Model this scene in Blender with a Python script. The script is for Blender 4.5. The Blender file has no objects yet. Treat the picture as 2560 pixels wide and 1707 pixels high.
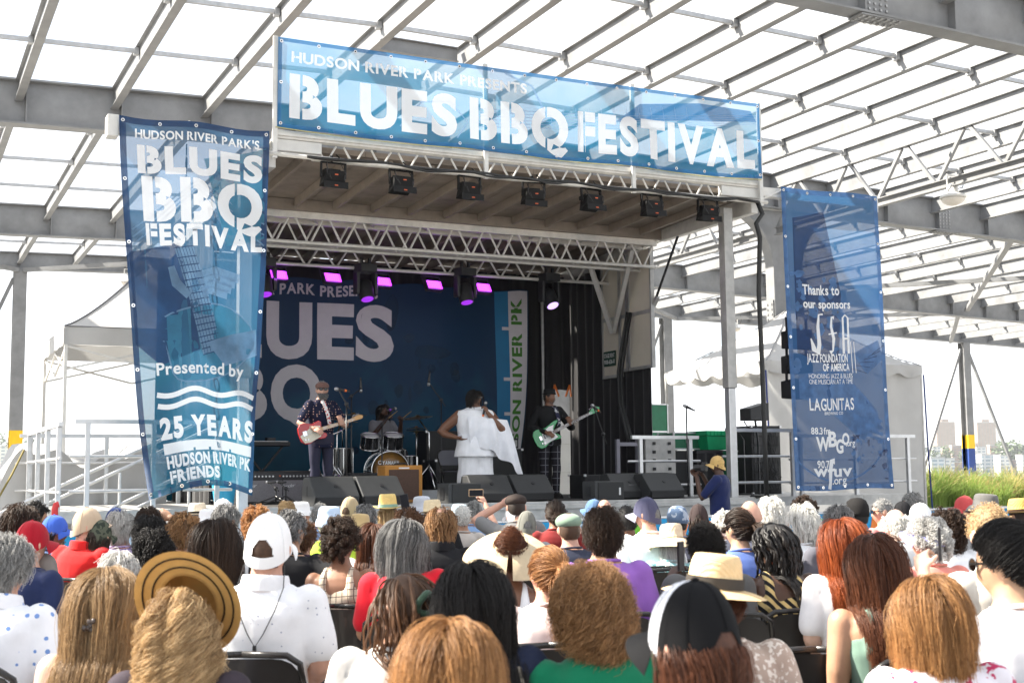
import bpy, bmesh, math, random
import numpy as np
from mathutils import Vector, Matrix
random.seed(7); rng = np.random.default_rng(7)
sc = bpy.context.scene
COL = sc.collection
R = math.radians

# ------------------------------------------------------------ camera
F_PX, YAW, PITCH, ROLL = 3232.1, 0.4502, 0.1021, -0.0108
CAM = Vector((-4.162, -15.354, 1.40))
_f = Vector((math.sin(YAW)*math.cos(PITCH), math.cos(YAW)*math.cos(PITCH), math.sin(PITCH)))
_r = Vector((math.cos(YAW), -math.sin(YAW), 0)); _u = _r.cross(_f)
_c, _s = math.cos(ROLL), math.sin(ROLL)
CR, CU, CF = _c*_r + _s*_u, -_s*_r + _c*_u, _f
cam = bpy.data.cameras.new('camera'); cam.sensor_width = 36; cam.lens = F_PX/2560*36
cam.clip_start = 0.05; cam.clip_end = 9000
cam.dof.use_dof = True; cam.dof.focus_distance = 17.5; cam.dof.aperture_fstop = 7.1
camo = bpy.data.objects.new('camera', cam); COL.objects.link(camo)
camo.matrix_world = Matrix(((CR.x, CU.x, -CF.x, CAM.x), (CR.y, CU.y, -CF.y, CAM.y), (CR.z, CU.z, -CF.z, CAM.z), (0, 0, 0, 1)))
sc.camera = camo
def ray(px, py): return CF + CR*((px-1280)/F_PX) - CU*((py-853.5)/F_PX)
def P(px, py, X=None, Y=None, Z=None, D=None):
    d = ray(px, py)
    t = D if D is not None else ((X-CAM.x)/d.x if X is not None else (Y-CAM.y)/d.y if Y is not None else (Z-CAM.z)/d.z)
    return CAM + d*t

# ------------------------------------------------------------ sky, sun, exposure
SUN = Vector((-0.61, 0.381, 0.695)).normalized()
wd = bpy.data.worlds.new('World'); sc.world = wd; wd.use_nodes = True
nt = wd.node_tree; nt.nodes.clear()
def N(t, kind, **kw):
    n = t.nodes.new(kind)
    for k, v in kw.items():
        if k in n.inputs: n.inputs[k].default_value = v
        else: setattr(n, k, v)
    return n
sky = N(nt, 'ShaderNodeTexSky'); sky.sky_type = 'NISHITA'; sky.sun_disc = False
sky.sun_elevation = math.asin(SUN.z); sky.sun_rotation = math.atan2(SUN.x, SUN.y)
sky.air_density = 1.0; sky.dust_density = 1.5; sky.ozone_density = 1.0
tc = N(nt, 'ShaderNodeTexCoord')
cn = N(nt, 'ShaderNodeTexNoise', Scale=3.2, Detail=8.0, Roughness=0.58)
mp = N(nt, 'ShaderNodeMapping'); mp.inputs['Scale'].default_value = (1, 1, 2.6)
nt.links.new(tc.outputs['Generated'], mp.inputs['Vector']); nt.links.new(mp.outputs['Vector'], cn.inputs['Vector'])
cr = N(nt, 'ShaderNodeValToRGB'); cr.color_ramp.elements[0].position = 0.40; cr.color_ramp.elements[1].position = 0.56
cr.color_ramp.elements[0].color = (.48, .48, .48, 1)
nt.links.new(cn.outputs['Fac'], cr.inputs['Fac'])
mx = N(nt, 'ShaderNodeMix', data_type='RGBA')
nt.links.new(cr.outputs['Color'], mx.inputs[0]); nt.links.new(sky.outputs['Color'], mx.inputs[6])
mx.inputs[7].default_value = (6.6, 6.8, 7.1, 1)
bg = N(nt, 'ShaderNodeBackground', Strength=0.074); wo = N(nt, 'ShaderNodeOutputWorld')
nt.links.new(mx.outputs[2], bg.inputs['Color']); nt.links.new(bg.outputs['Background'], wo.inputs['Surface'])
sl = bpy.data.lights.new('sun', 'SUN'); sl.energy = 5.0; sl.angle = R(0.6); sl.color = (1, .935, .82)
so = bpy.data.objects.new('sun', sl); COL.objects.link(so)
so.rotation_euler = (-SUN).to_track_quat('-Z', 'Y').to_euler()
sc.view_settings.view_transform = 'Standard'; sc.view_settings.look = 'None'; sc.view_settings.gamma = 1
sc.view_settings.exposure = 1.86
sc.render.engine = 'CYCLES'
sc.cycles.use_denoising = True; sc.cycles.max_bounces = 8; sc.cycles.transparent_max_bounces = 24
sc.cycles.sample_clamp_indirect = 6.0; sc.cycles.caustics_reflective = False; sc.cycles.caustics_refractive = False

# ------------------------------------------------------------ helpers
def V(*a): return Vector(a if len(a) > 1 else a[0])
class G:
    def __init__(s): s.v = []; s.f = []
    def add(s, vs, fs):
        b = len(s.v); s.v.extend([tuple(q) for q in vs]); s.f.extend([tuple(i+b for i in f) for f in fs]); return s
    def box(s, x0, x1, y0, y1, z0, z1):
        return s.add([(x0,y0,z0),(x1,y0,z0),(x1,y1,z0),(x0,y1,z0),(x0,y0,z1),(x1,y0,z1),(x1,y1,z1),(x0,y1,z1)],
                     [(0,3,2,1),(4,5,6,7),(0,1,5,4),(1,2,6,5),(2,3,7,6),(3,0,4,7)])
    def cb(s, c, sx, sy, sz): return s.box(c[0]-sx/2, c[0]+sx/2, c[1]-sy/2, c[1]+sy/2, c[2]-sz/2, c[2]+sz/2)
    def bar(s, p0, p1, w, h, up=(0,0,1)):
        p0, p1 = V(p0), V(p1); d = (p1-p0).normalized(); u = V(up)
        if abs(d.dot(u)) > .98: u = V((0,1,0))
        a = d.cross(u).normalized(); b = a.cross(d).normalized(); vs = []
        for p in (p0, p1):
            for i, j in ((-1,-1),(1,-1),(1,1),(-1,1)): vs.append(p + a*(i*w/2) + b*(j*h/2))
        return s.add(vs, [(0,1,2,3),(7,6,5,4),(0,4,5,1),(1,5,6,2),(2,6,7,3),(3,7,4,0)])
    def ibeam(s, p0, p1, depth, width, tw=.02, tf=.025):      # top of beam along p0-p1
        p0, p1 = V(p0), V(p1); z = V((0,0,1))
        s.bar(p0-z*tf/2, p1-z*tf/2, width, tf); s.bar(p0-z*(depth-tf/2), p1-z*(depth-tf/2), width, tf)
        return s.bar(p0-z*depth/2, p1-z*depth/2, tw, depth-2*tf-.002)
    def tube(s, pts, r, n=8, caps=True, closed=False):
        pts = [V(p) for p in pts]; m = len(pts); rr = r if hasattr(r, '__len__') else [r]*m
        prev = None; b = len(s.v)
        for i, p in enumerate(pts):
            if closed: t = pts[(i+1) % m]-pts[i-1]
            else: t = pts[min(i+1, m-1)]-pts[max(i-1, 0)]
            t = t.normalized() if t.length > 1e-9 else V((0,0,1))
            if prev is None:
                u = V((0,0,1)) if abs(t.z) < .9 else V((1,0,0))
                a = t.cross(u).normalized()
            else:
                a = prev - t*prev.dot(t); a = a.normalized() if a.length > 1e-6 else t.orthogonal().normalized()
            prev = a; c = t.cross(a)
            for k in range(n):
                th = 2*math.pi*k/n; s.v.append(tuple(p + (a*math.cos(th)+c*math.sin(th))*rr[i]))
        for i in range(m if closed else m-1):
            for k in range(n):
                j = (i+1) % m; s.f.append((b+i*n+k, b+i*n+(k+1) % n, b+j*n+(k+1) % n, b+j*n+k))
        if caps and not closed:
            s.f.append(tuple(b+k for k in range(n))[::-1]); s.f.append(tuple(b+(m-1)*n+k for k in range(n)))
        return s
    def lathe(s, prof, n=24, c=(0,0,0), M=None, close=True):   # prof [(r,z)...]
        b = len(s.v); c = V(c); M = M or Matrix.Identity(3)
        for r, z in prof:
            for k in range(n):
                th = 2*math.pi*k/n; s.v.append(tuple(c + M @ V((r*math.cos(th), r*math.sin(th), z))))
        m = len(prof)
        for i in range(m-1):
            for k in range(n): s.f.append((b+i*n+k, b+i*n+(k+1) % n, b+(i+1)*n+(k+1) % n, b+(i+1)*n+k))
        if close:
            s.f.append(tuple(b+k for k in range(n))[::-1]); s.f.append(tuple(b+(m-1)*n+k for k in range(n)))
        return s
    def loft(s, rings, caps=True):                              # rings: equal-length lists of points
        b = len(s.v); n = len(rings[0])
        for rg in rings: s.v.extend([tuple(p) for p in rg])
        for i in range(len(rings)-1):
            for k in range(n): s.f.append((b+i*n+k, b+i*n+(k+1) % n, b+(i+1)*n+(k+1) % n, b+(i+1)*n+k))
        if caps:
            s.f.append(tuple(b+k for k in range(n))[::-1]); s.f.append(tuple(b+(len(rings)-1)*n+k for k in range(n)))
        return s
    def ell(s, c, rx, ry, rz, n=14, m=9, M=None):
        b = len(s.v); c = V(c); M = M or Matrix.Identity(3)
        for i in range(1, m):
            ph = math.pi*i/m
            for k in range(n):
                th = 2*math.pi*k/n
                s.v.append(tuple(c + M @ V((rx*math.sin(ph)*math.cos(th), ry*math.sin(ph)*math.sin(th), rz*math.cos(ph)))))
        s.v.append(tuple(c + M @ V((0,0,rz)))); s.v.append(tuple(c + M @ V((0,0,-rz)))); t = len(s.v)-2
        for i in range(m-2):
            for k in range(n): s.f.append((b+i*n+k, b+(i+1)*n+k, b+(i+1)*n+(k+1) % n, b+i*n+(k+1) % n))
        for k in range(n):
            s.f.append((t, b+k, b+(k+1) % n)); s.f.append((t+1, b+(m-2)*n+(k+1) % n, b+(m-2)*n+k))
        return s
    def prism(s, poly, h, o=(0,0,0), ax=(1,0,0), ay=(0,0,1)):  # 2-D polygon in plane ax,ay extruded along ax x ay
        o, ax, ay = V(o), V(ax), V(ay); nz = ax.cross(ay).normalized()*h; m = len(poly)
        a = [o+ax*p[0]+ay*p[1] for p in poly]
        return s.add(a+[q+nz for q in a], [tuple(range(m))[::-1], tuple(range(m, 2*m))]+[(i, (i+1) % m, m+(i+1) % m, m+i) for i in range(m)])
    def grid(s, fn, nu, nv):
        b = len(s.v)
        for j in range(nv+1):
            for i in range(nu+1): s.v.append(tuple(fn(i/nu, j/nv)))
        for j in range(nv):
            for i in range(nu):
                k = b+j*(nu+1)+i; s.f.append((k, k+1, k+nu+2, k+nu+1))
        return s
    def xf(s, M):
        s.v = [tuple(M @ V(q)) for q in s.v]; return s
    def mesh(s, name, smooth=False, bevel=0, seg=2, angle=None):
        me = bpy.data.meshes.new(name); me.from_pydata(s.v, [], s.f)
        if bevel:
            bm = bmesh.new(); bm.from_mesh(me)
            bmesh.ops.remove_doubles(bm, verts=bm.verts, dist=1e-5)
            bmesh.ops.bevel(bm, geom=bm.edges[:], offset=bevel, segments=seg, profile=.5, affect='EDGES', clamp_overlap=True)
            bm.to_mesh(me); bm.free()
        if smooth: me.shade_smooth()
        elif angle: me.shade_smooth(); me.set_sharp_from_angle(angle=R(angle))
        me.update(); return me
def link(name, data, mat=None, parent=None):
    o = bpy.data.objects.new(name, data); COL.objects.link(o)
    if mat is not None:
        if len(data.materials) == 0: data.materials.append(mat)
        if data.materials[0] != mat:
            o.material_slots[0].link = 'OBJECT'; o.material_slots[0].material = mat
    if parent is not None: o.parent = parent
    return o
def ob(name, g, mat, parent=None, **kw): return link(name, g.mesh(name, **kw), mat, parent)
def tag(o, label=None, cat=None, group=None, kind=None):
    if label: o['label'] = label
    if cat: o['category'] = cat
    if group: o['group'] = group
    if kind: o['kind'] = kind
    return o
def thing(name, label, cat, loc=(0,0,0), rz=0, group=None):
    o = bpy.data.objects.new(name, None); COL.objects.link(o); o.location = loc; o.rotation_euler = (0,0,rz)
    o.empty_display_size = .1
    return tag(o, label, cat, group)
def copy_tree(o, parent=None):
    c = o.copy(); COL.objects.link(c); c.parent = parent
    for ch in list(o.children): copy_tree(ch, c)
    return c

# ------------------------------------------------------------ materials
_M = {}
def mat(name, col, rough=.6, metal=0.0, var=.12, scale=6.0, bump=0.0, bscale=60.0, spec=.5, coat=0.0, sheen=0.0, emit=None, estr=1.0, trans=0.0, translucent=0.0, coords='Object', mottle=None):
    if name in _M: return _M[name]
    m = bpy.data.materials.new(name); m.use_nodes = True; t = m.node_tree
    b = t.nodes['Principled BSDF']; out = t.nodes['Material Output']
    b.inputs['Roughness'].default_value = rough; b.inputs['Metallic'].default_value = metal
    b.inputs['Specular IOR Level'].default_value = spec; b.inputs['Coat Weight'].default_value = coat
    if sheen: b.inputs['Sheen Weight'].default_value = sheen
    c4 = tuple(col)+(1,)
    tcn = N(t, 'ShaderNodeTexCoord')
    if var > 0:
        no = N(t, 'ShaderNodeTexNoise', Scale=scale, Detail=5.0, Roughness=.6)
        t.links.new(tcn.outputs[coords], no.inputs['Vector'])
        rp = N(t, 'ShaderNodeValToRGB'); rp.color_ramp.elements[0].position = .3; rp.color_ramp.elements[1].position = .72
        lo = mottle or tuple(max(0, x*(1-var)) for x in col); hi = tuple(min(1, x*(1+var)) for x in col)
        rp.color_ramp.elements[0].color = tuple(lo)+(1,); rp.color_ramp.elements[1].color = tuple(hi)+(1,)
        t.links.new(no.outputs['Fac'], rp.inputs['Fac']); t.links.new(rp.outputs['Color'], b.inputs['Base Color'])
        mr = N(t, 'ShaderNodeMapRange'); mr.inputs[3].default_value = max(0, rough-.08); mr.inputs[4].default_value = min(1, rough+.1)
        t.links.new(no.outputs['Fac'], mr.inputs[0]); t.links.new(mr.outputs[0], b.inputs['Roughness'])
    else: b.inputs['Base Color'].default_value = c4
    if bump:
        nb = N(t, 'ShaderNodeTexNoise', Scale=bscale, Detail=4.0); bp = N(t, 'ShaderNodeBump', Strength=bump, Distance=.02)
        t.links.new(tcn.outputs[coords], nb.inputs['Vector']); t.links.new(nb.outputs['Fac'], bp.inputs['Height']); t.links.new(bp.outputs['Normal'], b.inputs['Normal'])
    if emit: b.inputs['Emission Color'].default_value = tuple(emit)+(1,); b.inputs['Emission Strength'].default_value = estr
    surf = b.outputs[0]
    if translucent:
        tl = N(t, 'ShaderNodeBsdfTranslucent'); tl.inputs['Color'].default_value = c4; ms = N(t, 'ShaderNodeMixShader', Fac=translucent)
        t.links.new(surf, ms.inputs[1]); t.links.new(tl.outputs[0], ms.inputs[2]); surf = ms.outputs[0]
    if trans:
        tr = N(t, 'ShaderNodeBsdfTransparent'); ms = N(t, 'ShaderNodeMixShader', Fac=trans)
        t.links.new(surf, ms.inputs[1]); t.links.new(tr.outputs[0], ms.inputs[2]); surf = ms.outputs[0]
    t.links.new(surf, out.inputs['Surface'])
    _M[name] = m; return m
STEEL = mat('grey_painted_steel', (.24,.243,.247), .5, var=.22, scale=1.6, bump=.08, bscale=24, mottle=(.18,.182,.185))
GALV = mat('galvanised_steel', (.42,.42,.42), .42, .55, var=.2, scale=9)
ALU = mat('aluminium', (.62,.62,.62), .38, .75, var=.12, scale=7)
ALUW = mat('white_painted_aluminium', (.66,.65,.62), .45, .1, var=.1, scale=5)
BLACK = mat('black_plastic', (.018,.018,.02), .45, var=.25, scale=14)
BLACKM = mat('black_metal', (.022,.022,.024), .35, .3, var=.2, scale=9)
CHROME = mat('chrome', (.8,.8,.8), .12, 1.0, var=.05)
RUB = mat('cable_rubber', (.012,.012,.012), .55, var=.1)
WHITE = mat('white_paint', (.78,.78,.77), .5, var=.06)

# ------------------------------------------------------------ setting
def ground_mat():
    m = mat('pier_asphalt', (.29,.28,.265), .88, var=.18, scale=.7, bump=.35, bscale=40)
    return m
gnd = ob('ground', G().grid(lambda u, v: (-70+160*u, -45+92*v, 0), 16, 10), ground_mat()); tag(gnd, kind='structure')
ed = ob('pier_edge', G().box(-70, 90, 47.002, 47.5, -4.0, .25), mat('edge_concrete', (.34,.33,.31), .85, var=.2, scale=1.5)); tag(ed, kind='structure')
wm = mat('river_water', (.08,.10,.10), .12, var=.2, scale=.02, bump=.3, bscale=.35)
wt = ob('water', G().grid(lambda u, v: (-4500+9000*u, 47+5500*v, -3.0), 8, 6), wm); tag(wt, kind='structure')

# ------------------------------------------------------------ steel shed over the pier
def roof_z(x): return 8.93 - (.021*(3.6-x) if x < 3.6 else .029*(x-3.6))
shed = thing('steel_shed', 'roofless grey steel pier shed of deep girders, rafters and tie rods overhead', 'steel shed')
GY = [-12.6, -1.25, 9.8, 21.6, 29.6]; GD = [.86, .86, .86, .86, .58]
PX = [-.45+1.72*k for k in range(-9, 30)]
XL, XR = -16.2, 50.0
for gi, (gy, gd) in enumerate(zip(GY, GD)):
    for a, b in ((XL, 3.6), (3.6, XR)):
        ob('girder', G().ibeam((a, gy, roof_z(a)), (b, gy, roof_z(b)), gd, .32, .022, .035), STEEL, shed)
    if gi == 0: continue
    for k, x in enumerate(PX):
        if gi < 4 and x < 44:
            ob('stiffener', G().box(x+.12, x+.14, gy-.155, gy-.012, roof_z(x)-gd+.04, roof_z(x)-.04), STEEL, shed)
for bi in range(4):
    y0, y1 = GY[bi]+.03, GY[bi+1]-.03
    for k, x in enumerate(PX):
        if bi == 0 and x > 26: continue
        z = roof_z(x)-.012
        ob('rafter', G().ibeam((x, y0, z), (x, y1, z), .40, .145, .014, .02), STEEL, shed)
    nr = 4 if bi < 3 else 3
    for q in range(1, nr):
        y = y0+(y1-y0)*q/nr
        rest = G()
        for k in range(len(PX)-1):
            if bi == 0 and PX[k] > 12: continue
            x0, x1 = PX[k]+.01, PX[k+1]-.01; z = roof_z(x0)-.10
            near = (bi == 1) or (bi == 2 and PX[k] < 26)
            g = G() if near else rest
            g.bar((x0, y, z), (x1, y, roof_z(x1)-.10), .06, .07)
            g.box(x1-.09, x1-.009, y-.06, y+.06, roof_z(x1)-.17, roof_z(x1)-.05)
            if near: ob('tie_rod', g, GALV, shed)
        if rest.v: tag(ob('tie_rod_run', rest, GALV, shed), kind='stuff')
# deeper struts seen above the header
for y in (4.9, 6.6):
    x0, x1 = PX[11], PX[12]
    ob('strut', G().ibeam((x0+.09, y, roof_z(x0)-.06), (x1-.09, y, roof_z(x1)-.06), .26, .14, .012, .016), STEEL, shed)
# joist truss under the column-line rafters
def joist(x, ya, yb, n, dep=1.18):
    zt = roof_z(x)-.42; zb = zt-dep+.25
    ob('joist_chord', G().ibeam((x, ya, zb), (x, yb, zb), .18, .15, .012, .018), STEEL, shed)
    L = (yb-ya)/n
    for i in range(n):
        a, m, b = ya+L*i, ya+L*(i+.5), ya+L*(i+1)
        ob('joist_web', G().bar((x, a+.05, zb), (x, m-.08, zt), .07, .07), STEEL, shed)
        ob('joist_web', G().bar((x, m+.08, zt), (x, b-.05, zb), .07, .07), STEEL, shed)
XC = PX[18]
joist(XC, GY[1]+.2, GY[2]-.2, 6); joist(XC, GY[2]+.3, GY[3]-.2, 6)
# knee columns on the interior line
def knee_column(x, y, base=True):
    zt = roof_z(x)-.88; c = G(); w = .95
    left = [(-.50, zt)] ; n = 12; prof = []
    rad = 1.45
    pts = []
    for i in range(n+1):
        a = math.pi/2*i/n; pts.append((x-.42-rad+rad*math.sin(a), zt-rad+rad*math.cos(a)))
    pts += [(x-.42, 0)]
    mir = [(2*x-q[0], q[1]) for q in pts]
    g = G(); g.prism([(q[0], q[1]) for q in pts]+[(q[0], q[1]) for q in mir[::-1]], .024, (0, y+.012, 0), (1,0,0), (0,0,1))
    o = ob('column', g, STEEL, shed)
    for pl in (pts, mir):
        rr = [[(q[0], y-.16, q[1]), (q[0], y+.16, q[1])] for q in pl]
        f = G()
        for i in range(len(pl)-1):
            p0, p1 = pl[i], pl[i+1]; f.bar((p0[0], y, p0[1]), (p1[0], y, p1[1]), .32, .035, up=(p0[1]-p1[1], 0, p1[0]-p0[0]+1e-6))
        ob('column_flange', f, STEEL, o)
    pf = ob('splice_plate', G().box(x-.47, x-.445, y-.13, y+.13, 4.7, 5.5), STEEL, o)
    bl = G()
    for zz in np.linspace(4.8, 5.4, 6):
        for yy in (-.08, .08): bl.cb((x-.48, y+yy, zz), .03, .035, .035)
    tag(ob('bolt', bl, GALV, o), kind='stuff')
knee_column(XC+.35, 9.8); knee_column(XC+.35, 21.6)
# outer columns, yellow and navy at the foot
YEL = mat('safety_yellow', (.95,.58,.01), .5, var=.06); NVY = mat('navy_paint', (.02,.06,.26), .5, var=.1)
def outer_column(x, y, z_top, sides=(-1, 1)):
    g = G()
    def sec(z0, z1, e=0):
        gg = G(); gg.box(x-.2-e, x+.2+e, y-.2-e, y-.175, z0, z1); gg.box(x-.2-e, x+.2+e, y+.175, y+.2+e, z0, z1); gg.box(x-.012-e, x+.012+e, y-.175, y+.175, z0, z1); return gg
    o = ob('column', sec(0, z_top), STEEL, shed)
    ob('yellow_band', sec(2.35, 2.98, .004), YEL, o); ob('navy_band', sec(.0, 2.348, .004), NVY, o)
    for s in sides:
        ob('brace', G().bar((x+s*.2, y, z_top-.3), (x+s*3.3, y, .3), .09, .12), STEEL, shed)
for x, sd in ((-.4, (-1,)), (12.1, ()), (24.6, (-1,)), (41.0, (-1, 1))): outer_column(x, 29.6, roof_z(x)-.58, sd)
for xa, ya, xb, yb in ((15.0, 10.0, 24, 21.4), (24, 21.4, 33, 10.0), (23.5, 10.2, 33.0, 21.4), (16, 21.8, 25, 29.4), (25, 29.4, 34, 21.8), (33, 21.8, 40, 29.4), (-.3, 29.4, 8, 21.9), (-.5, 29.4, -8, 21.9), (8, 21.4, 15, 10.2)):
    ob('plan_brace', G().bar((xa, ya, roof_z(xa)-.62), (xb, yb, roof_z(xb)-.62), .16, .13), STEEL, shed)
# riveted splices on the girders
for gy, x in ((-1.25, 8.6), (9.8, 20.6), (21.6, 17.6)):
    z = roof_z(x); o = ob('splice_plate', G().box(x-.22, x+.22, gy-.036, gy-.012, z-.8, z-.06), STEEL, shed)
    b = G()
    for i in range(4):
        for j in range(8): b.cb((x-.16+.107*i, gy-.045, z-.74+.087*j), .035, .02, .035)
    tag(ob('bolt', b, GALV, o), kind='stuff')
    o = ob('splice_plate', G().box(x-.4, x+.4, gy-.15, gy+.15, z-.885, z-.862), STEEL, shed)
    b = G()
    for i in range(7):
        for j in (-.11, -.05, .05, .11): b.cb((x-.34+.113*i, gy+j, z-.893), .04, .04, .02)
    tag(ob('bolt', b, GALV, o), kind='stuff')
# high-bay lamps hanging from the steel
def bay_lamp(p, label, s=1.0):
    t = thing('bay_lamp', label, 'lamp', p, group='high bay lamps under the steel')
    ob('housing', G().lathe([(.04,.30),(.07,.28),(.10,.18),(.13,.10),(.24,.06),(.26,.02),(.25,0)], 20), ALUW, t, angle=40)
    ob('lens', G().lathe([(.235,-.001),(.22,-.05),(.16,-.11),(.08,-.14),(.01,-.15)], 20), mat('prismatic_lens', (.75,.70,.62), .3, var=.05), t, smooth=True)
    ob('bracket', G().bar((-.13,0,.12), (-.13,0,.46), .03, .02).bar((.13,0,.12), (.13,0,.46), .03, .02).bar((-.14,0,.47), (.14,0,.47), .03, .03), ALUW, t)
    ob('cable', G().tube([(.1,0,.2),(.3,.02,.25),(.36,.02,.45),(.3,0,.62)], .012, 6), RUB, t)
    t.scale = (s, s, s)
bay_lamp(P(2382, 496, X=XC), 'white domed bay lamp under the truss chord, upper right')
bay_lamp(P(320, 706, Y=29.0), 'domed bay lamp hanging beside the top of the tall banner', .95)
bay_lamp(P(1838, 822, Y=29.0), 'small bay lamp above the frame tent behind the stage', .95)

# ------------------------------------------------------------ far shore
hill_m = mat('wooded_hillside', (.09,.12,.07), .95, var=.5, scale=.02, mottle=(.16,.16,.13))
def hill_fn(u, v):
    x = -1800+4600*u; y = 1150+900*v
    z = -2.6 + 40*max(0, v-.06)**.8*(.75+.3*math.sin(x*.0041)+.2*math.sin(x*.011+2)) + 3*math.sin(x*.05)*v
    return (x, y, z)
tag(ob('hills', G().grid(hill_fn, 90, 12), hill_m, smooth=True), kind='structure')
def facade(name, wall, win, sx, sz):
    m = bpy.data.materials.new(name); m.use_nodes = True; t = m.node_tree; b = t.nodes['Principled BSDF']; b.inputs['Roughness'].default_value = .8
    br = N(t, 'ShaderNodeTexBrick'); br.offset = 0; br.inputs['Color1'].default_value = tuple(win)+(1,); br.inputs['Color2'].default_value = tuple(w*1.6 for w in win)+(1,)
    br.inputs['Mortar'].default_value = tuple(wall)+(1,); br.inputs['Scale'].default_value = 1; br.inputs['Mortar Size'].default_value = .9; br.inputs['Mortar Smooth'].default_value = .1
    br.inputs['Brick Width'].default_value = sx; br.inputs['Row Height'].default_value = sz
    c = N(t, 'ShaderNodeTexCoord'); sp = N(t, 'ShaderNodeSeparateXYZ'); cb = N(t, 'ShaderNodeCombineXYZ')
    t.links.new(c.outputs['Object'], sp.inputs[0]); t.links.new(sp.outputs[0], cb.inputs[0]); t.links.new(sp.outputs[2], cb.inputs[1])
    t.links.new(cb.outputs[0], br.inputs['Vector']); t.links.new(br.outputs['Color'], b.inputs['Base Color']); return m
FB = facade('brick_facade', (.30,.20,.15), (.16,.15,.15), 4.2, 3.0); FW = facade('pale_facade', (.62,.60,.56), (.20,.23,.26), 5, 3.2); FG = facade('glass_facade', (.5,.52,.52), (.16,.22,.26), 6, 3.4)
def building(px0, px1, ptop, D, m, label, cat='building', name='building', dep=16):
    a, b, t = P(px0, 1170, D=D), P(px1, 1170, D=D), P((px0+px1)/2, ptop, D=D); w = (b-a).length; c = (a+b)/2
    th = thing(name, label, cat, (c.x, c.y, -2.5), -YAW, group='buildings on the far shore')
    h = t.z+2.5
    ob('wall', G().box(-w/2, w/2, 0, dep, 0, h), m, th)
    ob('roof', G().box(-w/2-.3, w/2+.3, -.3, dep+.3, h, h+.9), mat('far_roof', (.4,.38,.36), .9), th)
    if name == 'apartment_tower': ob('bulkhead', G().box(-w/5, w/5, 3, dep-3, h+.9, h+5), m, th)
building(2346, 2392, 1055, 1900, FB, 'brown brick apartment tower across the river, nearer the stage of the twin pair', 'apartment tower', 'apartment_tower', 26)
building(2448, 2494, 1056, 1900, FB, 'brown brick apartment tower across the river beyond the yellow-banded column', 'apartment tower', 'apartment_tower', 26)
x = 2300; i = 0
kinds = [(FW, 'low cream waterfront block'), (FG, 'glassy waterfront block'), (FW, 'white stepped waterfront block'), (FB, 'small brick waterfront block')]
while x < 2575:
    w = random.uniform(22, 46); m, k = kinds[i % 4]
    building(x, x+w, random.uniform(1136, 1160), 1180+random.uniform(0, 60), m, f'{k} on the far shore, seen past the white tent'); x += w+random.uniform(-2, 5); i += 1
x = 2300; i = 0
while x < 2575:
    w = random.uniform(12, 26); building(x, x+w, random.uniform(1112, 1130), 1400+random.uniform(0, 150), random.choice([FW, FB, FW]), 'small hillside house on the ridge behind the waterfront blocks', dep=10); x += w+random.uniform(4, 16); i += 1
x = -20; i = 0
while x < 130:
    w = random.uniform(24, 44); building(x, x+w, random.uniform(1112, 1150), 1200, [FW, FG][i % 2], 'pale waterfront block across the river beside the left yellow-banded column'); x += w+4; i += 1
x = 1640; i = 0
while x < 1800:
    w = random.uniform(20, 40); building(x, x+w, random.uniform(1082, 1100), 1500, FW, 'hazy pale block across the river behind the green cases'); x += w+6; i += 1
leafm = mat('far_foliage', (.10,.14,.06), .9, var=.4, scale=.3)
def far_tree(px, ptop, D, label, w):
    c = P(px, 1165, D=D); t = P(px, ptop, D=D); h = t.z+2; th = thing('tree', label, 'tree', (c.x, c.y, -2.2), group='trees on the far shore')
    g = G(); n = 260; r = rng.normal(size=(n, 3)); r /= np.linalg.norm(r, axis=1)[:, None]; r *= rng.uniform(.35, 1, (n, 1))
    for q in r:
        p = V((q[0]*w*(1+.3*math.sin(q[2]*9)), q[1]*w, h*.62+q[2]*h*.38)); s = w*.16; a, b = V(rng.normal(size=3)).normalized()*s, V(rng.normal(size=3)).normalized()*s
        g.add([p-a, p-b, p+a, p+b], [(0,1,2,3)])
    ob('crown', g, leafm, th); ob('trunk', G().tube([(0,0,0),(0,0,h*.6)], [w*.08, w*.04], 6), mat('bark', (.12,.09,.06), .9), th)
for i, (px, pt, w) in enumerate([(8, 1072, 9), (28, 1090, 8), (62, 1082, 9), (80, 1072, 8), (100, 1095, 7), (2330, 1112, 7), (2368, 1110, 8), (2410, 1118, 6), (2510, 1100, 12), (2535, 1098, 13), (2552, 1108, 10)]):
    far_tree(px, pt, 1350, 'round leafy tree on the hazy far shore', w)

hz = ob('haze', G().box(-3200, 4200, -70, 2300, -4.2, 85), None)
_hm = bpy.data.materials.new('haze_air'); _hm.use_nodes = True; _t = _hm.node_tree; _t.nodes.remove(_t.nodes['Principled BSDF'])
_v = N(_t, 'ShaderNodeVolumePrincipled'); _v.inputs['Density'].default_value = .00014; _v.inputs['Color'].default_value = (.93, .96, 1, 1); _v.inputs['Anisotropy'].default_value = .2
_t.links.new(_v.outputs[0], _t.nodes['Material Output'].inputs['Volume']); hz.data.materials.append(_hm); tag(hz, 'pale summer haze over the river', 'haze', kind='stuff')

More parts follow.
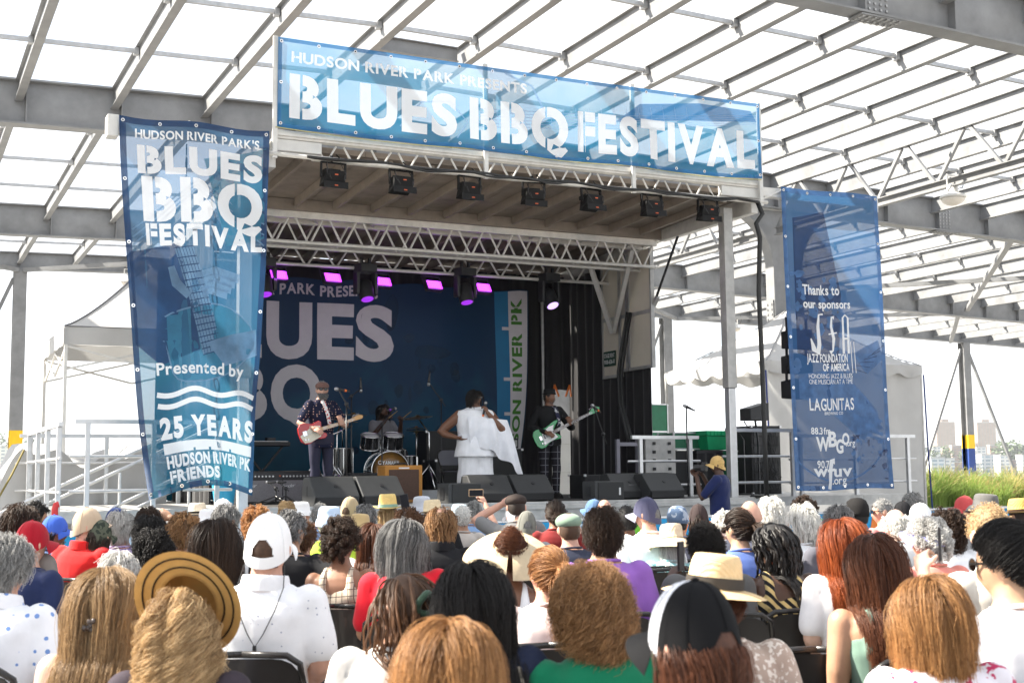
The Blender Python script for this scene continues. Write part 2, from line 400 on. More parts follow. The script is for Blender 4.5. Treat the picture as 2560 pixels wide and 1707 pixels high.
# ------------------------------------------------------------ mobile stage
DZ = 1.02
stage = thing('mobile_stage', 'mobile concert stage with raised deck, truss roof and silver masts', 'stage')
DECK = mat('black_deck_plywood', (.045,.042,.04), .7, var=.3, scale=3, bump=.1)
ALUD = mat('weathered_aluminium', (.46,.45,.43), .5, .45, var=.22, scale=5)
TRUSS = mat('truss_aluminium', (.66,.64,.60), .45, .3, var=.12, scale=8)
for i in range(6):
    ob('deck_panel', G().box(-.05+i*1.245, -.05+i*1.245+1.24, .15, 6.2, .90, DZ), DECK, stage)
ob('front_fascia', G().box(-.06, 7.44, .10, .145, .70, DZ+.012).box(-.06, 7.44, .07, .10, .93, .99).box(-.06, 7.44, .07, .10, .72, .76), ALUD, stage, bevel=.006)
ob('chassis', G().box(.2, 7.2, .5, 5.9, .35, .89), BLACKM, stage)
for x in (.4, 2.6, 4.8, 7.0):
    for y in (.6, 5.6): ob('jack_leg', G().box(x-.05, x+.05, y-.05, y+.05, .03, .35).box(x-.15, x+.15, y-.15, y+.15, 0, .03), ALUD, stage)
for x0, x1 in ((-2.35, -.08), (7.46, 10.75)):
    n = 2 if x0 < 0 else 3; w = (x1-x0)/n
    for i in range(n):
        ob('wing_deck', G().box(x0+i*w, x0+i*w+w-.01, .62, 4.6, .88, DZ-.002), ALUD, stage)
        for y in (.75, 4.4): ob('wing_leg', G().tube([(x0+i*w+.1, y, 0), (x0+i*w+.1, y, .88)], .025, 8), ALU, stage)
# roof
SOFF = mat('roof_soffit_panel', (.235,.195,.16), .7, var=.25, scale=2.5, mottle=(.15,.12,.095))
def sof(y): return 5.46-.03*y
for i in range(6):
    x0 = .04+i*1.205
    ob('roof_panel', G().loft([[(x0, .08, sof(0)), (x0+1.2, .08, sof(0)), (x0+1.2, .08, sof(0)+.07), (x0, .08, sof(0)+.07)], [(x0, 2.62, sof(2.6)), (x0+1.2, 2.62, sof(2.6)), (x0+1.2, 2.62, sof(2.6)+.07), (x0, 2.62, sof(2.6)+.07)]]), SOFF, stage)
    ob('roof_panel', G().loft([[(x0, 2.7, 5.38), (x0+1.2, 2.7, 5.38), (x0+1.2, 2.7, 5.45), (x0, 2.7, 5.45)], [(x0, 6.15, 5.18), (x0+1.2, 6.15, 5.18), (x0+1.2, 6.15, 5.25), (x0, 6.15, 5.25)]]), SOFF, stage)
RIB = mat('roof_rib', (.25,.205,.165), .6, .1, var=.15)
for i in range(12):
    x = .45+i*.58
    ob('roof_rib', G().bar((x, .12, sof(.1)-.062), (x, 2.5, sof(2.5)-.062), .045, .12), RIB, stage)
    ob('roof_rib', G().bar((x, 2.95, 5.30), (x, 6.1, 5.11), .045, .12), RIB, stage)
for x in (.0, 7.3):
    ob('roof_side_beam', G().box(x-.06, x+.06, .05, 2.6, 5.20, 5.52), TRUSS, stage, bevel=.01)
    ob('roof_side_beam', G().bar((x, 2.7, 5.34), (x, 6.15, 5.1), .10, .24), TRUSS, stage)
ob('roof_cross_beam', G().box(.06, 7.24, 2.52, 2.60, 5.22, 5.378), RIB, stage)
ob('roof_cross_beam', G().box(.06, 7.24, 6.05, 6.13, 4.9, 5.15), RIB, stage)
def truss(y, zt, zb, n, x0=.02, x1=7.28, tc=.1, r=.028, d=.017, box=True):
    ob('truss_chord', G().box(x0, x1, y-tc/2, y+tc/2, zt-tc/2, zt+tc/2) if box else G().tube([(x0, y, zt), (x1, y, zt)], r, 10), TRUSS, stage, bevel=.006 if box else 0)
    ob('truss_chord', G().tube([(x0, y, zb), (x1, y, zb)], r, 10), TRUSS, stage, angle=40)
    L = (x1-x0)/n
    for i in range(n):
        a, m, b = x0+L*i, x0+L*(i+.5), x0+L*(i+1)
        ob('truss_web', G().tube([(a+.05, y, zt-.03), (m-.03, y, zb+.02)], d, 6), TRUSS, stage)
        ob('truss_web', G().tube([(m+.03, y, zb+.02), (b-.05, y, zt-.03)], d, 6), TRUSS, stage)
ob('front_beam', G().box(.0, 7.3, -.06, .04, 5.55, 5.66), TRUSS, stage, bevel=.012)
ob('front_beam_lip', G().box(.0, 7.3, -.085, -.061, 5.585, 5.62), TRUSS, stage)
truss(-.01, 5.56, 5.335, 17, .5, 6.75, box=False, r=.024, d=.013)
ob('end_box', G().box(-.02, .62, -.05, .05, 5.40, 5.548), ALUW, stage, bevel=.01); ob('end_box', G().box(6.65, 7.32, -.05, .05, 5.40, 5.548), ALUW, stage, bevel=.01)
truss(2.78, 5.20, 4.80, 14); truss(3.2, 5.20, 4.80, 14); truss(4.25, 5.02, 4.72, 15, box=False)
for i in range(8):
    x = .5+i*.9; ob('truss_tie', G().bar((x, 2.78, 5.2), (x+.15, 3.2, 5.2), .05, .05), TRUSS, stage)
PIPE = ob('light_pipe', G().tube([(-.1, -.12, 5.335), (3.6, -.12, 5.315), (7.4, -.12, 5.335)], .03, 10), TRUSS, stage, smooth=True)
# masts
def mast(x, y, z1, w=.12):
    ob('mast', G().box(x-w/2, x+w/2, y-w/2, y+w/2, DZ-.9, 2.62), ALU, stage, bevel=.008)
    ob('mast', G().box(x-w/2-.018, x+w/2+.018, y-w/2-.018, y+w/2+.018, 2.622, z1), ALUD, stage, bevel=.008)
mast(6.98, .35, 5.3); mast(-.22, .45, 5.3); mast(P(1601, 1000, Y=4.75).x, 4.75, 4.4, .16); mast(.1, 4.75, 5.05, .16)
ob('hydraulic_ram', G().tube([(7.36, 4.1, 1.1), (7.36, 4.1, 2.5)], .055, 12).tube([(7.36, 4.1, 2.5), (7.36, 4.1, 3.4)], .03, 10), ALU, stage, angle=40)
ob('gas_strut', G().tube([(7.28, 2.9, 4.15), (7.28, 2.1, 5.2)], .022, 8), BLACKM, stage); ob('gas_strut', G().bar((7.28, 3.3, 3.75), (7.28, 2.75, 4.3), .06, .06), ALUD, stage)
ob('roof_brace', G().bar((6.3, 3.3, 4.9), (7.1, 3.95, 3.82), .07, .07), TRUSS, stage); ob('roof_brace', G().bar((6.9, 2.9, 5.1), (7.12, 3.95, 3.82), .07, .07), TRUSS, stage)
# folded side panels, stage left
PAN = mat('beige_side_panel', (.66,.60,.50), .6, var=.08, scale=1.5)
for y0, y1, z0 in ((2.86, 3.58, 3.16), (3.66, 3.86, 3.16), (3.90, 4.48, 3.08)):
    ob('side_panel', G().box(7.22, 7.26, y0, y1, z0, 5.14), PAN, stage)
    ob('panel_edge', G().box(7.205, 7.275, y0-.02, y0+.025, z0-.03, 5.14).box(7.205, 7.275, y1-.025, y1+.02, z0-.03, 5.14).box(7.206, 7.274, y0+.026, y1-.026, z0-.03, z0+.02).box(7.206, 7.274, y0+.026, y1-.026, 4.05, 4.11), ALUD, stage)
ob('warning_sticker', G().box(7.216, 7.2195, 3.70, 3.80, 4.5, 4.68), mat('orange_sticker', (.75,.3,.03), .5, var=.05), stage)
pl = ob('sign_plate', G().box(7.19, 7.204, 4.02, 4.42, 3.26, 3.52), mat('sign_green', (.008,.05,.03), .5, var=.05), stage)
# drapes
def drape_mat(): return mat('black_drape', (.012,.011,.013), .9, var=.3, scale=2, sheen=.25)
def drape(name, p0, p1, z0, z1, label, n=60, amp=.05, wl=.28):
    p0, p1 = V(p0), V(p1); d = p1-p0; L = d.length; nn = V((-d.y, d.x, 0)).normalized()
    def f(u, v):
        s = u*L; a = amp*(.5+.5*v)*(math.sin(s/wl*6.28+.6*math.sin(s*3.1))+.4*math.sin(s*9.7+v*2))
        q = p0+d*u+nn*a; return (q.x, q.y, z1+(z0-z1)*v)
    o = ob(name, G().grid(f, n, 10), drape_mat(), smooth=True); return tag(o, label, 'drape', 'black stage drapes')
drape('stage_drape', (-.05, 5.95, 0), (6.92, 5.95, 0), DZ+.01, 5.08, 'black drape across the back of the stage behind the blue backdrop', 120)
drape('stage_drape', (6.92, 5.96, 0), (7.34, 5.96, 0), 2.95, 5.08, 'short black drape over the bright gap in the back corner', 12)
drape('stage_drape', (7.32, 5.98, 0), (7.32, 3.05, 0), DZ+.01, 5.1, 'black drape along the stage side behind the beige panels', 60)
drape('stage_drape', (-.03, 5.98, 0), (-.03, 3.05, 0), DZ+.01, 5.1, 'black drape along the stage side behind the tall guitar banner', 60)
ob('drape_pole', G().tube([(6.72, 5.86, DZ), (6.72, 5.86, 4.9)], .03, 8), ALUD, stage)
for x, z, a in ((6.95, 2.98, .3), (7.27, 2.98, -.3)):
    o = ob('spring_clamp', G().bar((x, 5.85, z+.06), (x-.06+a*.1, 5.85, z-.16), .025, .03).bar((x, 5.85, z+.06), (x+.06+a*.1, 5.85, z-.16), .025, .03), mat('clamp_orange', (.8,.2,.03), .4, var=.05)); tag(o, 'orange spring clamp on the drape edge, '+('nearer the backdrop' if a > 0 else 'nearer the beige panels'), 'clamp', 'drape clamps')
g = G()
pts = [P(1568, 780, X=7.05), P(1556, 850, X=7.0), P(1545, 930, X=6.95), P(1548, 1010, X=6.9), P(1565, 1080, X=6.9), P(1575, 1115, X=6.95)]
for k in range(4): g.tube([q+V((.03*k, .02*(k % 2), 0)) for q in pts], .022, 6)
tag(ob('cable_bundle', g, RUB, smooth=True), 'black corrugated cable bundle hanging below the beige side panels', 'cables')

# ------------------------------------------------------------ lettering and banners
_GLYPH = {}; _CHARS = []
def text2d(s, bold=.03, track=.06, stencil='', gap=.045, space=.33):
    """string -> (verts Nx2 , faces), cap height normalised to 1, left edge at 0"""
    V2, F2, x = [], [], 0.0; _CHARS.clear()
    for ch in s:
        if ch == ' ': x += space; continue
        key = (ch, bold)
        if key not in _GLYPH:
            cu = bpy.data.curves.new('tmp_text', 'FONT'); cu.body = ch; cu.size = 1; cu.offset = bold; cu.resolution_u = 5
            o = bpy.data.objects.new('tmp_text', cu); me = o.to_mesh()
            _GLYPH[key] = ([tuple(v.co) for v in me.vertices], [tuple(p.vertices) for p in me.polygons])
            o.to_mesh_clear(); bpy.data.objects.remove(o); bpy.data.curves.remove(cu)
        me = bpy.data.meshes.new('tmp'); me.from_pydata(_GLYPH[key][0], [], _GLYPH[key][1])
        bm = bmesh.new(); bm.from_mesh(me); bpy.data.meshes.remove(me)
        xs = [v.co.x for v in bm.verts]; x0, x1 = min(xs), max(xs)
        for v in bm.verts: v.co.x += -x0; v.co.z = 0
        w = x1-x0
        if ch in stencil:
            c = w*.40 if ch in 'Q' else w*.36
            for cc in (c-gap/2, c+gap/2):
                bmesh.ops.bisect_plane(bm, geom=bm.verts[:]+bm.edges[:]+bm.faces[:], plane_co=(cc, 0, 0), plane_no=(1, 0, 0))
            dele = [f for f in bm.faces if c-gap/2-1e-4 < f.calc_center_median().x < c+gap/2+1e-4]
            bmesh.ops.delete(bm, geom=dele, context='FACES')
        bmesh.ops.triangulate(bm, faces=bm.faces[:])
        bm.verts.ensure_lookup_table(); b = len(V2)
        V2 += [((v.co.x+x)/.729, v.co.y/.729) for v in bm.verts]; F2 += [tuple(b+v.index for v in f.verts) for f in bm.faces]
        _CHARS.append((b, len(V2), len(F2)-len(bm.faces), len(F2))); bm.free(); x += w+track
    return V2, F2
def flat_to_surface(name, V2, F2, fn, m, parent, step=.1, off=0.004):
    me = bpy.data.meshes.new(name); me.from_pydata([(a, b, 0) for a, b in V2], [], F2)
    bm = bmesh.new(); bm.from_mesh(me); bmesh.ops.remove_doubles(bm, verts=bm.verts, dist=1e-6)
    for ax in (0, 1):
        cs = [v.co[ax] for v in bm.verts]; a, b = min(cs), max(cs); k = math.ceil(a/step)*step
        while k < b:
            no = (1, 0, 0) if ax == 0 else (0, 1, 0); bmesh.ops.bisect_plane(bm, geom=bm.verts[:]+bm.edges[:]+bm.faces[:], plane_co=(k if ax == 0 else 0, k if ax == 1 else 0, 0), plane_no=no); k += step
    for v in bm.verts: v.co = fn(v.co.x, v.co.y, off)
    bm.to_mesh(me); bm.free(); me.update(); me.shade_smooth()
    return link(name, me, m, parent)
def text_on(parent, s, x0, x1, zb, h, fn, m, bold=.03, track=.06, stencil='', space=.33, step=.12, slant=0, off=.004):
    V2, F2 = text2d(s, bold, track, stencil, space=space); w = max(v[0] for v in V2)
    k = (x1-x0)/w
    V2 = [(x0+a*k, zb+b*h+slant*(a*k)) for a, b in V2]
    if h >= .2:                                                    # big letters are parts of their own
        for a0, a1, f0, f1 in list(_CHARS): flat_to_surface('letter', V2[a0:a1], [tuple(i-a0 for i in f) for f in F2[f0:f1]], fn, m, parent, step, off)
        return
    return flat_to_surface('lettering', V2, F2, fn, m, parent, step, off)
def poly_on(parent, pts, fn, m, name='print', step=.15, off=.002):
    return flat_to_surface(name, pts, [tuple(range(len(pts)))], fn, m, parent, step, off)
def band_on(parent, pts, w, fn, m, name='print', off=.002, closed=False):
    V2, F2 = [], []; n = len(pts)
    for i, p in enumerate(pts):
        a = V((*pts[max(i-1, 0)], 0)); b = V((*pts[min(i+1, n-1)], 0)); d = (b-a).normalized(); ww = w[i] if hasattr(w, '__len__') else w
        V2 += [(p[0]-d.y*ww/2, p[1]+d.x*ww/2), (p[0]+d.y*ww/2, p[1]-d.x*ww/2)]
    for i in range(n-1): F2.append((2*i, 2*i+1, 2*i+3, 2*i+2))
    return flat_to_surface(name, V2, F2, fn, m, parent, .15, off)
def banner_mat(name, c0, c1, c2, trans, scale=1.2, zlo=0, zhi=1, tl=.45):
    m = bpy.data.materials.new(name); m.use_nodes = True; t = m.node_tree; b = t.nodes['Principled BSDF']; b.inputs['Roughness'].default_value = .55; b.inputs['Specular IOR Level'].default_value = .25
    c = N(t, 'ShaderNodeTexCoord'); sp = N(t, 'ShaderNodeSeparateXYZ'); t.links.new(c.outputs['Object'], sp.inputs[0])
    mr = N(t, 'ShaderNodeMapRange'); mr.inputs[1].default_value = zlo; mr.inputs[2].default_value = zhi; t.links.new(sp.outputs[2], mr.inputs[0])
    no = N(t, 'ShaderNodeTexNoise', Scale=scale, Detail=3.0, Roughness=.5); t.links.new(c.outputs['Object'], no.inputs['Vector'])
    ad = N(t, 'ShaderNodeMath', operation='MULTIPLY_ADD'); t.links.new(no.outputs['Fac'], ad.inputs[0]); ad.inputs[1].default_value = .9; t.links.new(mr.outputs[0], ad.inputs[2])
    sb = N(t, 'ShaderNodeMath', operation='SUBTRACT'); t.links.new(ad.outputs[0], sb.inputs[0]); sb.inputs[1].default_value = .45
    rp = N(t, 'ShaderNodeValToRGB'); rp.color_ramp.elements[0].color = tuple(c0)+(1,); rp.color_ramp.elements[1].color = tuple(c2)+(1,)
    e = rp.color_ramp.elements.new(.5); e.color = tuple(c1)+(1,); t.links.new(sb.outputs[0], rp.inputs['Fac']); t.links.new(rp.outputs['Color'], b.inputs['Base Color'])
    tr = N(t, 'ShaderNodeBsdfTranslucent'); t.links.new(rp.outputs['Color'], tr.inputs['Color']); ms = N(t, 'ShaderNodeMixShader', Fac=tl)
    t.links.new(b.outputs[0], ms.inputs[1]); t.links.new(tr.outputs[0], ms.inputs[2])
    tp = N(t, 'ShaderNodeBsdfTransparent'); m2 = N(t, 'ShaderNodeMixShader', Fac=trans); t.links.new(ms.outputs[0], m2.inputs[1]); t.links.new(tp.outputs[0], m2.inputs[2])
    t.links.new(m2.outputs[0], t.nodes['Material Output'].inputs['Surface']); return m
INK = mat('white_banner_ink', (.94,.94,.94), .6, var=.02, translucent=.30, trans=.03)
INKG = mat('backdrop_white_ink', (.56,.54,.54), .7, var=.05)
def warp_fn(x0, x1, z0, z1, y, shape):
    def fn(a, b, off=0.0):            # a,b metres from the lower left corner of the flat cloth
        u, v = a/(x1-x0), 1-b/(z1-z0); p = V(shape(u, v))
        e = 1e-3; du = V(shape(u+e, v))-p; dv = V(shape(u, v+e))-p; n = dv.cross(du)
        n = n.normalized() if n.length > 0 else V((0, -1, 0))
        if n.y > 0: n = -n
        return p + n*off
    return fn
def grommets(parent, fn, W, H, n_top, n_side):
    for i in range(n_top+1):
        for b in (.05, H-.05):
            q = fn(.04+(W-.08)*i/n_top, b, .006); ob('grommet', G().lathe([(.022,-.003),(.022,.003),(.010,.003),(.010,-.003)], 10, q, Matrix.Rotation(R(90), 3, 'X')), CHROME, parent)
    for j in range(1, n_side):
        for a in (.04, W-.04):
            q = fn(a, H*j/n_side, .006); ob('grommet', G().lathe([(.022,-.003),(.022,.003),(.010,.003),(.010,-.003)], 10, q, Matrix.Rotation(R(90), 3, 'X')), CHROME, parent)
def hem(parent, fn, W, H, m, w=.075):
    for pts in ([(0, 0), (W, 0), (W, w), (0, w)], [(0, H-w), (W, H-w), (W, H), (0, H)], [(0, w+.001), (w, w+.001), (w, H-w-.001), (0, H-w-.001)], [(W-w, w+.001), (W, w+.001), (W, H-w-.001), (W-w, H-w-.001)]): poly_on(parent, pts, fn, m, 'hem', off=.0011)
# header
W_, H_ = 7.26, 1.13
def hshape(u, v):
    s = math.sin(math.pi*u*3); return (.02+W_*u, -.16+.02*math.sin(u*21+v*2)*v+.012*math.sin(u*50)*v*v, 6.80-H_*v-.025*abs(math.sin(u*math.pi*3))*v-.015*math.sin(u*math.pi))
hfn = warp_fn(0, W_, 0, H_, 0, hshape)
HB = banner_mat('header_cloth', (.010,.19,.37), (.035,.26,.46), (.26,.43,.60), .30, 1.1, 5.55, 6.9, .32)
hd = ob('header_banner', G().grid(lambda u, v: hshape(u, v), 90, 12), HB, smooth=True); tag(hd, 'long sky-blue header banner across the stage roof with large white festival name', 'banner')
text_on(hd, 'HUDSON RIVER PARK PRESENTS', .17, 3.42, .84, .135, hfn, INK, .030, .07, 'HRP', .32)
text_on(hd, 'BLUES', .15, 2.40, .17, .52, hfn, INK, .05, .085, 'B')
text_on(hd, 'BBQ', 2.58, 4.05, .17, .52, hfn, INK, .05, .085, 'BQ')
text_on(hd, 'FESTIVAL', 4.20, 7.14, .17, .52, hfn, INK, .05, .085, 'F')
PALE = mat('pale_print_blue', (.33,.52,.74), .6, var=.15, scale=4, translucent=.5, trans=.3)
MID = mat('mid_print_blue', (.05,.25,.52), .6, var=.2, scale=4, translucent=.5, trans=.25)
for k in range(6): band_on(hd, [(2.6, .30+.05*k), (4.9, .52+.035*k), (7.2, .82+.025*k)], .010, hfn, PALE, 'print', .0022)
for k in range(16): band_on(hd, [(3.0+.2*k, .32+.028*k*.9), (2.97+.2*k, .58+.024*k)], .008, hfn, PALE, 'print', .0024)
band_on(hd, [(1.6, .2), (1.9, .55), (2.3, .6), (2.55, .35), (2.4, .12)], .02, hfn, PALE, 'print', .002)
band_on(hd, [(3.1, 1.08), (3.5, .95), (3.7, .6)], .03, hfn, PALE, 'print', .002)
poly_on(hd, [(4.8, .6), (5.2, .9), (6.2, 1.02), (7.1, 1.0), (7.2, .85), (6.0, .75)], hfn, MID, off=.0016)
hem(hd, hfn, W_, H_, MID, .05); grommets(hd, hfn, W_, H_, 15, 2)
for x, z1 in ((.0, 6.82), (2.85, 6.84), (5.12, 6.84), (7.3, 6.82)):
    ob('banner_post', G().box(x-.03, x+.03, -.135, -.09, 5.28, z1), ALUW, stage, bevel=.006)
rope = mat('yellow_rope', (.55,.5,.2), .8, var=.2)
g = G(); 
for a, b in ((0, 2.85), (2.85, 5.12), (5.12, 7.3)):
    g.tube([(a+(b-a)*t, -.14, 5.665-.04*math.sin(t*math.pi)) for t in np.linspace(0, 1, 9)], .006, 5)
tag(ob('rope', g, rope, smooth=True), 'thin yellow rope sagging along the lower edge of the header banner', 'rope')
# banner arms
for s, x0, x1 in ((-1, -1.95, -.07), (1, 7.37, 9.5)):
    ob('outrigger_arm', G().box(x0, x1, -.07, .07, 5.44, 5.58), ALUW, stage, bevel=.01)
    ob('outrigger_end', G().box((x0 if s < 0 else x1-.07)-.03, (x0 if s < 0 else x1-.07)+.1, -.1, .1, 5.36, 5.62), ALUW, stage, bevel=.01)
    ob('outrigger_strut', G().tube([((x1 if s < 0 else x0), -.04, 5.40), ((x0+.9 if s < 0 else x0+.5), -.1, 5.62)], .02, 8), ALUW, stage)
# left guitar banner
W1, H1 = 1.76, 4.45
def lshape(u, v):
    xl = -1.86+.42*v**1.4; xr = -.08-.10*v; t = u-.10*v*v*math.sin(u*math.pi)
    fold = v**2.2
    y = -.16-.16*v*math.sin(u*3.1)+fold*(.55*max(0, u-.62)**1.3-.22*math.sin(u*5.2+.3)*.6)+.02*math.sin(u*14+v*9)*v+.015*math.sin(v*23+u*3)*u
    return (xl+(xr-xl)*u+.03*math.sin(v*6)*v, y, 5.60-H1*v+.05*(1-u)*0+.16*v**3*math.sin(u*math.pi*.95)-.02*math.sin(u*math.pi*3)*(1-v))
lfn = warp_fn(0, W1, 0, H1, 0, lshape)
LBM = banner_mat('guitar_banner_cloth', (.03,.19,.28), (.04,.15,.28), (.06,.15,.28), .27, 1.6, 1.1, 5.7, .42)
lb = ob('guitar_banner', G().grid(lambda u, v: lshape(u, v), 40, 80), LBM, smooth=True); tag(lb, 'tall blue see-through festival banner printed with a guitar, hanging at the stage corner', 'banner')
def LZ(v): return H1*(1-v)
LP1 = mat('guitar_print_pale', (.20,.35,.52), .6, var=.35, scale=7, translucent=.45, trans=.22); LP2 = mat('guitar_print_dark', (.015,.06,.17), .6, var=.3, scale=6, translucent=.4, trans=.2); LP3 = mat('guitar_print_teal', (.05,.24,.38), .6, var=.3, scale=5, translucent=.45, trans=.25)
def lw(u, v): return (u*W1, LZ(v))
poly_on(lb, [lw(.02,.36), lw(.36,.33), lw(.5,.62), lw(.2,.66), lw(.02,.6)], lfn, LP2, off=.0014)
def blob(cx, cy, rx, ry, n=28, wob=.1, ph=0): return [(cx+rx*math.cos(a)*(1+wob*math.sin(3*a+ph)), cy+ry*math.sin(a)*(1+wob*math.sin(2*a+ph))) for a in [2*math.pi*i/n for i in range(n)]]
poly_on(lb, blob(.95, LZ(.60), .62, .52, wob=.16, ph=.8), lfn, LP3, off=.0016)
band_on(lb, blob(.95, LZ(.60), .62, .52, wob=.16, ph=.8)+[blob(.95, LZ(.60), .62, .52, wob=.16, ph=.8)[0]], .02, lfn, LP1, off=.0018)
poly_on(lb, [lw(.33,.345), lw(.46,.34), lw(.68,.615), lw(.52,.635)], lfn, LP1, off=.0020, name='fretboard_print')
for k in range(17):
    t = (k/16)**.85; a = (.33+(.52-.33)*t, .345+(.635-.345)*t); b = (.46+(.68-.46)*t, .34+(.615-.34)*t); band_on(lb, [lw(*a), lw(*b)], .012, lfn, LP2, 'fret_print', .0028)
for k in range(6):
    t = (k+.5)/6; band_on(lb, [lw(.33+.13*t, .343), lw(.52+.16*t, .63)], .006, lfn, LP2, 'string_print', .0032)
for k in range(4):                                               # printed fretting fingers
    a = lw(.80-.03*k, .415+.016*k); b = lw(.62-.02*k, .402+.018*k); c = lw(.47+.02*k, .42+.02*k)
    band_on(lb, [a, b, c], [.11, .10, .06], lfn, LP1, 'finger_print', .0036+.0004*k)
band_on(lb, [lw(.30,.395), lw(.33,.44), lw(.42,.475)], [.08, .12, .10], lfn, LP1, 'thumb_print', .0034)
poly_on(lb, [lw(.55,.60), lw(.75,.57), lw(.95,.55), lw(.97,.62), lw(.7,.66)], lfn, LP1, off=.0036, name='hand_print')
for k in range(3): band_on(lb, [lw(.05, .30+.02*k), lw(.5, .16+.01*k), lw(.98, .26+.03*k)], .02, lfn, LP1, off=.0012)
poly_on(lb, [lw(.55,.10), lw(.98,.05), lw(.98,.30), lw(.7,.33)], lfn, LP3, off=.001)
text_on(lb, "HUDSON RIVER PARK'S", .10*W1, .93*W1, LZ(.052), .105, lfn, INK, .03, .07, 'HRP', .3, .1, off=.005)
text_on(lb, 'BLUES', .11*W1, .955*W1, LZ(.142), .315, lfn, INK, .05, .085, 'B', .3, .1, off=.005)
text_on(lb, 'BBQ', .13*W1, .965*W1, LZ(.267), .50, lfn, INK, .05, .085, 'BQ', .3, .1, off=.005)
text_on(lb, 'FESTIVAL', .14*W1, .965*W1, LZ(.335), .245, lfn, INK, .05, .085, 'F', .3, .1, off=.005)
text_on(lb, 'Presented by', .16*W1, .86*W1, LZ(.685), .15, lfn, INK, .024, .06, '', .28, .1, off=.006)
for k in range(2): band_on(lb, [(W1*(.15+.82*i/30), LZ(.735+.03*k)+.035*math.sin(i/30*12.5+3.4)) for i in range(31)], .062, lfn, INK, 'wave_mark', .006)
text_on(lb, '25 YEARS', .15*W1, .98*W1, LZ(.855), .245, lfn, INK, .052, .09, '', .34, .1, off=.006)
z = LZ(.898); pts = [(.16*W1, z)]
for k, x in enumerate((.40, .54, .74)): pts += [(x*W1, z), (x*W1, z+.035), ((x+.02)*W1, z+.035), ((x+.02)*W1, z)]
poly_on(lb, pts+[(.97*W1, z), (.97*W1, z+.13), (.16*W1, z+.13)], lfn, INK, off=.006, name='pier_mark')
text_on(lb, 'HUDSON RIVER PK', .17*W1, .97*W1, LZ(.935), .14, lfn, INK, .05, .08, 'HRP', .3, .1, off=.006)
text_on(lb, 'FRIENDS', .18*W1, .63*W1, LZ(.975), .14, lfn, INK, .05, .08, 'F', .3, .1, off=.006)
hem(lb, lfn, W1, H1, LP2); grommets(lb, lfn, W1, H1, 4, 6)
# right sponsor banner
W2, H2 = 1.84, 4.47
def rshape(u, v):
    xl = 7.63+.05*v; xr = 9.45+.12*v
    y = -.16-.05*math.sin(u*3.1)*v-.07*v*v*math.sin(u*4+v*2)+.012*math.sin(u*15+v*8)*v
    return (xl+(xr-xl)*u, y, 5.59-H2*v-.015*math.sin(u*math.pi*2))
rfn = warp_fn(0, W2, 0, H2, 0, rshape)
RBM = banner_mat('sponsor_banner_cloth', (.03,.10,.25), (.035,.125,.31), (.045,.16,.34), .20, 2.2, 1.0, 5.7, .40)
rb = ob('sponsor_banner', G().grid(lambda u, v: rshape(u, v), 30, 70), RBM, smooth=True); tag(rb, 'tall royal-blue see-through sponsor banner with white logos beside the frame tent', 'banner')
def RZ(v): return H2*(1-v)
def rw(u, v): return (u*W2, RZ(v))
SP1 = mat('sponsor_print_pale', (.09,.21,.44), .6, var=.4, scale=9, translucent=.4, trans=.2); SP2 = mat('sponsor_print_dark', (.012,.034,.13), .6, var=.5, scale=10, translucent=.35, trans=.45)
poly_on(rb, [rw(.10,.10), rw(.42,.07), rw(.55,.35), rw(.48,.6), rw(.08,.55)], rfn, SP2, off=.0014)
for k in range(46):
    a, b = random.uniform(.05,.58), random.uniform(.28,.62); poly_on(rb, blob(a*W2, RZ(b), random.uniform(.03,.09), random.uniform(.03,.08), 9, .25, k), rfn, SP1, off=.002+.00004*k)
poly_on(rb, [rw(.08,.62), rw(.5,.6), rw(.88,.74), rw(.92,.80), rw(.7,.84), rw(.3,.72), rw(.08,.7)], rfn, SP1, off=.0016)
for k in range(4): band_on(rb, [rw(.62,.76+.015*k), rw(.93,.775+.022*k)], .05, rfn, SP1, 'finger_print', .0042+.0003*k)
poly_on(rb, [rw(.65,.55), rw(.92,.50), rw(.97,.56), rw(.78,.62)], rfn, SP1, off=.0044)
for k in range(6): band_on(rb, [rw(.62+.045*k,.60-.01*k), rw(.78+.04*k,.615-.02*k)], .012, rfn, SP2, 'string_print', .005)
band_on(rb, [(W2*(.45+.5*math.cos(a)), RZ(.82)+.9*math.sin(a)*.75) for a in np.linspace(-2.6, -.1, 24)], .03, rfn, SP1, off=.0022)
for k in range(40):
    a, b = random.uniform(.55,.95), random.uniform(.82,.97); poly_on(rb, blob(a*W2, RZ(b), random.uniform(.01,.05), random.uniform(.01,.05), 7, .3, k), rfn, SP1 if k % 3 else SP2, off=.0026+.00004*k)
text_on(rb, 'Thanks to', .16*W2, .53*W2, RZ(.353), .15, rfn, INK, .026, .05, '', .28, off=.006)
text_on(rb, 'our sponsors', .16*W2, .64*W2, RZ(.398), .13, rfn, INK, .026, .05, '', .28, off=.006)
band_on(rb, [rw(.22,.50), rw(.245,.535), rw(.285,.545), rw(.30,.52), rw(.295,.46), rw(.31,.42), rw(.35,.418)], [.02,.09,.10,.07,.055,.03,.03], rfn, INK, 'saxophone_mark', .006)
band_on(rb, [rw(.46,.43), rw(.435,.428), rw(.425,.46), rw(.445,.50), rw(.43,.54), rw(.40,.546)], [.06,.03,.045,.055,.03,.06], rfn, INK, 'letter_f_mark', .006)
band_on(rb, [rw(.395,.485), rw(.48,.48)], .02, rfn, INK, 'letter_f_mark', .0064)
for u in (.545, .60): band_on(rb, [rw(u,.55), rw(u+.005,.43), rw(.575,.42)], [.045,.035,.02], rfn, INK, 'trombone_mark', .006)
band_on(rb, [rw(.55,.50), rw(.60,.50)], .03, rfn, INK, 'trombone_mark', .0064)
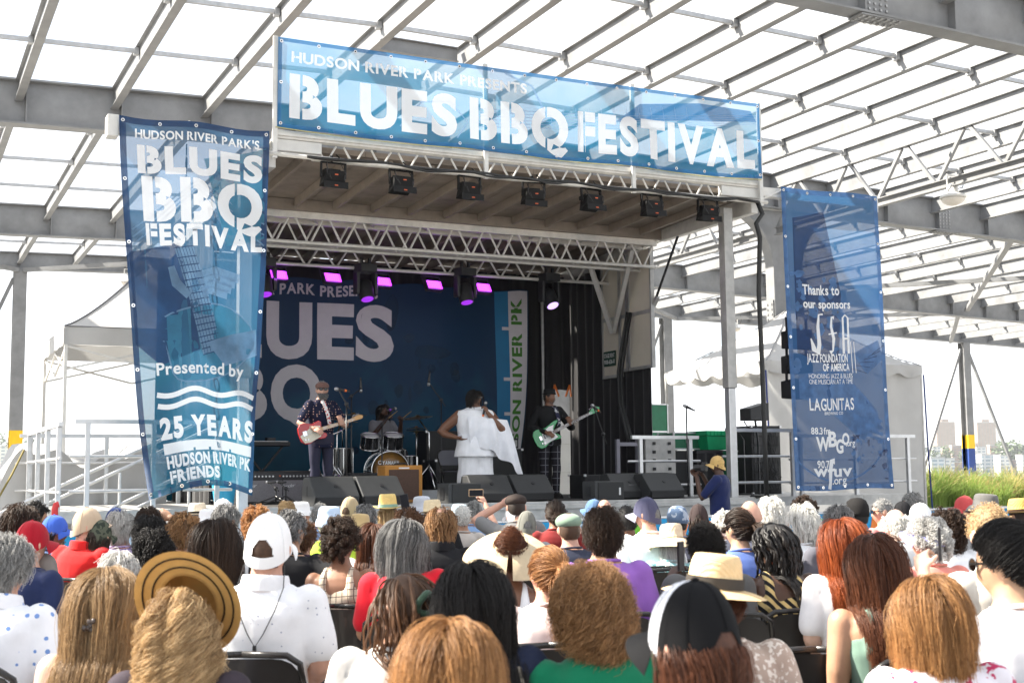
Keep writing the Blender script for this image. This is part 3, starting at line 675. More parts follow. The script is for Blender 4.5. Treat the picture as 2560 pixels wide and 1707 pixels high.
for u in (.625, .66): band_on(rb, [rw(u,.51), rw(u+.01,.615)], .012, rfn, INK, 'trombone_mark', .006)
text_on(rb, 'JAZZ FOUNDATION', .17*W2, .585*W2, RZ(.578), .125, rfn, INK, .028, .06, '', .28, off=.006)
text_on(rb, 'OF AMERICA', .32*W2, .60*W2, RZ(.607), .11, rfn, INK, .028, .06, '', .28, off=.006)
text_on(rb, 'HONORING JAZZ & BLUES', .18*W2, .63*W2, RZ(.632), .072, rfn, INK, .0, .07, '', .28, off=.006)
text_on(rb, 'ONE MUSICIAN AT A TIME', .18*W2, .63*W2, RZ(.651), .072, rfn, INK, .0, .07, '', .28, off=.006)
text_on(rb, 'LAGUNITAS', .17*W2, .63*W2, RZ(.737), .18, rfn, INK, .02, .07, '', .28, off=.006)
text_on(rb, 'BREWING CO', .31*W2, .51*W2, RZ(.752), .045, rfn, INK, .01, .10, '', .3, off=.006)
text_on(rb, '88.3 fm', .17*W2, .36*W2, RZ(.815), .10, rfn, INK, .022, .05, '', .12, off=.006)
for ch, a, b, v, h in (('W',.21,.345,.868,.20), ('B',.335,.43,.855,.22), ('G',.42,.50,.878,.20), ('O',.49,.565,.852,.17)): text_on(rb, ch, a*W2, b*W2, RZ(v), h, rfn, INK, .04, .02, off=.006+.0004*ord(ch)%3*.0002)
text_on(rb, '.org', .53*W2, .62*W2, RZ(.858), .10, rfn, INK, .012, .03, '', .2, off=.0068)
text_on(rb, '90.7', .21*W2, .34*W2, RZ(.925), .11, rfn, INK, .022, .05, '', .2, off=.006)
text_on(rb, 'w', .17*W2, .32*W2, RZ(.952), .17, rfn, INK, .03, .04, off=.006); text_on(rb, 'uv', .39*W2, .58*W2, RZ(.955), .17, rfn, INK, .03, .04, off=.006)
band_on(rb, [rw(.40,.905), rw(.365,.905), rw(.35,.93), rw(.345,.975), rw(.335,.995)], [.09,.09,.075,.06,.07], rfn, INK, 'letter_f_mark', .0065)
band_on(rb, [rw(.315,.935), rw(.40,.932)], .04, rfn, INK, 'letter_f_mark', .0072)
text_on(rb, '.org', .37*W2, .52*W2, RZ(.980), .12, rfn, INK, .016, .04, '', .2, off=.006)
hem(rb, rfn, W2, H2, SP1); grommets(rb, rfn, W2, H2, 4, 6)
# backdrop
BX0, BZ0, BW, BH = -.35, 1.05, 6.62, 3.66; BY = 5.55
def bshape(u, v):
    x = BX0+BW*u; y = BY+.03*math.sin(u*23+v*3)+.02*math.sin(u*9-v*7)-.05*v*v*(u > .9)*(u-.9)*10
    x -= .35*v**2.5*max(0, u-.93)/.07
    return (x, y, BZ0+BH*(1-v)+.02*math.sin(u*40)*(v < .1))
bfn = warp_fn(0, BW, 0, BH, 0, bshape)
BDM = banner_mat('backdrop_cloth', (.004,.095,.155), (.003,.034,.085), (.004,.032,.078), 0, 1.3, 1.0, 4.9, .1)
bd = ob('backdrop_banner', G().grid(lambda u, v: bshape(u, v), 70, 30), BDM, smooth=True); tag(bd, 'dark blue stage backdrop with huge pale letters behind the drummer', 'banner')
def bpx(px, py): q = P(px, py, Y=BY); return q.x-BX0, q.z-BZ0
GREEN = mat('park_green_ink', (.04,.17,.012), .7, var=.05); STRIPB = mat('backdrop_sky_blue', (.01,.16,.32), .7, var=.08)
zb, zt_ = bpx(800, 890)[1], bpx(800, 757)[1]
xu, xe0, xe1, xs0, xs1 = bpx(660, 820)[0], bpx(793, 820)[0], bpx(885, 820)[0], bpx(889, 820)[0], bpx(985, 820)[0]
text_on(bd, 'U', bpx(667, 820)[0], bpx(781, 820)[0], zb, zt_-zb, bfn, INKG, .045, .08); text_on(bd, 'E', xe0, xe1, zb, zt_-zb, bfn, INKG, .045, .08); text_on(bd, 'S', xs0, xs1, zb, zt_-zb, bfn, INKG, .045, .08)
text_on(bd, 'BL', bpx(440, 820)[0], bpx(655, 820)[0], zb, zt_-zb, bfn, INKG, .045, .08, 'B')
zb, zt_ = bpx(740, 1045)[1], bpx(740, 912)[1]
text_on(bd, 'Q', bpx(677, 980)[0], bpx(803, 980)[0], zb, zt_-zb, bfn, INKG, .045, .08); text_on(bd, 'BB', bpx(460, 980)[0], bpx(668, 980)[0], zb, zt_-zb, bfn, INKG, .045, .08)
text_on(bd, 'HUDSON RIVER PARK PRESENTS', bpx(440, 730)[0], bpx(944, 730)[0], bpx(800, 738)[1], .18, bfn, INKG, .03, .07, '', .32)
xa, xb_, xc = bpx(1240, 900)[0], bpx(1273, 900)[0], bpx(1331, 760)[0]
poly_on(bd, [(xa, .45), (xb_, .45), (xb_, BH-.02), (xa, BH-.02)], bfn, STRIPB, 'blue_strip'); poly_on(bd, [(xb_+.001, .03), (BW-.02, .03), (BW-.02, BH-.02), (xb_+.001, BH-.02)], bfn, INKG, 'white_strip')
for t in (.38, .55, .80): poly_on(bd, [(xb_-.13, BH*t), (xb_, BH*t), (xb_, BH*t+.06), (xb_-.13, BH*t+.06)], bfn, INKG, 'pier_mark', off=.004)
V2, F2 = text2d('HUDSON RIVER PK', .036, .07, 'HRPK', space=.36); wv = max(v[0] for v in V2); Lv = 3.4; ht = (BW-xb_)*.52
flat_to_surface('lettering', [(BW-.14-b*ht, .10+a/wv*Lv) for a, b in V2], F2, bfn, GREEN, bd, .15, .005)
BKP = mat('backdrop_bokeh', (.012,.05,.10), .7, var=.5, scale=4, trans=.55)
for k in range(34):
    a, b = random.uniform(3.2, 5.6), random.uniform(.5, 3.2); poly_on(bd, blob(a, b, random.uniform(.02, .10)*(1+3*(k<3)), random.uniform(.03, .14)*(1+2*(k<3)), 16, .12, k), bfn, BKP, 'bokeh_print', off=.0012+.0001*k)
for txt, zz in (('STAGE RENT', 3.41), ('908-636-0', 3.30)):
    V2, F2 = text2d(txt, .02, .07); wv = max(v[0] for v in V2)
    flat_to_surface('lettering', [(a/wv*.36, b*.075) for a, b in V2], F2, lambda a, b, off, z0=zz: V((7.187, 4.40-a, z0+b)), WHITE, pl, 1)
# barricade cloth in front of the stage
bar_ = thing('barricade', 'crowd barricade covered in blue cloth with orange and green shapes before the stage', 'barricade')
bcols = [mat('barricade_blue', (.01,.27,.55), .7, var=.2, scale=3), mat('barricade_orange', (.75,.20,.03), .7, var=.1), mat('barricade_green', (.16,.52,.03), .7, var=.1), mat('barricade_sky', (.25,.55,.72), .7, var=.1)]
def bf(a, b, off=0): return V((-3.2+a, -1.9-off+.02*math.sin(a*7), b))
ob('cloth', G().grid(lambda u, v: bf(13.6*u, .84*(1-v)), 70, 4), bcols[0], bar_, smooth=True)
for k in range(26):
    x = .2+k*.52; c = bcols[[1, 3, 1, 2, 1][k % 5]]; poly_on(bar_, [(x, .1), (x+.16, .05), (x+.42, .78), (x+.2, .80)], bf, c, 'print', off=.006)
ob('rail', G().tube([(-3.2, -1.86, .85), (10.4, -1.86, .85)], .022, 8), ALU, bar_)
for k in range(8): ob('foot', G().tube([(-3+k*1.9, -1.84, .84), (-3+k*1.9, -1.84, .02), (-3+k*1.9, -1.2, .02)], .02, 6), ALU, bar_)

# ------------------------------------------------------------ stage lights
FBLK = mat('flood_black', (.005,.005,.0055), .6, var=.2, spec=.25)
LENSP = mat('purple_led', (.3,.05,.5), .3, var=0, emit=(.52,.045,.85), estr=.75)
LENSD = mat('dim_purple_led', (.15,.03,.25), .3, var=0, emit=(.32,.03,.7), estr=.35)
ORNG = mat('orange_label', (.55,.09,.02), .5, var=.05)
def flood(p, label):
    t = thing('stage_flood_light', label, 'stage light', p, group='black flood lights along the front light pipe')
    ob('body', G().loft([[(-.17,-.06,-.06),(.17,-.06,-.06),(.17,.16,-.12),(-.17,.16,-.12)],[(-.15,-.10,.10),(.15,-.10,.10),(.15,.12,.06),(-.15,.12,.06)]]), FBLK, t, bevel=.012)
    ob('barn_door', G().bar((-.19,-.11,-.12), (.19,-.11,-.12), .012, .10), FBLK, t)
    ob('fin_block', G().box(-.12,.12,.02,.2,.075,.14), FBLK, t, bevel=.006)
    ob('yoke', G().bar((-.19,.02,0), (-.19,.02,.22), .02, .05).bar((.19,.02,0), (.19,.02,.22), .02, .05).bar((-.2,.02,.225), (.2,.02,.225), .05, .018), FBLK, t)
    ob('clamp', G().tube([(-.03,.02,.23),(-.03,.02,.33)], .03, 8).tube([(.04,.02,.27),(.08,-.02,.31),(.02,-.04,.34)], .012, 6), FBLK, t)
    for z in (-.13, .03): ob('label_plate', G().box(-.025,.025,-.125,-.118,z-.008,z+.008), ORNG, t)
    for k in range(2): ob('safety_wire', G().tube([(-.1+.2*k,0,.24),(-.15+.3*k,-.12,.05),(-.08+.2*k,-.13,-.05),(-.12+.3*k,0,.2)], .006, 5), RUB, t)
    t.scale = (.84, .84, .84); return t
ords = ['first', 'second', 'third', 'fourth', 'fifth', 'sixth', 'seventh']
for i, x in enumerate((.75, 1.66, 2.61, 3.55, 4.45, 5.42, 6.36)):
    flood((x, -.12, 5.10), f'black flood light on the front pipe, {ords[i]} of seven from the guitar banner').rotation_euler = (R(random.uniform(-8, 10)), 0, R(random.uniform(-8, 8)))
g = G()
cp = [(x, -.15+.02*math.sin(x*5), 5.36-.035*abs(math.sin(x*2.3))-.01*x*.2) for x in np.linspace(.4, 7.2, 40)]
g.tube(cp, .022, 7); g.tube([(x, y-.03, z-.02-.02*math.sin(x*7)) for x, y, z in cp[6:]], .014, 6)
g.tube([(7.2, -.15, 5.33), (7.28, -.16, 5.15), (7.16, -.16, 5.0), (7.22, -.16, 4.8), (7.2, -.12, 4), (7.22, -.12, 3), (7.24, -.10, 2), (7.26, -.08, 1.05), (7.2, .2, 1.03)], .035, 8)
tag(ob('power_cable', g, RUB, smooth=True), 'thick black power cable along the light pipe and down past the right mast', 'cable')
def led_panel(p, label, rz=0):
    t = thing('led_wash_panel', label, 'stage light', p, rz, group='purple wash panels on the rear truss')
    ob('case', G().box(-.16,.16,0,.09,-.09,.09), BLACK, t, bevel=.01)
    l = G()
    for i in range(8):
        for j in range(4): l.cb((-.123+.035*i, -.006, -.055+.036*j), .031, .01, .031)
    tag(ob('diode', l, LENSP, t), kind='stuff')
    ob('yoke', G().bar((-.18,.04,0), (-.18,.04,.2), .015, .03).bar((.18,.04,0), (.18,.04,.2), .015, .03).bar((-.18,.04,.2), (.18,.04,.2), .03, .015), BLACKM, t)
    t.rotation_euler = (R(-28), 0, rz)
    # the panel's own light
    la = bpy.data.lights.new('panel_light', 'AREA'); la.energy = .8; la.color = (.55,.1,1); la.size = .25
    lo = bpy.data.objects.new('panel_light', la); COL.objects.link(lo); lo.parent = t; lo.location = (0,-.03,0); lo.rotation_euler = (R(90),0,0)
for i, (px, py) in enumerate(((697, 687), (832, 694), (958, 704), (1086, 712), (1209, 719))):
    led_panel(P(px, py, Y=4.2), f'glowing purple LED panel on the rear truss, {ords[i]} from the guitar banner', R(12))
def moving_head(p, label, tilt, lens):
    t = thing('moving_head_light', label, 'stage light', p, R(10), group='moving head lights under the rear truss')
    ob('base', G().box(-.15,.15,-.12,.14,.28,.42), BLACK, t, bevel=.015)
    for s in (-1, 1): ob('arm', G().box(s*.165-.03, s*.165+.03, -.07, .07, -.08, .278), BLACK, t, bevel=.015)
    M = Matrix.Rotation(R(tilt), 3, 'X')
    h = ob('head', G().lathe([(.09,.15),(.125,.11),(.13,-.02),(.12,-.14),(.115,-.17)], 20, (0,0,0), M), BLACK, t, angle=40)
    g = G(); c = M @ V((0,0,-.165))
    g.lathe([(.105,0),(.09,-.012),(.02,-.02),(.002,-.02)], 20, c, M); ob('lens', g, lens, t, smooth=True)
    ob('clamp', G().bar((-.07,.0,.42), (-.07,.0,.52), .04, .04).bar((.07,.0,.42), (.07,.0,.52), .04, .04), BLACKM, t)
moving_head(P(914, 725, Y=4.15), 'black moving head light between the second and third purple panels', -22, LENSD)
moving_head(P(1163, 733, Y=4.15), 'black moving head light between the fourth and fifth purple panels', -18, LENSD)
moving_head(P(1374, 745, Y=4.15), 'black moving head light nearest the beige side panels', -32, mat('lit_lens', (.5,.4,.6), .15, var=0, emit=(.6,.35,1), estr=.6))
moving_head(P(660, 712, Y=4.15), 'black moving head light half hidden behind the guitar banner edge', -20, LENSD)

# ------------------------------------------------------------ wedges, amplifiers, drums
GRILLE = mat('speaker_grille', (.014,.0145,.015), .6, var=.15, scale=30, bump=.25, bscale=220)
CAB = mat('cabinet_black', (.012,.012,.013), .6, var=.2, scale=20, bump=.15, bscale=120)
CABL = mat('cabinet_side_grey', (.034,.035,.036), .55, var=.15, scale=14)
def wedge(x, y, rz, label, w=.64):
    t = thing('monitor_wedge', label, 'monitor speaker', (x, y, DZ), rz, group='floor monitors along the stage edge')
    prof = [(-.22, 0), (.2, 0), (.26, .12), (.02, .37), (-.18, .36), (-.24, .2)]       # (y,z): sloped grille faces the band
    prof = [(-a, b) for a, b in prof]
    g = G(); g.prism(prof[::-1], w, (-w/2, 0, 0), (0,1,0), (0,0,1)); ob('cabinet', g, CABL, t, bevel=.012)
    ob('front_panel', G().loft([[(-w/2+.03, -.243, .125), (w/2-.03, -.243, .125), (w/2-.03, -.236, .13), (-w/2+.03, -.236, .13)], [(-w/2+.03, -.03, .356), (w/2-.03, -.03, .356), (w/2-.03, -.022, .36), (-w/2+.03, -.022, .36)]]) if False else G().box(-w/2+.02, w/2-.02, -.268, -.262, .02, .11), CAB, t)
    ob('port_plug', G().lathe([(.028,0),(.028,.012),(.0,.012)], 14, (.02, -.135, .248), Matrix.Rotation(R(46), 3, 'X')), BLACK, t)
    for s in (-1, 1): ob('handle_slot', G().cb((s*(w/2+.001), .05, .19), .012, .04, .13), BLACK, t, bevel=.004)
    ob('grille', G().loft([[(-w/2+.02,.02,.372),(w/2-.02,.02,.372),(w/2-.02,.03,.378),(-w/2+.02,.03,.378)],[(-w/2+.02,.17,.374),(w/2-.02,.17,.374),(w/2-.02,.18,.368),(-w/2+.02,.18,.368)]]), GRILLE, t)
    return t
def at_floor(px, Y): q = P(px, 1240, Y=Y); return q.x, Y
for px, Y, lab in ((826, .62, 'dark grey floor monitor wedge in front of the guitarist'), (940, .66, 'dark grey floor monitor wedge in front of the tweed amplifier'), (1216, 1.0, 'dark grey floor monitor wedge at the singer\'s feet'), (1318, 1.1, 'dark grey floor monitor wedge between singer and bassist'), (1560, 1.25, 'dark grey floor monitor wedge below the bassist\'s microphone'), (1645, 1.0, 'dark grey floor monitor wedge beside the right microphone stand')):
    x, y = at_floor(px, Y); wedge(x, y, R(random.uniform(-3, 6)), lab, .60)
def front_fill(px, label):
    x, y = at_floor(px, .32); t = thing('front_fill_speaker', label, 'speaker', (x, y, DZ), R(8), group='front fill speakers on the stage lip')
    ob('cabinet', G().prism([(-.25,0),(.25,0),(.25,.27),(-.25,.27)], .3, (0,.15,0), (1,0,0), (0,0,1)), CABL, t, bevel=.012)
    ob('grille', G().box(-.20,.235,-.162,-.151,.015,.255), GRILLE, t, bevel=.004); ob('handle_slot', G().box(-.258,-.249,-.04,.06,.06,.2), BLACK, t); ob('badge', G().box(.15,.18,-.168,-.1625,.08,.18), ALU, t)
front_fill(1148, 'small black speaker on the stage lip below the singer'); front_fill(1508, 'small black speaker on the stage lip below the bassist\'s microphone stand')
SILVER = mat('silver_grille_cloth', (.20,.19,.20), .6, var=.15, scale=60, bump=.3, bscale=200); TWEED = mat('tweed_covering', (.48,.21,.035), .7, var=.12, scale=40, bump=.2, bscale=300); OXB = mat('oxblood_grille', (.085,.045,.03), .75, var=.2, scale=50, bump=.25, bscale=250)
def amp(px, Y, w, h, label, tweed=False, script=''):
    x, y = at_floor(px, Y); t = thing('guitar_amplifier', label, 'amplifier', (x, y, DZ), R(4))
    cov = TWEED if tweed else CAB; d = .27
    ob('cabinet', G().box(-w/2, w/2, 0, d, 0, h), cov, t, bevel=.014)
    zt = h-.06 if tweed else h-.13
    ob('grille', G().box(-w/2+(.06 if tweed else .025), w/2-(.06 if tweed else .025), -.008, -.001, .04, zt), OXB if tweed else SILVER, t)
    if tweed: ob('name_plate', G().box(-.08, .08, -.006, -.001, h-.048, h-.03), ALU, t); ob('handle', G().tube([(-.1,.12,h),(-.08,.12,h+.025),(.08,.12,h+.025),(.1,.12,h)], .012, 6), RUB, t)
    else:
        ob('control_panel', G().box(-w/2+.025, w/2-.025, -.004, -.001, h-.115, h-.03), BLACK, t)
        for i in range(9): ob('knob', G().lathe([(.014,0),(.012,.02),(.0,.02)], 8, (-w/2+.09+i*(w-.2)/9, -.004, h-.075), Matrix.Rotation(R(90), 3, 'X')), ALU, t)
        ob('pilot_lamp', G().cb((w/2-.06, -.006, h-.07), .02, .01, .02), ORNG, t)
        if script:
            V2, F2 = text2d(script, .0, .0); wv = max(v[0] for v in V2)
            flat_to_surface('lettering', [(-w/2+.06+a/wv*.2+b*.02, h-.24+b*.05+a/wv*.02) for a, b in V2], F2, lambda a, b, off: V((a, -.012, b)), ALU, t, 1)
    for i in (-1, 1):
        for j in (.03, d-.03): ob('corner', G().cb((i*(w/2-.015), j, .01), .035, .035, .022), BLACKM, t)
    return t
amp(652, 2.3, .66, .46, 'silver-faced guitar amplifier half hidden by the guitar banner', script='Fender'); amp(748, 2.35, .66, .46, 'silver-faced guitar amplifier behind the guitarist', script='Fender'); amp(925, 2.55, .62, .42, 'silver-faced guitar amplifier beside the tweed one', script='Fender')
amp(1010, 1.75, .58, .52, 'tweed-covered guitar amplifier with brown grille in front of the drums', True)
def box_thing(name, label, cat, px, Y, z0, w, d, h, m, rz=0, extra=None, x=None):
    xx = P(px, 1200, Y=Y).x if x is None else x
    t = thing(name, label, cat, (xx, Y, z0), rz); ob('body', G().box(-w/2, w/2, 0, d, 0, h), m, t, bevel=.012)
    e = G()
    for s in (-1, 1):
        for zz in (0, h):
            for yy in (0, d): e.cb((s*w/2, yy, zz+(.012 if zz == 0 else -.012)), .035, .035, .035)
    ob('corner_guard', e, ALU, t) if extra != 'none' else None
    return t
bx_ = box_thing('bass_amplifier', 'black bass amplifier stack behind the singer', 'amplifier', 1262, 3.3, DZ, .62, .4, .78, CAB); ob('head_unit', G().box(-.26,.26,.02,.34,.79,.95), BLACK, bx_, bevel=.01); ob('front_panel', G().box(-.23,.23,.008,.019,.82,.92), ALUD, bx_); ob('grille', G().box(-.28,.28,-.01,-.001,.04,.74), GRILLE, bx_)
for i in range(6): ob('knob', G().cb((-.18+.07*i, .002, .87), .02, .014, .02), BLACK, bx_)
box_thing('speaker_cabinet', 'tall black speaker cabinet behind the singer\'s bent elbow', 'speaker', 1110, 4.4, DZ, .62, .5, 1.1, CAB)
box_thing('speaker_cabinet', 'low black speaker cabinet beside the folding chair', 'speaker', 1140, 4.0, DZ, .7, .5, .62, CAB)
ri = thing('drum_riser', 'low silver-edged riser under the drum kit', 'riser', (2.9, 4.4, DZ)); ob('top', G().box(-1.1,1.15,-1.2,1.1,.12,.15), DECK, ri); ob('edge', G().box(-1.1,1.15,-1.23,-1.2,.0,.15), ALU, ri, bevel=.005); ob('side', G().box(-1.1,1.15,-1.19,1.1,0,.119), BLACKM, ri)
RZ_ = DZ+.15
# drum kit
SHELL = mat('black_drum_lacquer', (.012,.012,.014), .12, var=.1, coat=.6); HEADW = mat('drum_head_coated', (.55,.55,.53), .5, var=.08); HEADA = mat('kick_head_amber', (.07,.045,.03), .18, var=.4, scale=4, coat=.5, mottle=(.35,.17,.03)); CYM = mat('cymbal_bronze', (.55,.38,.14), .28, 1.0, var=.15, scale=12)
kit = thing('drum_kit', 'black lacquered drum kit with chrome stands behind the tweed amplifier', 'drum kit', (2.84, 3.85, RZ_), R(-4))
def drum(name, c, r, h, M, heads=True, lugs=8, head=HEADW):
    d = ob(name, G().lathe([(r,0),(r,h)], 28, c, M), SHELL, kit, angle=30)
    for z in (-.004, h+.004): ob('hoop', G().tube([V(c)+M @ V((1.03*r*math.cos(a), 1.03*r*math.sin(a), z)) for a in np.linspace(0, 2*math.pi, 29)[:-1]], .011, 6, closed=True), CHROME, d, smooth=True)
    ob('drum_head', G().lathe([(r*.98,h+.001),(r*.5,h+.004),(.002,h+.004)], 28, c, M), head, d, smooth=True)
    if lugs:
        lg = G()
        for k in range(lugs):
            a = 2*math.pi*k/lugs; lg.tube([V(c)+M @ V((1.04*r*math.cos(a), 1.04*r*math.sin(a), z)) for z in (0, h*.3, h*.7, h)], .008, 5)
        tag(ob('lug', lg, CHROME, d), kind='stuff')
    return d
I3 = Matrix.Identity(3); FX = Matrix.Rotation(R(90), 3, 'X')
kd = drum('kick_drum', (0, -.02, .30), .29, .42, FX, head=HEADA, lugs=10)
V2, F2 = text2d('YAMAHA', .03, .07); wv = max(v[0] for v in V2)
flat_to_surface('lettering', [(-.13+a/wv*.27, .40+b*.052) for a, b in V2], F2, lambda a, b, off: V((a, -.452, b)), WHITE, kd, 1)
ob('logo_ring', G().tube([(-.165+.026*math.cos(a), -.452, .428+.026*math.sin(a)) for a in np.linspace(0, 6.28, 15)[:-1]], .006, 5, closed=True), WHITE, kd)
T1 = Matrix.Rotation(R(18), 3, 'X')
drum('tom', (-.20, .02, .66), .145, .2, T1); drum('tom', (.17, .02, .66), .155, .21, T1); drum('floor_tom', (-.60, .3, .25), .2, .4, I3); drum('snare_drum', (.36, .5, .5), .17, .14, I3); drum('floor_tom', (.55, .45, .28), .16, .25, I3)
def leg3(g, c, z, r, n=3, ph=.5):
    for k in range(n):
        a = ph+2*math.pi*k/n; g.tube([(c[0], c[1], z), (c[0]+r*math.cos(a), c[1]+r*math.sin(a), .015)], .011, 6)
def cymbal(c, r, tiltx, tilty, base, boom=True):
    M = Matrix.Rotation(R(tiltx), 3, 'X') @ Matrix.Rotation(R(tilty), 3, 'Y')
    o = ob('cymbal', G().lathe([(r,0),(r*.6,.012),(r*.22,.02),(r*.12,.04),(.004,.045),(.004,.036),(r*.12,.034),(r*.22,.014),(r*.6,.008),(r,-.002)], 32, c, M, close=False), CYM, kit, angle=40)
    g = G(); g.tube([c, (base[0], base[1], c[2]-.25), (base[0], base[1], .3)], .012, 7); leg3(g, base, .38, .3); ob('cymbal_stand', g, CHROME, kit, smooth=True)
cymbal((-.62, .15, 1.10), .26, 8, 6, (-.74, -.05)); cymbal((.62, .12, 1.14), .24, 6, -8, (.74, -.1)); cymbal((-.30, .62, 1.2), .22, 4, 0, (-.45, .75)); cymbal((.72, .5, .98), .17, 0, 0, (.72, .5)); cymbal((.72, .5, .95), .17, 180, 0, (.72, .5))
g = G(); g.tube([(0, .1, .58), (0, .1, .80)], .016, 8); g.tube([(-.2, .1, .74), (.2, .1, .74)], .012, 6); ob('tom_mount', g, CHROME, kit)
for bx0 in ((-1.15, -.3), (-.9, -.35)):
    g = G(); g.tube([(bx0[0], bx0[1], .05), (bx0[0], bx0[1], .95)], .014, 7); leg3(g, bx0, .42, .32, ph=random.random()); g.tube([(bx0[0], bx0[1], .85), (bx0[0]+.4, bx0[1]+.3, 1.0)], .01, 6); ob('boom_stand', g, CHROME, kit, smooth=True)
# keyboard
kb = thing('keyboard', 'black stage keyboard on a stand beside the guitar banner edge', 'keyboard', (P(655, 1112, Y=4.9).x, 4.9, DZ), R(8)); ob('case', G().box(-.6,.42,-.16,.16,.86,.93), BLACK, kb, bevel=.015); ob('white_keys', G().box(-.55,.38,-.15,-.02,.931,.942), WHITE, kb); ob('module', G().box(.1,.24,.02,.12,.931,1.0), BLACK, kb)
for s in (-1, 1): ob('stand_leg', G().bar((-.4*s, 0, 0), (.35*s, 0, .86), .03, .03), BLACKM, kb)
# ------------------------------------------------------------ microphones
GRAYM = mat('mic_grille', (.35,.35,.36), .3, .8, var=.1)
def mic(parent, p, d, tag_col=None):
    d = V(d).normalized(); p = V(p); q = d.to_track_quat('Z', 'Y').to_matrix()
    m = ob('microphone', G().lathe([(.012,-.17),(.015,-.1),(.022,-.02),(.024,0)], 12, p, q), BLACK, parent, smooth=True)
    ob('mic_head', G().ell(p+d*.028, .027, .027, .032, 12, 8, q), GRAYM, m, smooth=True)
    if tag_col: ob('mic_ring', G().lathe([(.0165,-.12),(.0175,-.1),(.0185,-.09)], 10, p, q), tag_col, m)
def mic_stand(px, Y, label, z_top, tip=None, direct=None, round_base=False, ring=None, z0=DZ, small=False):
    x = P(px, 1200, Y=Y).x; t = thing('microphone_stand', label, 'microphone stand', (x, Y, z0))
    g = G(); g.tube([(0,0,.02), (0,0,z_top)], .011, 8); ob('upright', g, BLACKM, t, smooth=True)
    if round_base: ob('base', G().lathe([(.15,0),(.15,.012),(.05,.03),(.0,.03)], 20), BLACKM, t, angle=30)
    else:
        b = G(); leg3(b, (0,0), .12, .30, ph=.9); ob('tripod', b, BLACKM, t)
    if tip is not None:
        tip = V(tip)-V((x, Y, z0)); back = V((0,0,z_top)) - (tip-V((0,0,z_top)))*.35
        ob('boom', G().tube([back, tip], .009, 7), BLACKM, t); ob('clutch', G().ell((0,0,z_top), .03, .03, .03, 10, 6), BLACK, t, smooth=True)
    else: tip = V((0,0,z_top))
    mic(t, tip, direct or (-.6,-.3,.5), ring)
    return t
RING = mat('orange_ring', (.9,.2,.03), .5, var=0)
YB = 1.45
mic_stand(866, YB, 'microphone stand with slanted mic in front of the guitarist\'s shoulder', P(866, 1010, Y=YB).z-DZ, P(846, 973, Y=YB), (-.9, -.1, .12), ring=RING)
mic_stand(878, 3.0, 'tall overhead microphone stand left of the drum kit', P(878, 990, Y=3.0).z-DZ, P(902, 972, Y=3.1), (.05, .1, -1))
mic_stand(1104, 3.4, 'tall overhead boom microphone stand right of the drum kit', P(1104, 1000, Y=3.4).z-DZ, P(1072, 956, Y=3.3), (-.05, .1, -1))
mic_stand(1510, 1.6, 'boom microphone stand beside the bassist\'s guitar headstock', P(1512, 1085, Y=1.6).z-DZ, P(1484, 1016, Y=1.5), (-.8, -.2, .5), ring=RING)
mic_stand(1720, .75, 'straight microphone stand with round base near the right mast', P(1720, 1016, Y=.75).z-DZ, None, (-.95, -.1, .35), True)
mic_stand(955, 2.9, 'short microphone stand aimed at the toms', P(955, 1060, Y=2.9).z-DZ, P(985, 1022, Y=3.2), (.5, .3, .1), ring=mat('violet_ring', (.3,.05,.6), .5, var=0))
for px, lab in ((715, 'low microphone on a short stand before the amplifier behind the guitarist'), (690, 'low microphone on a short stand before the half-hidden amplifier')):
    mic_stand(px, 1.75, lab, .22, P(px-18, 1205, Y=1.95), (-.3, .9, .0))
# folding chair on stage, black case, pedal bits
def folding_chair(name, label, loc, rz, group, m=None):
    t = thing(name, label, 'folding chair', loc, rz, group); m = m or CHM
    for nm, md in CH_PARTS: link(nm, md, m if nm in ('backrest', 'seat') else CHF, t)
    return t
CHM = mat('black_chair_enamel', (.02,.018,.017), .32, var=.2, scale=6, coat=.25); CHF = mat('black_chair_frame', (.025,.023,.022), .25, .3, var=.1)
def _chair_parts():
    out = []
    def back(u, v):
        a = (u-.5)*2; x = .205*a; return (x, -.20-.035*(1-a*a)-.03*v*0-.05*(1-v), .525+.225*(1-v)-.02*abs(a)**6*(1-v)*3)
    g = G(); g.grid(back, 12, 4); b = len(g.v); g.grid(lambda u, v: V(back(u, v))+V((0, .012, 0)), 12, 4)
    out.append(('backrest', g.mesh('backrest', smooth=True)))
    out.append(('seat', G().grid(lambda u, v: (-.20+.40*u, -.18+.40*v, .455-.02*math.sin(math.pi*u)*math.sin(math.pi*v)), 8, 8).box(-.2, .2, -.18, .22, .425, .44).mesh('seat', smooth=False, bevel=0)))
    for s in (-1, 1):
        out.append(('frame_leg', G().tube([(s*.215, .24, .0), (s*.215, .05, .42), (s*.215, -.235, .64), (s*.205, -.262, .73), (s*.16, -.275, .762), (0, -.285, .768)], .0125, 8).mesh('frame_leg', smooth=True)))
        out.append(('rear_leg', G().tube([(s*.19, -.26, 0), (s*.19, .12, .44)], .0115, 8).mesh('rear_leg', smooth=True)))
    out.append(('crossbar', G().tube([(-.21, .2, .1), (.21, .2, .1)], .01, 6).mesh('crossbar'))); out.append(('crossbar', G().tube([(-.19, -.2, .08), (.19, -.2, .08)], .01, 6).mesh('crossbar')))
    return out
CH_PARTS = _chair_parts()
folding_chair('folding_chair', 'black folding chair on stage beside the singer\'s hip', (P(1138, 1200, Y=2.6).x, 2.6, DZ), R(170), 'folding chairs', mat('grey_chair', (.10,.10,.12), .4, var=.1))
box_thing('equipment_case', 'long low black equipment case below the bassist\'s microphone', 'case', 1530, 2.0, DZ, .95, .5, .36, CAB)
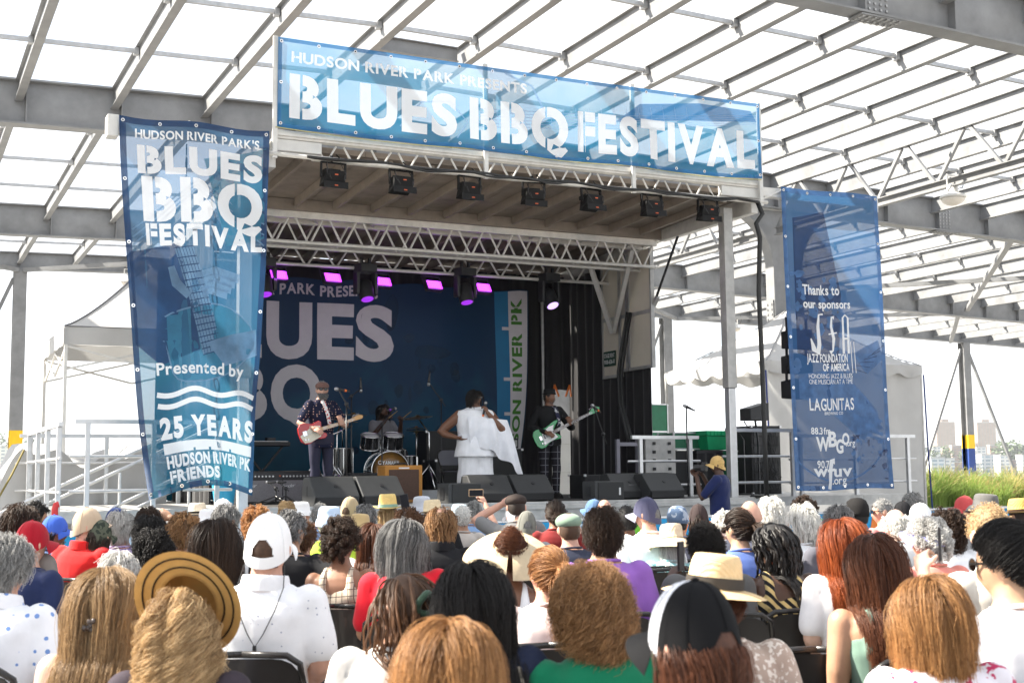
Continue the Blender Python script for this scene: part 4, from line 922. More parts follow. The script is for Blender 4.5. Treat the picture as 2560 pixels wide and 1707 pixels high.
# ------------------------------------------------------------ stage-right backline and railings
GRN = mat('green_flight_case', (.012,.16,.075), .45, var=.15, scale=8); GRNB = mat('green_crate_plastic', (.01,.42,.17), .4, var=.12, scale=6)
def flight_case(label, px, Y, z0, w, d, h, m=GRN, rz=0):
    t = box_thing('flight_case', label, 'flight case', px, Y, z0, w, d, h, m, rz); e = G()
    for s in (-1, 1):
        for yy in (0, d): e.box(s*w/2-.012, s*w/2+.012, yy-.012, yy+.012, .03, h-.03)
    for zz in (.0, h): e.box(-w/2+.02, w/2-.02, -.012, .012, zz-.012, zz+.012)
    ob('edge_trim', e, ALU, t); ob('latch', G().cb((0, -.008, h*.55), .09, .016, .10), ALU, t, bevel=.004); ob('seam', G().box(-w/2, w/2, -.005, -.001, h*.68, h*.70), ALU, t); return t
flight_case('tall dark green flight case behind the hydraulic ram', 1643, 6.6, 1.0, .55, .6, 1.75)
flight_case('small green flight case on top of the tall black rack', 1722, 3.6, 1.80, .58, .5, .28)
flight_case('pale green flight case beside the tall black rack', 1668, 4.2, 1.02, .4, .6, .80, mat('pale_green_case', (.12,.38,.24), .45, var=.12))
flight_case('dark green slanted case lid behind the photographer', 1860, 3.0, 1.2, .5, .4, .55)
rk = box_thing('equipment_rack', 'tall black equipment rack behind the right microphone stand', 'equipment rack', 1722, 3.4, 1.02, .66, .6, .75, CAB)
rk2 = box_thing('equipment_rack', 'black amplifier rack full of cables beside the white tent wall', 'equipment rack', 1918, 2.6, 1.02, .6, .5, 1.15, CAB)
for k in range(7): ob('rack_unit', G().box(-.26,.26,-.012,-.001,.08+.15*k,.20+.15*k), BLACKM if k % 2 else BLACK, rk2, bevel=.004)
for k in range(24): ob('cable', G().tube([(random.uniform(-.25,.25), -.03, random.uniform(.2,1.1)), (random.uniform(-.25,.25), -.08, random.uniform(.1,.7)), (random.uniform(-.25,.25), -.05, .03)], .008, 5), RUB, rk2)
cr_ = thing('plastic_crate', 'bright green plastic crate with ribbed lid behind the right mast', 'crate', (P(1803, 1200, Y=3.4).x, 3.4, 1.78), R(6))
ob('tub', G().loft([[(-.27,0,0),(.27,0,0),(.27,.4,0),(-.27,.4,0)],[(-.32,-.03,.24),(.32,-.03,.24),(.32,.43,.24),(-.32,.43,.24)]]), GRNB, cr_, bevel=.01)
ob('lid', G().box(-.35,.35,-.05,.45,.243,.33), GRNB, cr_, bevel=.012)
for k in range(9): ob('lid_rib', G().box(-.34+.082*k, -.325+.082*k, -.062, -.049, .25, .325), GRNB, cr_)
tb = thing('work_table', 'black cloth-covered table carrying the green crate', 'table', (P(1803, 1200, Y=3.4).x, 3.3, 1.0)); ob('top', G().box(-.6,.6,-.05,.6,.72,.77), BLACK, tb); ob('skirt', G().grid(lambda u, v: (-.6+1.2*u, -.06+.02*math.sin(u*40), .72-.7*v), 40, 4), drape_mat(), tb, smooth=True)
mn = thing('monitor_display', 'black wedge-shaped screen on a pole beside the tent wall', 'screen', (P(1892, 1200, Y=2.3).x, 2.3, DZ)); ob('shell', G().prism([(-.2,0),(.18,.0),(.18,.30),(-.2,.20)], .3, (0,.15,1.22), (1,0,0), (0,0,1)), BLACK, mn, bevel=.01); ob('pole', G().tube([(.05,.0,0),(.05,.0,.85),(0,0,1.25)], .018, 8), BLACKM, mn)
fl_ = thing('console_lamp', 'black stand with cable clips left of the black screen', 'stand', (P(1862, 1200, Y=2.2).x, 2.2, DZ)); ob('upright', G().tube([(0,0,0),(0,0,.9)], .012, 6), BLACKM, fl_); ob('arm', G().tube([(0,0,.9),(-.1,0,1.02),(.08,0,1.12),(.02,0,1.2)], .012, 6), BLACKM, fl_); ob('foot', G().lathe([(.15,0),(.15,.02),(.0,.03)], 14), BLACKM, fl_)
def railing(label, a, b, z0, h, posts, nbars=2, name='guard_railing'):
    a, b = V(a), V(b); t = thing(name, label, 'railing', (0,0,0), group='aluminium stage railings'); d = b-a
    ob('top_rail', G().bar(a-d.normalized()*.15+V((0,0,z0+h)), b+d.normalized()*.15+V((0,0,z0+h)), .05, .05), ALU, t)
    for q in posts:
        p = a+d*q; ob('post', G().box(p.x-.028, p.x+.028, p.y-.028, p.y+.028, z0-.1, z0+h-.026), ALU, t, bevel=.005)
    for k in range(nbars):
        z = z0+h*(k+.55)/(nbars+.35)*.92; ob('rail_bar', G().tube([a-d.normalized()*.2+V((0,.035,z)), b+d.normalized()*.2+V((0,.035,z))], .018, 8), ALU, t)
railing('aluminium railing behind the right microphone stand', (5.85, 1.05, 0), (6.72, 1.05, 0), DZ, .90, (0, 1))
railing('aluminium railing between right mast and sponsor banner', (7.28, .7, 0), (8.35, .7, 0), DZ, 1.0, (0, 1))
railing('rounded aluminium railing behind the sponsor banner', (8.55, .75, 0), (10.7, .75, 0), DZ, .92, (0, .5, 1))
railing('aluminium railing on the left wing, nearest its front edge', (-2.0, .8, 0), (-.45, .8, 0), DZ, 1.06, (0, .5, 1))
railing('aluminium railing at the back of the left wing', (-2.3, 4.4, 0), (-.2, 4.4, 0), DZ, 1.0, (0, .5, 1))
railing('aluminium railing along the outer end of the left wing', (-2.33, .75, 0), (-2.33, 4.3, 0), DZ, 1.02, (0, .33, .66, 1))
sr = thing('stair_railing', 'sloping aluminium stair rails going down from the left wing', 'railing')
for dz in (.95, .80, .35, .20): ob('sloped_rail', G().tube([(-.2, 2.2, DZ+dz+.25), (-2.9, 2.2, dz-.25+.25)], .022, 8), ALU, sr)
for x in (-.5, -1.4, -2.3): ob('post', G().tube([(x, 2.2, .0+max(0, (x+2.9)*.3)), (x, 2.2, DZ+.9+(x+.2)*.37)], .02, 8), ALU, sr)
lt = thing('lift_gate', 'grey steel tail gate frame folded at the stage side', 'gate', (0,0,0)); ob('frame', G().box(6.62,6.68,3.05,3.11,DZ,1.95).box(7.02,7.10,3.05,3.13,DZ,1.98).box(6.685,7.015,3.06,3.1,1.84,1.9).box(6.685,7.015,3.06,3.1,1.3,1.36), mat('violet_grey_steel', (.28,.27,.31), .5, .3, var=.12), lt); ob('plate', G().box(7.14,7.72,3.0,3.05,1.38,1.98), ALUD, lt)
for i in range(2):
    for j in range(4): ob('bolt', G().cb((7.3+.3*i, 2.99, 1.46+.14*j), .05, .02, .05), BLACKM, lt)
cn_ = thing('cooler_tub', 'small blue and white tub behind the guitar banner', 'tub', (P(560, 1240, Y=1.5).x, 1.5, DZ)); ob('tub', G().lathe([(.12,0),(.16,.3)], 18), mat('tub_blue', (.03,.35,.6), .4, var=.1), cn_, angle=40); ob('rim', G().lathe([(.162,.30),(.17,.33),(.16,.33)], 18), WHITE, cn_)
g = G()
for k in range(26):
    z = 5.3-.045*k*3.6; g.tube([(-1.05+.012*math.cos(a)*(k % 2), -.02+.0, z+.07*math.sin(a)) if k % 2 == 0 else (-1.05, -.02+.03*math.cos(a), z+.07*math.sin(a)) for a in np.linspace(0, 6.28, 9)[:-1]], .008, 5, closed=True)
tag(ob('hoist_chain', g, BLACKM), 'dark hoist chain hanging behind the guitar banner', 'chain')
# ------------------------------------------------------------ tents and wrapped goods
TENT = mat('white_tent_vinyl', (.52,.515,.505), .55, var=.08, scale=2, translucent=.2)
LEGW = mat('tent_leg_white', (.72,.70,.66), .45, .2, var=.1)
def pop_tent(label, c, w, d, z_e, z_p, rz):
    t = thing('canopy_tent', label, 'tent', c, rz)
    def roof(u, v):
        x, y = (u-.5)*w, (v-.5)*d; r = max(abs(u-.5), abs(v-.5))*2
        return (x, y, z_e+(z_p-z_e)*(1-r)**1.25)
    ob('roof', G().grid(roof, 24, 24), TENT, t, smooth=True)
    seamm = mat('tent_seam_grey', (.16,.16,.17), .7, var=.05)
    for sx, sy in ((0,0),(1,0),(1,1),(0,1)): ob('roof_seam', G().tube([V(roof(.5+(sx-.5)*q, .5+(sy-.5)*q))+V((0,0,.01)) for q in np.linspace(1, .02, 14)], .012, 5), seamm, t)
    ob('roof_seam', G().tube([(-w/2,-d/2,z_e+.005),(w/2,-d/2,z_e+.005)], .010, 5), seamm, t)
    for i, (x0, y0, x1, y1) in enumerate(((-w/2,-d/2,w/2,-d/2),(w/2,-d/2,w/2,d/2),(w/2,d/2,-w/2,d/2),(-w/2,d/2,-w/2,-d/2))):
        ob('valance', G().grid(lambda u, v: (x0+(x1-x0)*u+.01*math.sin(u*30)*(y0 != y1), y0+(y1-y0)*u+.01*math.sin(u*30)*(x0 != x1), z_e-.28*v), 20, 3), TENT, t, smooth=True)
        xa, xb = V((x0,y0,0))*.97, V((x1,y1,0))*.97
        for k in range(2):
            a = xa+(xb-xa)*(k*.5); b = xa+(xb-xa)*(k*.5+.5)
            ob('scissor_bar', G().bar(a+V((0,0,z_e-.30)), b+V((0,0,z_e-.66)), .03, .03), LEGW, t); ob('scissor_bar', G().bar(a+V((0,.02,z_e-.66)), b+V((0,.02,z_e-.30)), .03, .03), LEGW, t)
        ob('leg', G().box(x0*.98-.025, x0*.98+.025, y0*.98-.025, y0*.98+.025, 0, z_e-.02), LEGW, t)
    return t
q = P(157, 815, Y=5.6)
pop_tent('white pop-up canopy tent left of the stage behind the railings', (q.x+1.55, 5.6+1.5, 0), 3.05, 3.0, q.z, q.z+1.3, 0)
def frame_tent():
    Y0 = 7.4; a, b = P(1915, 905, Y=Y0), P(2305, 925, Y=Y0); w = b.x-a.x; d = min(6.5, P(1660, 925, X=a.x).y-Y0); c = ((a.x+b.x)/2, Y0+d/2, 0); ze = 3.78
    t = thing('frame_tent', 'large white frame tent with scalloped valance behind the sponsor banner', 'tent', c)
    def roof(u, v):
        x, y = (u-.5)*w, (v-.5)*d; r = max(abs(u-.5), abs(v-.5))*2; k = 1-r
        return (x, y, ze+1.45*k**1.15+.03*math.sin(x*3)*k+.02*math.sin(u*60)*r**3)
    ob('roof', G().grid(roof, 36, 36), TENT, t, smooth=True)
    for sx, sy in ((0,0),(1,0),(1,1),(0,1)): ob('roof_seam', G().tube([V(roof(.5+(sx-.5)*q, .5+(sy-.5)*q))+V((0,0,.01)) for q in np.linspace(1, .02, 14)], .012, 5), mat('tent_seam_pale', (.3,.3,.31), .7, var=.05), t)
    for (x0, y0, x1, y1) in ((-w/2,-d/2,w/2,-d/2),(w/2,-d/2,w/2,d/2),(-w/2,d/2,-w/2,-d/2),(w/2,d/2,-w/2,d/2)):
        n = 6
        ob('valance', G().grid(lambda u, v: (x0+(x1-x0)*u+.02*math.sin(u*50)*(y0 != y1)*v, y0+(y1-y0)*u+.03*math.sin(u*50)*(x0 != x1)*v, ze+.01-(.18+.10*abs(math.sin(u*math.pi*n)))*v), 80, 4), TENT, t, smooth=True)
    xw = -w/2+.05
    ob('side_wall', G().grid(lambda u, v: (xw+(w-.1)*u, -d/2+.06+.04*math.sin(u*17+v*2)+.02*math.sin(u*37), ze-.12-(ze-.15)*v), 50, 12), TENT, t, smooth=True)
    ob('side_wall', G().grid(lambda u, v: (w/2-.06+.03*math.sin(u*14), -d/2+.07+(d-.1)*u, ze-.12-(ze-.15)*v), 30, 8), TENT, t, smooth=True)
    for x in (-w/2+.02, w/2-.03):
        for y in (-d/2+.03, d/2-.05): ob('leg', G().tube([(x, y, 0), (x, y, ze-.05)], .035, 8), ALUD, t)
    BLR = mat('blue_rope', (.012,.03,.16), .8, var=.2)
    for x in (xw-.08, w/2+.02): ob('strap', G().tube([(x, -d/2-.02, ze-.2), (x+.02, -d/2-.04, 2.0), (x+.08, -d/2-.05, .1)], .018, 6), BLR, t)
    return t
frame_tent()
wp = thing('tarped_pallet', 'goods wrapped in white tarpaulin on the pier, left of the stage', 'tarpaulin', (0,0,0))
q0, q1 = P(10, 1240, Y=4.0), P(330, 1240, Y=4.0)
def tarp(u, v):
    x = q0.x+(q1.x-q0.x+.6)*u; y = 4.6+1.9*v
    zz = 1.78+.10*math.sin(u*9)+.08*math.sin(u*23+v*5)-.5*max(0, .12-u)*6-.25*max(0, .1-v)*2
    return (x, y, zz)
ob('top_cover', G().grid(tarp, 40, 16), TENT, wp, smooth=True)
ob('front_cover', G().grid(lambda u, v: (q0.x+(q1.x-q0.x+.6)*u-.3*v*(u < .1), 4.6-.10*v+.05*math.sin(u*31+v*3)*v, V(tarp(u, 0)).z*(1-v)), 50, 10), TENT, wp, smooth=True)
ob('side_cover', G().grid(lambda u, v: (q0.x-.55*v+.05*math.sin(u*12), 4.6+1.9*u, V(tarp(0, u)).z*(1-v)), 20, 10), TENT, wp, smooth=True)
ob('strap', G().tube([P(60, 1125, Y=4.45), P(30, 1185, Y=4.3), P(-30, 1290, Y=4.0)], .015, 6), mat('strap_olive', (.25,.2,.06), .8, var=.2), wp)
rp_ = ob('red_standpipe', G().tube([P(137, 1310, Y=-.5), P(137, 1272, Y=-.5), P(140, 1262, Y=-.5), P(147, 1260, Y=-.5)], .035, 8), mat('hydrant_red', (.6,.03,.03), .4, var=.1), smooth=True); tag(rp_, 'short hooked red pipe before the left railings', 'pipe')
# ------------------------------------------------------------ ornamental grass bed, right
_CL = [None]
def hair_obj(name, pts, rad, m, parent=None):
    n, k = pts.shape[:2]; hc = bpy.data.hair_curves.new(name); hc.add_curves([k]*n)
    hc.attributes['position'].data.foreach_set('vector', np.ascontiguousarray(pts, np.float32).ravel())
    a = hc.attributes.new('radius', 'FLOAT', 'POINT'); rr = np.broadcast_to(np.asarray(rad, np.float32), (n, k)); a.data.foreach_set('value', np.ascontiguousarray(rr).ravel())
    cl = _CL[0] if _CL[0] is not None and len(_CL[0]) == n else rng.random(n); ca = hc.attributes.new('clump', 'FLOAT', 'CURVE'); ca.data.foreach_set('value', np.ascontiguousarray(cl, np.float32)); _CL[0] = None
    hc.materials.append(m); o = bpy.data.objects.new(name, hc); COL.objects.link(o)
    if parent is not None: o.parent = parent
    return o
def grass(name, c, sx, sy, n, h, m, label):
    cl = rng.uniform(-1, 1, (70, 2)); ch = rng.uniform(.6, 1.35, 70); ci = rng.integers(0, 70, n); r = np.clip(cl[ci]+rng.normal(size=(n, 2))*np.array([.035, .08]), -1, 1); k = 6; t = np.linspace(0, 1, k); pts = np.zeros((n, k, 3)); hh = h*rng.uniform(.55, 1.1, n)*ch[ci]
    d = rng.normal(size=(n, 2))*.33; d[:, 0] += .10
    pts[:, :, 0] = c[0]+sx*r[:, :1]+d[:, :1]*(t**2)*hh[:, None]; pts[:, :, 1] = c[1]+sy*r[:, 1:]+d[:, 1:]*(t**2)*hh[:, None]; pts[:, :, 2] = c[2]+hh[:, None]*t*(1-.25*t*np.linalg.norm(d, axis=1)[:, None])
    return tag(hair_obj(name, pts, np.linspace(.010, .003, k)[None, :], m), label, 'grass', kind='stuff')
q = P(2440, 1250, Y=10.5)
tag(ob('planter', G().box(q.x-2.6, q.x+6, 10.0, 13.6, 0, .42), mat('planter_concrete', (.35,.34,.32), .8)), 'low concrete planter holding the tall ornamental grass', 'planter')
grass('ornamental_grass', (q.x+1.6, 11.8, .4), 4.0, 1.7, 5000, .92, mat('straw_grass', (.56,.48,.20), .6, var=.2, translucent=.5), 'straw-yellow ornamental grass in the planter right of the tent')
grass('green_grass', (q.x+1.6, 11.8, .4), 4.0, 1.6, 8000, .82, mat('green_grass', (.26,.36,.08), .6, var=.25, translucent=.5), 'green leafy grass in the planter right of the tent')

tr_ = thing('tent_stand_in', 'added white panelled box standing for the white tents seen through the gap in the back drapes', 'tent stand-in', (P(1420, 1100, Y=10).x, 10, 0)); ob('body', G().box(-1.6,1.6,0,2.2,.5,2.62), TENT, tr_, bevel=.03)  # white box added to fill the drape gap where bright tents show
for k in range(4): ob('seam', G().box(-1.6,1.6,-.012,-.001,.8+.62*k,.812+.62*k), ALUD, tr_)
for s in (-1, 1): ob('wheel', G().lathe([(.28,-.1),(.3,-.05),(.3,.05),(.28,.1)], 20, (s*.7, .3, .3), FX), RUB, tr_)

for k in range(3):
    q = P(1992, 850+62*k, Y=.55); t = thing('hanging_speaker', 'black hanging loudspeaker behind the sponsor banner edge, '+['topmost', 'middle', 'lowest'][k]+' of three', 'speaker', q, R(8), group='hanging loudspeakers'); ob('cabinet', G().prism([(-.14,-.16),(.14,-.13),(.14,.13),(-.14,.16)], .4, (-.2,0,0), (0,1,0), (0,0,1)), CAB, t, bevel=.012); ob('grille', G().box(-.18,.18,-.158,-.142,-.12,.12), GRILLE, t); ob('rigging', G().bar((-.21,0,.1), (-.21,0,.34), .02, .04).bar((.21,0,.1), (.21,0,.34), .02, .04), BLACKM, t)
q = P(1992, 800, Y=.55); tag(ob('hoist_chain', G().tube([q, (q.x, .55, 5.45)], .012, 6), BLACKM), 'thin chain holding the speakers behind the sponsor banner', 'chain')

# ------------------------------------------------------------ people: shared builders
_TS = bpy.data.scenes.new('tmp_remesh')
def remesh(g, name, voxel, smooth=4, wrinkle=0.0, factor=.5, seed=0):
    me = bpy.data.meshes.new(name); me.from_pydata(g.v, [], g.f)
    bm = bmesh.new(); bm.from_mesh(me); bmesh.ops.recalc_face_normals(bm, faces=bm.faces[:]); bm.to_mesh(me); bm.free()
    o = bpy.data.objects.new(name, me); _TS.collection.objects.link(o)
    r = o.modifiers.new('r', 'REMESH'); r.mode = 'VOXEL'; r.voxel_size = voxel
    if smooth: s = o.modifiers.new('s', 'SMOOTH'); s.iterations = smooth; s.factor = factor
    vl = _TS.view_layers[0]; vl.update(); dg = vl.depsgraph
    m2 = bpy.data.meshes.new_from_object(o.evaluated_get(dg)); m2.name = name
    bpy.data.objects.remove(o); bpy.data.meshes.remove(me)
    if wrinkle:
        n = len(m2.vertices); co = np.empty(n*3); m2.vertices.foreach_get('co', co); co = co.reshape(-1, 3); no = np.empty(n*3); m2.vertices.foreach_get('normal', no); no = no.reshape(-1, 3)
        x, y, z = co.T; s = seed*1.7
        d = np.sin(z*14+x*11*np.sign(x+.01)+1.8*np.sin(x*11+s)+s)*.8+np.sin(z*27-x*15+1.6*np.sin(x*17+y*9+s)+s)*.5+np.sin(x*24+z*13+y*12+s*2)*.35
        co += no*(d*wrinkle)[:, None]; m2.vertices.foreach_set('co', co.ravel())
    m2.shade_smooth(); m2.update(); return m2
def rings(spec, n=28, e=2.4, inf=0.0, M=None, off=(0,0,0)):
    out = []
    for z, rx, ry, cy in spec:
        rg = []
        for k in range(n):
            a = 2*math.pi*k/n; c, s = math.cos(a), math.sin(a)
            p = V(((rx+inf)*math.copysign(abs(c)**(2/e), c), cy+(ry+inf)*math.copysign(abs(s)**(2/e), s), z)); rg.append((M @ p if M else p)+V(off))
        out.append(rg)
    return out
def sm_tube(g, pts, rad, n=12, sub=4):
    """smooth tapered limb through the joints, with rounded ends"""
    pts = [V(p) for p in pts]; out, rr = [], []
    m = len(pts)
    for i in range(m-1):
        p0, p1, p2, p3 = pts[max(i-1, 0)], pts[i], pts[i+1], pts[min(i+2, m-1)]
        for k in range(sub):
            t = k/sub; c = .5*((2*p1)+(p2-p0)*t+(2*p0-5*p1+4*p2-p3)*t*t+(3*p1-p0-3*p2+p3)*t**3); l = p1.lerp(p2, t)
            out.append(l.lerp(c, .55)); rr.append(rad[i]+(rad[i+1]-rad[i])*t)
    out.append(pts[-1]); rr.append(rad[-1]); g.tube(out, rr, n)
    g.ell(pts[0], rad[0], rad[0], rad[0], 12, 8); g.ell(pts[-1], rad[-1], rad[-1], rad[-1], 12, 8); return g
HEAD_R = (.077, .098, .118)
def head_geo(g, M, ears=True, wide=1.0):
    vs, fs = [], []; n, m = 40, 30
    for i in range(m+1):
        ph = math.pi*i/m
        for k in range(n):
            th = 2*math.pi*k/n; dx, dy, dz = math.sin(ph)*math.cos(th), math.sin(ph)*math.sin(th), math.cos(ph)
            x, y, z = HEAD_R[0]*wide*dx, HEAD_R[1]*dy, HEAD_R[2]*dz
            if dz < 0: x *= 1-.26*(-dz)**1.6
            if dy < 0 and dz < -.25: y *= 1-.45*min(1, (-dz-.25)/.6)
            if dy > 0:
                y *= .96
                y += .026*math.exp(-(x/.012)**2)*math.exp(-((z+.03)/.022)**2)
                y -= .010*math.exp(-((abs(x)-.032)/.016)**2-((z-.010)/.013)**2)
                y += .005*math.exp(-(x/.05)**2-((z-.032)/.010)**2)
                y += .007*math.exp(-(x/.024)**2)*(math.exp(-((z+.061)/.006)**2)+.9*math.exp(-((z+.074)/.006)**2))
                y += .010*math.exp(-(x/.024)**2-((z+.100)/.016)**2)
            vs.append(M @ V((x, y, z)))
        if i: fs += [((i-1)*n+k, i*n+k, i*n+(k+1) % n, (i-1)*n+(k+1) % n) for k in range(n)]
    g.add(vs, fs)
    if ears:
        R3 = M.to_3x3()
        for s in (-1, 1): g.ell(M @ V((s*.080*wide, -.008, -.006)), .012, .021, .032, 12, 8, R3 @ Matrix.Rotation(R(-18*s), 3, 'Z'))
    return g
def hand(g, w, f, nrm, curl=25, side=1, spread=.006, s=1.0):
    w, f, nrm = V(w), V(f).normalized(), V(nrm); nrm = (nrm-f*nrm.dot(f)).normalized(); sd = f.cross(nrm).normalized()*side
    B = Matrix((sd, f, nrm)).transposed()
    g.ell(w+f*.048*s, .040*s, .054*s, .019*s, 14, 10, B)
    ln = ((.030,.024,.020), (.034,.027,.021), (.032,.025,.020), (.025,.019,.017))
    for i in range(4):
        p = w+f*.088*s+sd*((i-1.5)*-.0195*s); d = (f+sd*((1.5-i)*spread*10)).normalized(); pts = [p-d*.02*s, p]
        for j in range(3):
            d = (Matrix.Rotation(R(curl*(1 if j else .8)), 3, f.cross(nrm)) @ d).normalized(); p = p+d*ln[i][j]*s; pts.append(p)
        g.tube(pts, [.0095*s, .0095*s, .009*s, .0085*s, .007*s], 8)
    p = w+f*.025*s+sd*.030*s; d = (sd*.75+f*.65+nrm*.25).normalized(); pts = [p-d*.01, p, p+d*.032*s]; d = (d*.8+f*.6+nrm*.3).normalized(); pts.append(pts[-1]+d*.028*s); g.tube(pts, [.013*s, .0125*s, .0105*s, .008*s], 8)
    return g
# skin, cloth, hair materials
SK = {'pale': (.62,.40,.30), 'rosy': (.58,.32,.23), 'tan': (.42,.23,.14), 'olive': (.48,.29,.18), 'brown': (.17,.075,.04), 'deep': (.075,.034,.02), 'mid': (.26,.125,.07)}
def skin(k):
    m = mat('skin_'+k, SK[k], .5, var=.10, scale=18, bump=.06, bscale=220)
    m.node_tree.nodes['Principled BSDF'].inputs['Subsurface Weight'].default_value = .08
    m.node_tree.nodes['Principled BSDF'].inputs['Subsurface Radius'].default_value = (.02, .008, .004); return m
def cloth(name, col, pat=None, col2=None, sc=60):
    if name in _M: return _M[name]
    m = mat(name, col, .85, var=.08, scale=7, bump=.05, bscale=26, spec=.15, sheen=.15 if max(col) > .08 else 0)
    if pat:
        t = m.node_tree; b = t.nodes['Principled BSDF']; old = b.inputs['Base Color'].links[0].from_socket; tcn = [n for n in t.nodes if n.type == 'TEX_COORD'][0]
        mixn = N(t, 'ShaderNodeMix', data_type='RGBA'); mixn.inputs[7].default_value = tuple(col2)+(1,)
        if pat == 'dots':
            v = N(t, 'ShaderNodeTexVoronoi', Scale=sc); v.inputs['Randomness'].default_value = .35; c = N(t, 'ShaderNodeMath', operation='LESS_THAN'); c.inputs[1].default_value = .22 if sc < 30 else .11; t.links.new(tcn.outputs['Object'], v.inputs['Vector']); t.links.new(v.outputs['Distance'], c.inputs[0]); fac = c.outputs[0]
        elif pat == 'floral':
            v = N(t, 'ShaderNodeTexNoise', Scale=sc, Detail=3.0); c = N(t, 'ShaderNodeMath', operation='GREATER_THAN'); c.inputs[1].default_value = .56; t.links.new(tcn.outputs['Object'], v.inputs['Vector']); t.links.new(v.outputs['Fac'], c.inputs[0]); fac = c.outputs[0]
        elif pat == 'camo':
            v = N(t, 'ShaderNodeTexNoise', Scale=sc, Detail=1.0); c = N(t, 'ShaderNodeMath', operation='GREATER_THAN'); c.inputs[1].default_value = .5; t.links.new(tcn.outputs['Object'], v.inputs['Vector']); t.links.new(v.outputs['Fac'], c.inputs[0]); fac = c.outputs[0]
        else:
            sp = N(t, 'ShaderNodeSeparateXYZ'); t.links.new(tcn.outputs['Object'], sp.inputs[0]); fs = []
            def line(a, k, th):
                q = N(t, 'ShaderNodeMath', operation='MULTIPLY'); q.inputs[1].default_value = k; t.links.new(a, q.inputs[0]); fr = N(t, 'ShaderNodeMath', operation='FRACT'); t.links.new(q.outputs[0], fr.inputs[0]); lt = N(t, 'ShaderNodeMath', operation='LESS_THAN'); lt.inputs[1].default_value = th; t.links.new(fr.outputs[0], lt.inputs[0]); return lt.outputs[0]
            if pat == 'diag':
                ad = N(t, 'ShaderNodeMath', operation='ADD'); t.links.new(sp.outputs[0], ad.inputs[0]); t.links.new(sp.outputs[2], ad.inputs[1]); fac = line(ad.outputs[0], sc, .5)
            else:
                mxn = N(t, 'ShaderNodeMath', operation='MAXIMUM'); t.links.new(line(sp.outputs[0], sc, .12), mxn.inputs[0]); t.links.new(line(sp.outputs[2], sc, .12), mxn.inputs[1]); fac = mxn.outputs[0]
        t.links.new(fac, mixn.inputs[0]); t.links.new(old, mixn.inputs[6]); t.links.new(mixn.outputs[2], b.inputs['Base Color'])
    return m
def hair_mat(name, c0, c1, rough=.42):
    key = 'hair_'+name
    if key in _M: return _M[key]
    m = bpy.data.materials.new(key); m.use_nodes = True; t = m.node_tree; b = t.nodes['Principled BSDF']; b.inputs['Roughness'].default_value = .46; b.inputs['Specular IOR Level'].default_value = .35
    hi = N(t, 'ShaderNodeHairInfo'); rp = N(t, 'ShaderNodeValToRGB'); rp.color_ramp.elements[0].color = tuple(c0)+(1,); rp.color_ramp.elements[1].color = tuple(c1)+(1,); rp.color_ramp.elements[0].position = .15; rp.color_ramp.elements[1].position = .95
    at = N(t, 'ShaderNodeAttribute'); at.attribute_name = 'clump'
    fb = N(t, 'ShaderNodeMath', operation='MULTIPLY'); fb.inputs[1].default_value = .30; t.links.new(hi.outputs['Random'], fb.inputs[0])
    fc = N(t, 'ShaderNodeMath', operation='MULTIPLY_ADD'); fc.inputs[1].default_value = .52; t.links.new(at.outputs['Fac'], fc.inputs[0]); t.links.new(fb.outputs[0], fc.inputs[2])
    fa = N(t, 'ShaderNodeMath', operation='MULTIPLY_ADD'); fa.inputs[1].default_value = .30; t.links.new(hi.outputs['Intercept'], fa.inputs[0]); t.links.new(fc.outputs[0], fa.inputs[2])
    t.links.new(fa.outputs[0], rp.inputs['Fac']); t.links.new(rp.outputs['Color'], b.inputs['Base Color'])
    tl = N(t, 'ShaderNodeBsdfTranslucent'); t.links.new(rp.outputs['Color'], tl.inputs['Color']); ms = N(t, 'ShaderNodeMixShader', Fac=.22); t.links.new(b.outputs[0], ms.inputs[1]); t.links.new(tl.outputs[0], ms.inputs[2]); t.links.new(ms.outputs[0], t.nodes['Material Output'].inputs['Surface'])
    _M[key] = m; return m
HC = {'black': ((.006,.005,.005),(.022,.018,.016)), 'darkbrown': ((.016,.009,.006),(.06,.032,.018)), 'brown': ((.05,.024,.012),(.18,.085,.04)), 'lightbrown': ((.08,.036,.015),(.48,.27,.12)), 'blonde': ((.20,.11,.045),(.80,.58,.32)), 'dirtyblonde': ((.07,.038,.018),(.56,.37,.19)), 'grey': ((.10,.10,.10),(.50,.49,.47)), 'silver': ((.30,.29,.28),(.78,.76,.72)), 'white': ((.55,.54,.50),(.92,.90,.86)), 'red': ((.16,.03,.008),(.48,.12,.03)), 'auburn': ((.05,.018,.010),(.20,.07,.03)), 'ginger': ((.16,.06,.02),(.62,.32,.13)), 'saltpepper': ((.02,.02,.02),(.38,.37,.36)), 'caramel': ((.10,.042,.015),(.56,.29,.11))}
def hm(k): return hair_mat(k, *HC[k])
E_ = np.array([.080, .101, .121])
def hairline(d, full=False):
    """unit directions -> boolean scalp"""
    az = np.arctan2(np.abs(d[:, 0]), -d[:, 1]); t = az/np.pi
    zmin = np.interp(t, [0, .30, .47, .58, .75, 1], [-.62, -.50, -.16, -.02, .42, .50])
    return d[:, 2] > zmin
def scalp_dirs(n, fr=None, under=False):
    out = []; tot = 0
    while tot < n:
        d = rng.normal(size=(n*3, 3)); d /= np.linalg.norm(d, axis=1)[:, None]; k = hairline(d)
        if under is not False and under is not True: k &= (d @ np.array(under[0])) < under[1]
        elif under: k &= d[:, 2] < .06
        if fr == 'ring': k &= d[:, 2] < .45                         # bald crown
        if fr == 'thin': k &= (d[:, 2] < .72) | (rng.random(len(d)) < .25)
        d = d[k]; out.append(d); tot += len(d)
    return np.concatenate(out)[:n]
def nrmz(a): return a/np.maximum(np.linalg.norm(a, axis=-1, keepdims=True), 1e-9)
